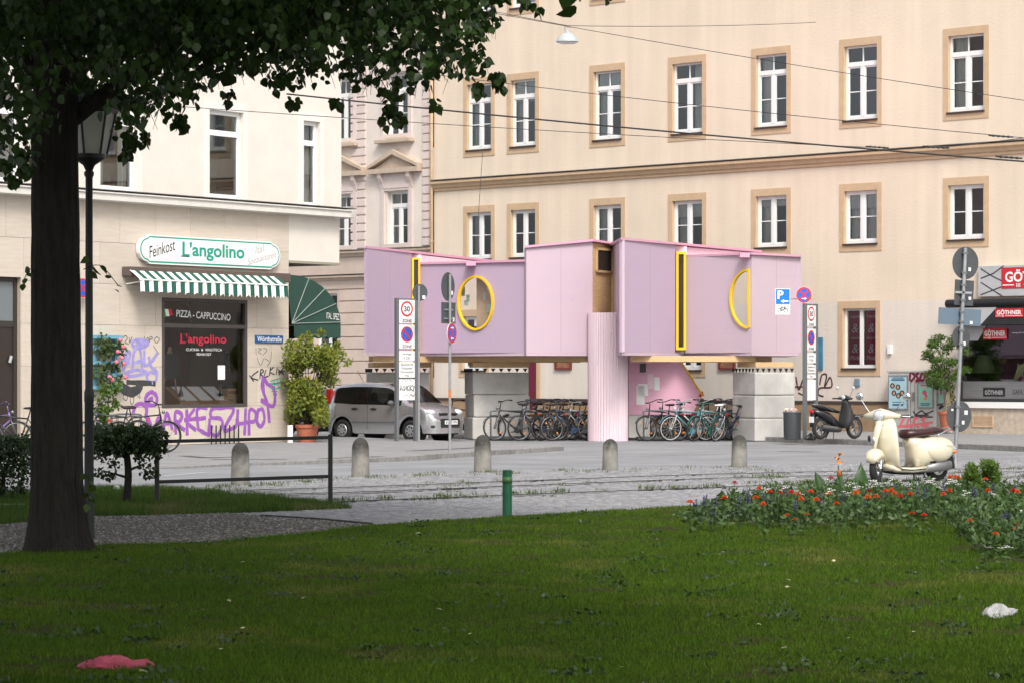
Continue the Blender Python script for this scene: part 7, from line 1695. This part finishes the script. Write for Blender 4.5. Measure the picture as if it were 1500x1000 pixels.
st.build('stems', M_bark, pbu); leaf_cloud('foliage', np.concatenate(cl), .10, M_bush, pbu, SLIM * np.array([1.6, 1, 1]), SLIM_F, droop=-.2); leaf_cloud('young_leaves', np.concatenate(cy), .10, M_bushy, pbu, SLIM * np.array([1.6, 1, 1]), SLIM_F, droop=-.3)
# white planter foot beside the pot
o = MB().cyl((0, 0, 0), (0, 0, .42), .07, n=14).build('white_stub_post', M_white, smooth=True, autos=True); o.location = (X(425, 69.3), 69.3, PVL); tag(o, 'short white stub post beside the terracotta pot', 'post')
# --- potted tree by the furniture shop
uq = FR.u(1389, -.75); pq = FR.o + FR.d * uq - FR.inw * .75; pq.z = .11; Yq2 = pq.y; kz2 = lambda py: CAMZ + (HY - py) * Yq2 / F - pq.z; kx2 = lambda px: X(px, Yq2) - pq.x
ptr = thing('potted_tree', 'feathery green potted tree between cabinets and dark shop window', 'plant', pq); s = Yq2 / F
MB().lathe([(10 * s, 0), (14 * s, 24 * s), (15 * s, 24 * s), (15 * s, 28 * s), (13 * s, 28 * s)], 20).build('pot', M_terra, ptr, smooth=True, autos=True)
tk = MB()
for k in range(7): tk.tube(smooth_line([(rs.uniform(-.1, .1), rs.uniform(-.1, .1), 27 * s), (kx2(1389) + rs.uniform(-.12, .12), rs.uniform(-.1, .1), kz2(580)), (kx2(1388) + rs.uniform(-.3, .3), rs.uniform(-.2, .2), kz2(540))], 3), .014, 5)
tk.build('stems', mat('ivory_stem', (.22, .17, .09), .8), ptr)
M_fern = leaf_mat('fern_leaf', (.10, .17, .025), (.05, .10, .02), .3, vs=3)
cl = []
for k in range(60):
    px = rs.gauss(1387, 14); py = rs.uniform(492, 566); hw = 8 + 22 * math.sin(min(1, (py - 486) / 62) * math.pi * .75)
    px = 1387 + max(-1, min(1, (px - 1387) / 20)) * hw; cl.append(clump((kx2(px), rs.uniform(-.35, .35), kz2(py)), (.17, .2, .10), 80, .4))
for k in range(8): cl.append(clump((kx2(1392 + rs.uniform(-6, 6)), 0, kz2(565 + k * 5)), (.1, .1, .1), 30, .4))
leaf_cloud('foliage', np.concatenate(cl), .085, M_fern, ptr, SLIM, SLIM_F, droop=.5)
# --- rose on the blue shelf and pot plant below
rz0 = thing('climbing_rose', 'climbing rose with pink blooms on the light blue shelf', 'plant', FL.o, FL.ang)
cl = []; fl_ = []
for k in range(16):
    u, z = FL.uv(rs.uniform(140, 182), rs.uniform(490, 560), -.3); cl.append(clump((u, -.28, z), (.18, .12, .14), 26, .4))
for px, py in ((176, 498), (180, 508), (172, 515), (178, 524), (181, 532), (183, 552), (160, 552), (164, 556), (170, 530)):
    u, z = FL.uv(px, py, -.35); fl_.append((u, -.36, z))
leaf_cloud('foliage', np.concatenate(cl), .10, M_hedge if False else leaf_mat('rose_leaf', (.07, .12, .03), (.05, .08, .02), .3), rz0, SLIM * np.array([1.8, 1, 1]), SLIM_F)
for c in fl_:
    MB().sphere(c, (.06, .05, .05), 8, 6).build('bloom', mat('rose_pink', (.65, .16, .24), .6), rz0, smooth=True)
us_, zs_ = FL.uv(165, 568, -.3); MB().tube([(us_ - .2, -.25, .05), (us_ - .1, -.25, 1.0), (us_, -.28, zs_ + .5)], .015, 5).build('stem', M_bark, rz0)
uu_, zz_ = FL.uv(156, 640, -.6); wpos = FL.o + FL.d * uu_ - FL.inw * .6; t = thing('potted_plant', 'leafy pot plant on the pavement under the blue shelf', 'plant', (wpos.x, wpos.y, PVL)); s = wpos.y / F
MB().lathe([(10 * s, 0), (13 * s, 30 * s), (14 * s, 32 * s), (12 * s, 32 * s)], 16).build('pot', mat('dark_pot', (.05, .05, .052), .6), t, smooth=True); cl = [clump((rs.uniform(-.25, .25), rs.uniform(-.2, .2), .6 + rs.uniform(0, .8)), (.14, .14, .14), 28, .4) for _ in range(16)]; leaf_cloud('foliage', np.concatenate(cl), .10, M_fern, t, SLIM * np.array([1.8, 1, 1]), SLIM_F)

# --- flower bed
BED = [(1000, 757), (1040, 764), (1120, 768), (1200, 769), (1280, 767), (1350, 760), (1398, 762), (1410, 790), (1440, 812), (1500, 822), (1600, 830), (1600, 735), (1480, 728), (1300, 731), (1150, 738), (1050, 745)]
bp = [G(a, b, .012) for a, b in BED]
kind(MB().poly([(p.x, p.y, .016) for p in bp]).build('flower_bed_soil', M_soil), 'structure')
def inpoly(x, y):
    c = False; n = len(bp)
    for i in range(n):
        a, b = bp[i], bp[i - 1]
        if (a.y > y) != (b.y > y) and x < (b.x - a.x) * (y - a.y) / (b.y - a.y) + a.x: c = not c
    return c
xs_ = [p.x for p in bp]; ys_ = [p.y for p in bp]
def spot(rg):
    while True:
        x, y = rg.uniform(min(xs_), max(xs_)), rg.uniform(min(ys_), max(ys_))
        if inpoly(x, y): return x, y
M_bed = leaf_mat('bed_leaf', (.085, .15, .035), (.045, .09, .028), .25, vs=4); M_bed2 = leaf_mat('bed_leaf_grey', (.08, .135, .05), (.05, .09, .035), .25, vs=4)
rs = random.Random(12); cl = []; cl2 = []
for k in range(1000):
    x, y = spot(rs); px = x / y * F + CX; h = .30 * (1.0 if px > 1080 else max(.25, (px - 985) / 95)); hh = rs.uniform(.5, 1.0) * h
    (cl if rs.random() < .7 else cl2).append(clump((x, y, hh * .55), (.10, .10, hh * .5), 26, .4))
kind(leaf_cloud('bed_foliage', np.concatenate(cl), .06, M_bed, None, SLIM * np.array([1.8, 1, 1]), SLIM_F, droop=-.3), 'stuff'); kind(leaf_cloud('bed_foliage', np.concatenate(cl2), .075, M_bed2, None, SLIM * np.array([.8, 1, 1]), SLIM_F, droop=-.6), 'stuff')
def flower_proto(name, label, h, head, m, cat='flower', leaves=7, lm=M_bed):
    t = thing(name, label, cat); MB().tube([(0, 0, 0), (.01, .01, h * .5), (0, 0, h)], .004, 5).build('stem', lm, t); leaf_cloud('leaves', clump((0, 0, h * .5), (.07, .07, h * .4), leaves * 3, .4), .06, lm, t, SLIM * np.array([1.8, 1, 1]), SLIM_F, droop=-.4); head(h).build('blossom', m, t, smooth=False); return t
def zinnia(h):
    b = MB()
    for ring, (r, z, n) in enumerate(((.042, 0, 12), (.032, .012, 10), (.020, .022, 7))):
        for k in range(n):
            a = 2 * math.pi * k / n + ring * .3; c, s = math.cos(a), math.sin(a); w = .014
            b.poly([(0, 0, h + z), (c * r * .6 - s * w, s * r * .6 + c * w, h + z + .008), (c * r, s * r, h + z - .004), (c * r * .6 + s * w, s * r * .6 - c * w, h + z + .008)])
    return b
def cosmos(h):
    b = MB()
    for q, (dx, dy, dz) in enumerate(((0, 0, 0), (.045, .02, .02), (-.04, .03, -.015), (.01, -.045, .01))):
        for k in range(5):
            a = 2 * math.pi * k / 5 + q; c, s = math.cos(a), math.sin(a); r = .034; w = .018
            b.poly([(dx, dy, h + dz), (dx + c * r * .6 - s * w, dy + s * r * .6 + c * w, h + dz + .012), (dx + c * r, dy + s * r, h + dz + .004), (dx + c * r * .6 + s * w, dy + s * r * .6 - c * w, h + dz + .012)])
    return b
def salvia(h):
    b = MB(); rg = random.Random(3)
    for k in range(16):
        z = h - .10 + .11 * k / 16; a = k * 2.4; r = .022 * (1 - k / 22); c, s = math.cos(a), math.sin(a); b.poly([(0, 0, z), (c * r - s * .008, s * r + c * .008, z + .004), (c * r * 1.5, s * r * 1.5, z + .012), (c * r + s * .008, s * r - c * .008, z + .004)])
    return b
M_or = mat('zinnia_orange', (.72, .12, .015), .6); M_wh = mat('petal_white', (.78, .78, .74), .6); M_vi = mat('salvia_violet', (.12, .05, .30), .6); M_rd = mat('zinnia_red', (.60, .035, .02), .6)
zin = flower_proto('zinnia', 'orange zinnia in the flower bed', .36, zinnia, M_or); cos_ = flower_proto('cosmos', 'white cosmos in the flower bed', .38, cosmos, M_wh); sal = flower_proto('salvia', 'violet salvia in the flower bed', .36, salvia, M_vi, lm=M_bed2)
def plant(proto, first, x, y, z, lab, grp, sc, m=None, old=None):
    o = proto if first else copy_tree(proto); o.location = (x, y, .012); o.rotation_euler = (rs.uniform(-.12, .12), rs.uniform(-.12, .12), rs.uniform(0, 6)); o.scale = (sc, sc, z); o['label'] = lab; o['group'] = grp
    if m: recolor(o, old, m)
def bedspot(px, py, h):
    """ground point of a flower whose head shows at this pixel and stands h above the bed"""
    p = G(px, py, .012 + h); return p.x, p.y
zpx = [(1010, 738), (1063, 732), (1072, 709), (1110, 717), (1114, 731), (1132, 723), (1147, 724), (1157, 723), (1170, 726), (1173, 733), (1181, 722), (1191, 734), (1214, 702), (1218, 725), (1255, 722), (1258, 724), (1270, 730), (1278, 721), (1287, 730), (1302, 721), (1307, 720), (1307, 725), (1317, 729), (1330, 726), (1334, 726), (1388, 700), (1402, 700), (1386, 721), (1388, 726), (1404, 702), (1446, 704), (1448, 721), (1484, 721), (1489, 722), (1424, 761), (1454, 780), (1490, 773), (1486, 766), (1154, 753), (1165, 760), (1182, 752), (1335, 751), (1352, 752), (1230, 740), (1120, 741)]
for k, (px, py) in enumerate(zpx):
    x, y = bedspot(px, py, .36 if py < 745 else .22); red = k % 5 == 2
    if not inpoly(x, y): y = max(min(y, 40), 24)
    plant(zin, k == 0, x, y, (1.05 if py < 745 else .6), 'red zinnia blossom among the bed plants' if red else 'orange zinnia blossom among the bed plants', 'red zinnias in the flower bed' if red else 'orange zinnias in the flower bed', rs.uniform(.85, 1.1), M_rd if red else None, M_or)
wpx_all = [(1130, 720), (1136, 719), (1167, 724), (1170, 722), (1145, 718), (1250, 715), (1252, 718), (1262, 720), (1246, 712), (1272, 716), (1280, 708), (1285, 710), (1292, 713), (1300, 712), (1312, 706), (1318, 712), (1320, 707), (1325, 715), (1346, 704), (1352, 712), (1362, 709), (1366, 706), (1378, 712), (1386, 706), (1392, 708), (1397, 712), (1409, 725), (1447, 724), (1450, 727), (1492, 748), (1496, 712), (1499, 708), (1489, 815), (1480, 803), (1220, 722), (1228, 717), (1212, 708), (1240, 726), (1375, 718), (1336, 716)]
for k, (px, py) in enumerate(wpx_all[::2] + wpx_all[1::4]):
    x, y = bedspot(px, py, .40 if py < 745 else .2)
    plant(cos_, k == 0, x, max(24, min(y, 39)), 1.1 if py < 745 else .5, 'white cosmos blossoms among the bed plants', 'white cosmos in the flower bed', rs.uniform(.7, 1.0))
vpx = [(1030, 726), (1038, 724), (1048, 728), (1047, 745), (1050, 742), (1083, 727), (1091, 718), (1098, 722), (1118, 722), (1125, 724), (1142, 723), (1150, 712), (1153, 715), (1176, 716), (1165, 733), (1312, 708), (1330, 714), (1345, 713), (1380, 705), (1384, 713), (1360, 716), (1295, 716), (1425, 715), (1432, 713), (1455, 708), (1440, 742), (1446, 750), (1443, 760), (1472, 747), (1478, 750), (1466, 753), (1489, 710), (1203, 722), (1234, 722), (1266, 726), (1020, 730)]
for k, (px, py) in enumerate(vpx):
    x, y = bedspot(px, py, .36 if py < 740 else .24)
    plant(sal, k == 0, x, max(24, min(y, 39)), 1.0 if py < 740 else .65, 'violet salvia spike among the bed plants', 'violet salvia in the flower bed', rs.uniform(1.0, 1.3))
# canna with its orange flower and broad leaves
q = G(1229, 735, .012); cn = thing('canna_lily', 'orange canna lily rising on a tall stem above the broad leaves', 'flower', q); s = q.y / F; zq2 = lambda py: CAMZ + (HY - py) * s
MB().tube([(0, 0, 0), (.0, 0, .3), (-.01, 0, zq2(680) - .02)], .007, 6).build('stem', M_bed, cn)
pb2 = MB()
for k in range(9):
    a = k * 2.4; c, sn = math.cos(a), math.sin(a); z = zq2(672) + .05 * (k % 3 - 1); L2 = .085
    pb2.poly([(0, 0, z - .03), (c * L2 * .5 - sn * .022, sn * L2 * .5 + c * .022, z + .02), (c * L2, sn * L2, z + .015 - .02 * (k % 2)), (c * L2 * .5 + sn * .022, sn * L2 * .5 - c * .022, z + .02)])
pb2.build('blossom', mat('canna_orange', (.75, .25, .02), .6), cn)
bl = MB(); bl.sphere((0, 0, zq2(694)), (.03, .03, .05), 8, 6); bl.build('spent_bloom', mat('canna_brown', (.35, .10, .02), .7), cn)
M_big = leaf_mat('canna_leaf', (.045, .105, .022), (.03, .075, .02), .3, .35, 5)
for k, (px, py, hpx, wpx_, tilt, lab) in enumerate(((1212, 735, 36, 8, -.35, 'broad canna leaf leaning left of the canna stem'), (1196, 732, 26, 9, -.8, 'broad canna leaf lying low beside the orange canna'), (1238, 735, 30, 8, .4, 'broad canna leaf leaning right of the canna stem'), (1260, 733, 42, 10, .1, 'upright broad pointed leaf in front of the scooter wheel'), (1224, 734, 34, 7, .15, 'upright broad canna leaf close to the canna stem'))):
    q = G(px, py, .012); s = q.y / F; H_, W_ = hpx * s * 1.35, wpx_ * s * 1.2; ca, sa = math.cos(tilt), math.sin(tilt)
    b = MB(); b.grid(lambda u, v: ((W_ * math.sin(min(1, u * 1.02) ** .8 * math.pi) * (v * 2 - 1)) * ca + sa * H_ * u, .05 * u * u * H_ * 3 + .02 * abs(v * 2 - 1), ca * H_ * u - sa * W_ * math.sin(u ** .8 * math.pi) * (v * 2 - 1)), 12, 5)
    o = b.build('canna_leaf', M_big, smooth=True); o.location = q; o.rotation_euler = (0, 0, rs.uniform(-.4, .4)); tag(o, lab, 'leaf')
# feathery bushes at the right end of the bed
for px, py, hp, wp_, lab in ((1424, 735, 50, 13, 'feathery light green bush in flower bed, the slimmer one'), (1452, 735, 56, 17, 'feathery light green bush in flower bed, the taller one')):
    q = G(px, py, .012); s = q.y / F; t = thing('summer_cypress', lab, 'bush', q); cl = []
    for k in range(46):
        h = rs.uniform(.05, 1); cl.append(clump((rs.gauss(0, .45) * wp_ * s * (1.15 - h * .5), rs.gauss(0, .1), h * hp * s), (.06, .06, .07), 60, .4))
    leaf_cloud('foliage', np.concatenate(cl), .055, leaf_mat('kochia', (.13, .22, .03), (.08, .15, .02), .3, vs=5), t, SLIM * np.array([.7, 1, 1]), SLIM_F, droop=-.5); MB().tube([(0, 0, 0), (0, 0, hp * s * .7)], .012, 5).build('stem', M_bark, t)
# --- mown lawn, verge and weeds: blades as geometry
def blades(name, pts, h, w, m, lean=.45):
    n = len(pts); a = RNG.uniform(0, 2 * np.pi, n); dx, dy = np.cos(a), np.sin(a); hh = h * RNG.uniform(.45, 1.3, n) * (1 + .35 * np.sin(pts[:, 0] * 3.1 + 1.5 * np.sin(pts[:, 1] * 2.3)) * np.cos(pts[:, 1] * 2.7 + np.sin(pts[:, 0] * 4.1))); l = RNG.uniform(0, lean, n) * hh; b = RNG.uniform(0, 2 * np.pi, n)
    V = np.empty((n, 3, 3)); V[:, 0] = pts; V[:, 1] = pts; V[:, 2] = pts
    V[:, 0, 0] -= dx * w; V[:, 0, 1] -= dy * w; V[:, 1, 0] += dx * w; V[:, 1, 1] += dy * w
    V[:, 2, 0] += np.cos(b) * l; V[:, 2, 1] += np.sin(b) * l; V[:, 2, 2] += hh
    o = np_mesh(name, V.reshape(-1, 3), np.arange(n * 3).reshape(-1, 3), m); kind(o, 'stuff'); return o
def grass_mat(name, c, c2, c3):
    m = mat(name, c, .6, var=.4, vscale=.55, col2=c2, trans=.3, spec=.12, detail=9)
    N = m.node_tree.nodes; L = m.node_tree.links; b = N['Principled BSDF']; src = b.inputs['Base Color'].links[0].from_socket
    tc = N.new('ShaderNodeTexCoord'); mp = N.new('ShaderNodeMapping'); mp.inputs['Scale'].default_value = (.55, .35, 1); nz = N.new('ShaderNodeTexNoise'); nz.inputs['Scale'].default_value = 1.6; nz.inputs['Detail'].default_value = 8; L.new(tc.outputs['Object'], mp.inputs[0]); L.new(mp.outputs[0], nz.inputs[0])
    rp = N.new('ShaderNodeMapRange'); rp.inputs[1].default_value = .55; rp.inputs[2].default_value = .72; L.new(nz.outputs[0], rp.inputs[0]); mx = N.new('ShaderNodeMixRGB'); mx.inputs[2].default_value = (*c3, 1); L.new(rp.outputs[0], mx.inputs[0]); L.new(src, mx.inputs[1])
    ge = N.new('ShaderNodeNewGeometry'); vm = N.new('ShaderNodeMapRange'); vm.inputs[3].default_value = .55; vm.inputs[4].default_value = 1.5; L.new(ge.outputs['Random Per Island'], vm.inputs[0])
    hv = N.new('ShaderNodeHueSaturation'); L.new(mx.outputs[0], hv.inputs['Color']); L.new(vm.outputs[0], hv.inputs['Value'])
    for l in list(src.links):
        if l.to_node != mx: L.new(hv.outputs[0], l.to_socket)
    return m
M_grass = grass_mat('lawn_grass', (.088, .155, .012), (.052, .112, .009), (.150, .170, .035))
def field(y0, y1, dens, poly_ok, margin=.6):
    A = []; n = int(dens * (y1 - y0) * (1500 / F * (y0 + y1) / 2 + 2 * margin)); y = RNG.uniform(y0, y1, n); x = (RNG.uniform(-1, 1, n)) * (750 / F * y + margin)
    return x, y
lx = np.array([p.x for p in le]); ly = np.array([p.y for p in le])
P_ = []
for y0, y1, d in ((14.2, 18, 5200), (18, 23, 3600), (23, 29, 2600), (29, 39, 1900)):
    x, y = field(y0, y1, d, None); edge_ = np.interp(x, lx, ly) + .06 * np.sin(x * 9) * np.cos(x * 23); k = (y < edge_)
    bare = np.sin(x * 2.1 + 1.7 * np.sin(y * 1.3)) * np.cos(y * 1.7 + x) + .35 * np.sin(x * 9 + y * 3) * np.sin(y * 7); k &= ~((bare > .82) & (RNG.uniform(0, 1, len(x)) < .8))
    P_.append(np.stack([x[k], y[k], np.full(k.sum(), .012)], 1))
blades('lawn_grass', np.concatenate(P_), .026, .0032, M_grass, .8)
cw = []
for k in range(230):
    y = RNG.uniform(14.5, 36); x = RNG.uniform(-1, 1) * 760 / F * y
    if y < np.interp(x, lx, ly) - .2: cw.append(clump((x, y, .03), (.13, .10, .015), int(RNG.integers(6, 26)), .4))
kind(leaf_cloud('lawn_weeds', np.concatenate(cw), .030, leaf_mat('clover', (.045, .085, .03), (.03, .06, .02), .2, vs=3), None, SLIM * np.array([2.6, 1, 1]), SLIM_F, droop=.0, up=1.2), 'stuff')
# ragged lawn edge, verge and weeds between the rails
def poly_pts(pxpts, n, z=.01):
    q = [G(a, b, z) for a, b in pxpts]; out = []; x0, x1, y0, y1 = min(p.x for p in q), max(p.x for p in q), min(p.y for p in q), max(p.y for p in q)
    X_ = RNG.uniform(x0, x1, n * 4); Y_ = RNG.uniform(y0, y1, n * 4); c = np.zeros(len(X_), bool)
    for i in range(len(q)):
        a, b = q[i], q[i - 1]; t = (a.y > Y_) != (b.y > Y_)
        with np.errstate(divide='ignore', invalid='ignore'): c ^= t & (X_ < (b.x - a.x) * (Y_ - a.y) / ((b.y - a.y) or 1e-9) + a.x)
    return np.stack([X_[c], Y_[c], np.full(c.sum(), z)], 1)
blades('verge_grass', poly_pts([p for p in strip_top if p[0] > -260] + list(reversed([p for p in strip_bot if p[0] > -260])), 42000), .085, .005, grass_mat('verge_blades', (.08, .135, .025), (.05, .10, .018), (.15, .15, .06)), .7)
wd = []
for pp, dens in ((RAILS[2], 7), (RAILS[1], 3), (RAILS[0], 2)):
    for p in pp:
        for _ in range(dens):
            if random.random() < .5:
                c = p + Vector((random.gauss(0, .5), random.gauss(0, .3), 0)); d = abs(math.sin(c.x * 1.9) * math.cos(c.x * .7))
                if d > .35: wd.append(clump((c.x, c.y, .02), (.14, .10, .012), int(6 + 22 * d), .4))
for k in range(120):
    px = random.uniform(240, 1120); py = np.interp(px, [q[0] for q in far_edge], [q[1] for q in far_edge]) + random.uniform(.5, 7); p = GG(px, py); d = 1 if px < 650 else .6
    wd.append(clump((p.x, p.y, p.z + .015), (.16, .12, .012), int(5 + 14 * d * random.random()), .4))
wpts = np.concatenate(wd); 
# weeds grow beside the near rail in a narrow band
blades('paving_weeds', wpts, .045, .006, grass_mat('weed_blades', (.10, .145, .035), (.07, .11, .025), (.16, .16, .07)), .9)
tf = []
r3 = RAILS[2]
for k in range(70):
    p = r3[random.randrange(len(r3) - 1)].lerp(r3[random.randrange(len(r3) - 1)], 0) + Vector((random.uniform(-.8, .8), 0, 0)); j = min(range(len(r3)), key=lambda i: abs(r3[i].x - p.x)); y = r3[j].y + (p.x - r3[j].x) * .95
    tf.append(clump((p.x, y + .12, .03), (.14, .05, .02), random.randint(8, 45), .4))
blades('rail_weeds', np.concatenate(tf), .06, .007, MATS['weed_blades'], .9)
# fallen leaves on the lawn
fl0 = MB().poly([(-.02, 0, .0), (-.012, .03, .006), (0, .05, 0), (.015, .03, .008), (.02, 0, .0), (0, -.015, .004)])
base = None; rs = random.Random(31)
for k in range(24):
    y = rs.uniform(15, 30); x = rs.uniform(-1, 1) * 700 / F * y
    if base is None: base = fl0.build('fallen_leaf', mat('dry_leaf', (.40, .38, .22), .7, rand=.3)); o = base
    else: o = base.copy(); COL.objects.link(o)
    o.location = (x, y, .045); o.rotation_euler = (rs.uniform(-.3, .3), rs.uniform(-.3, .3), rs.uniform(0, 6)); sc = rs.uniform(.4, .9); o.scale = (sc, sc, sc); tag(o, 'pale fallen leaf lying on the lawn', 'leaf', 'fallen leaves on the lawn')
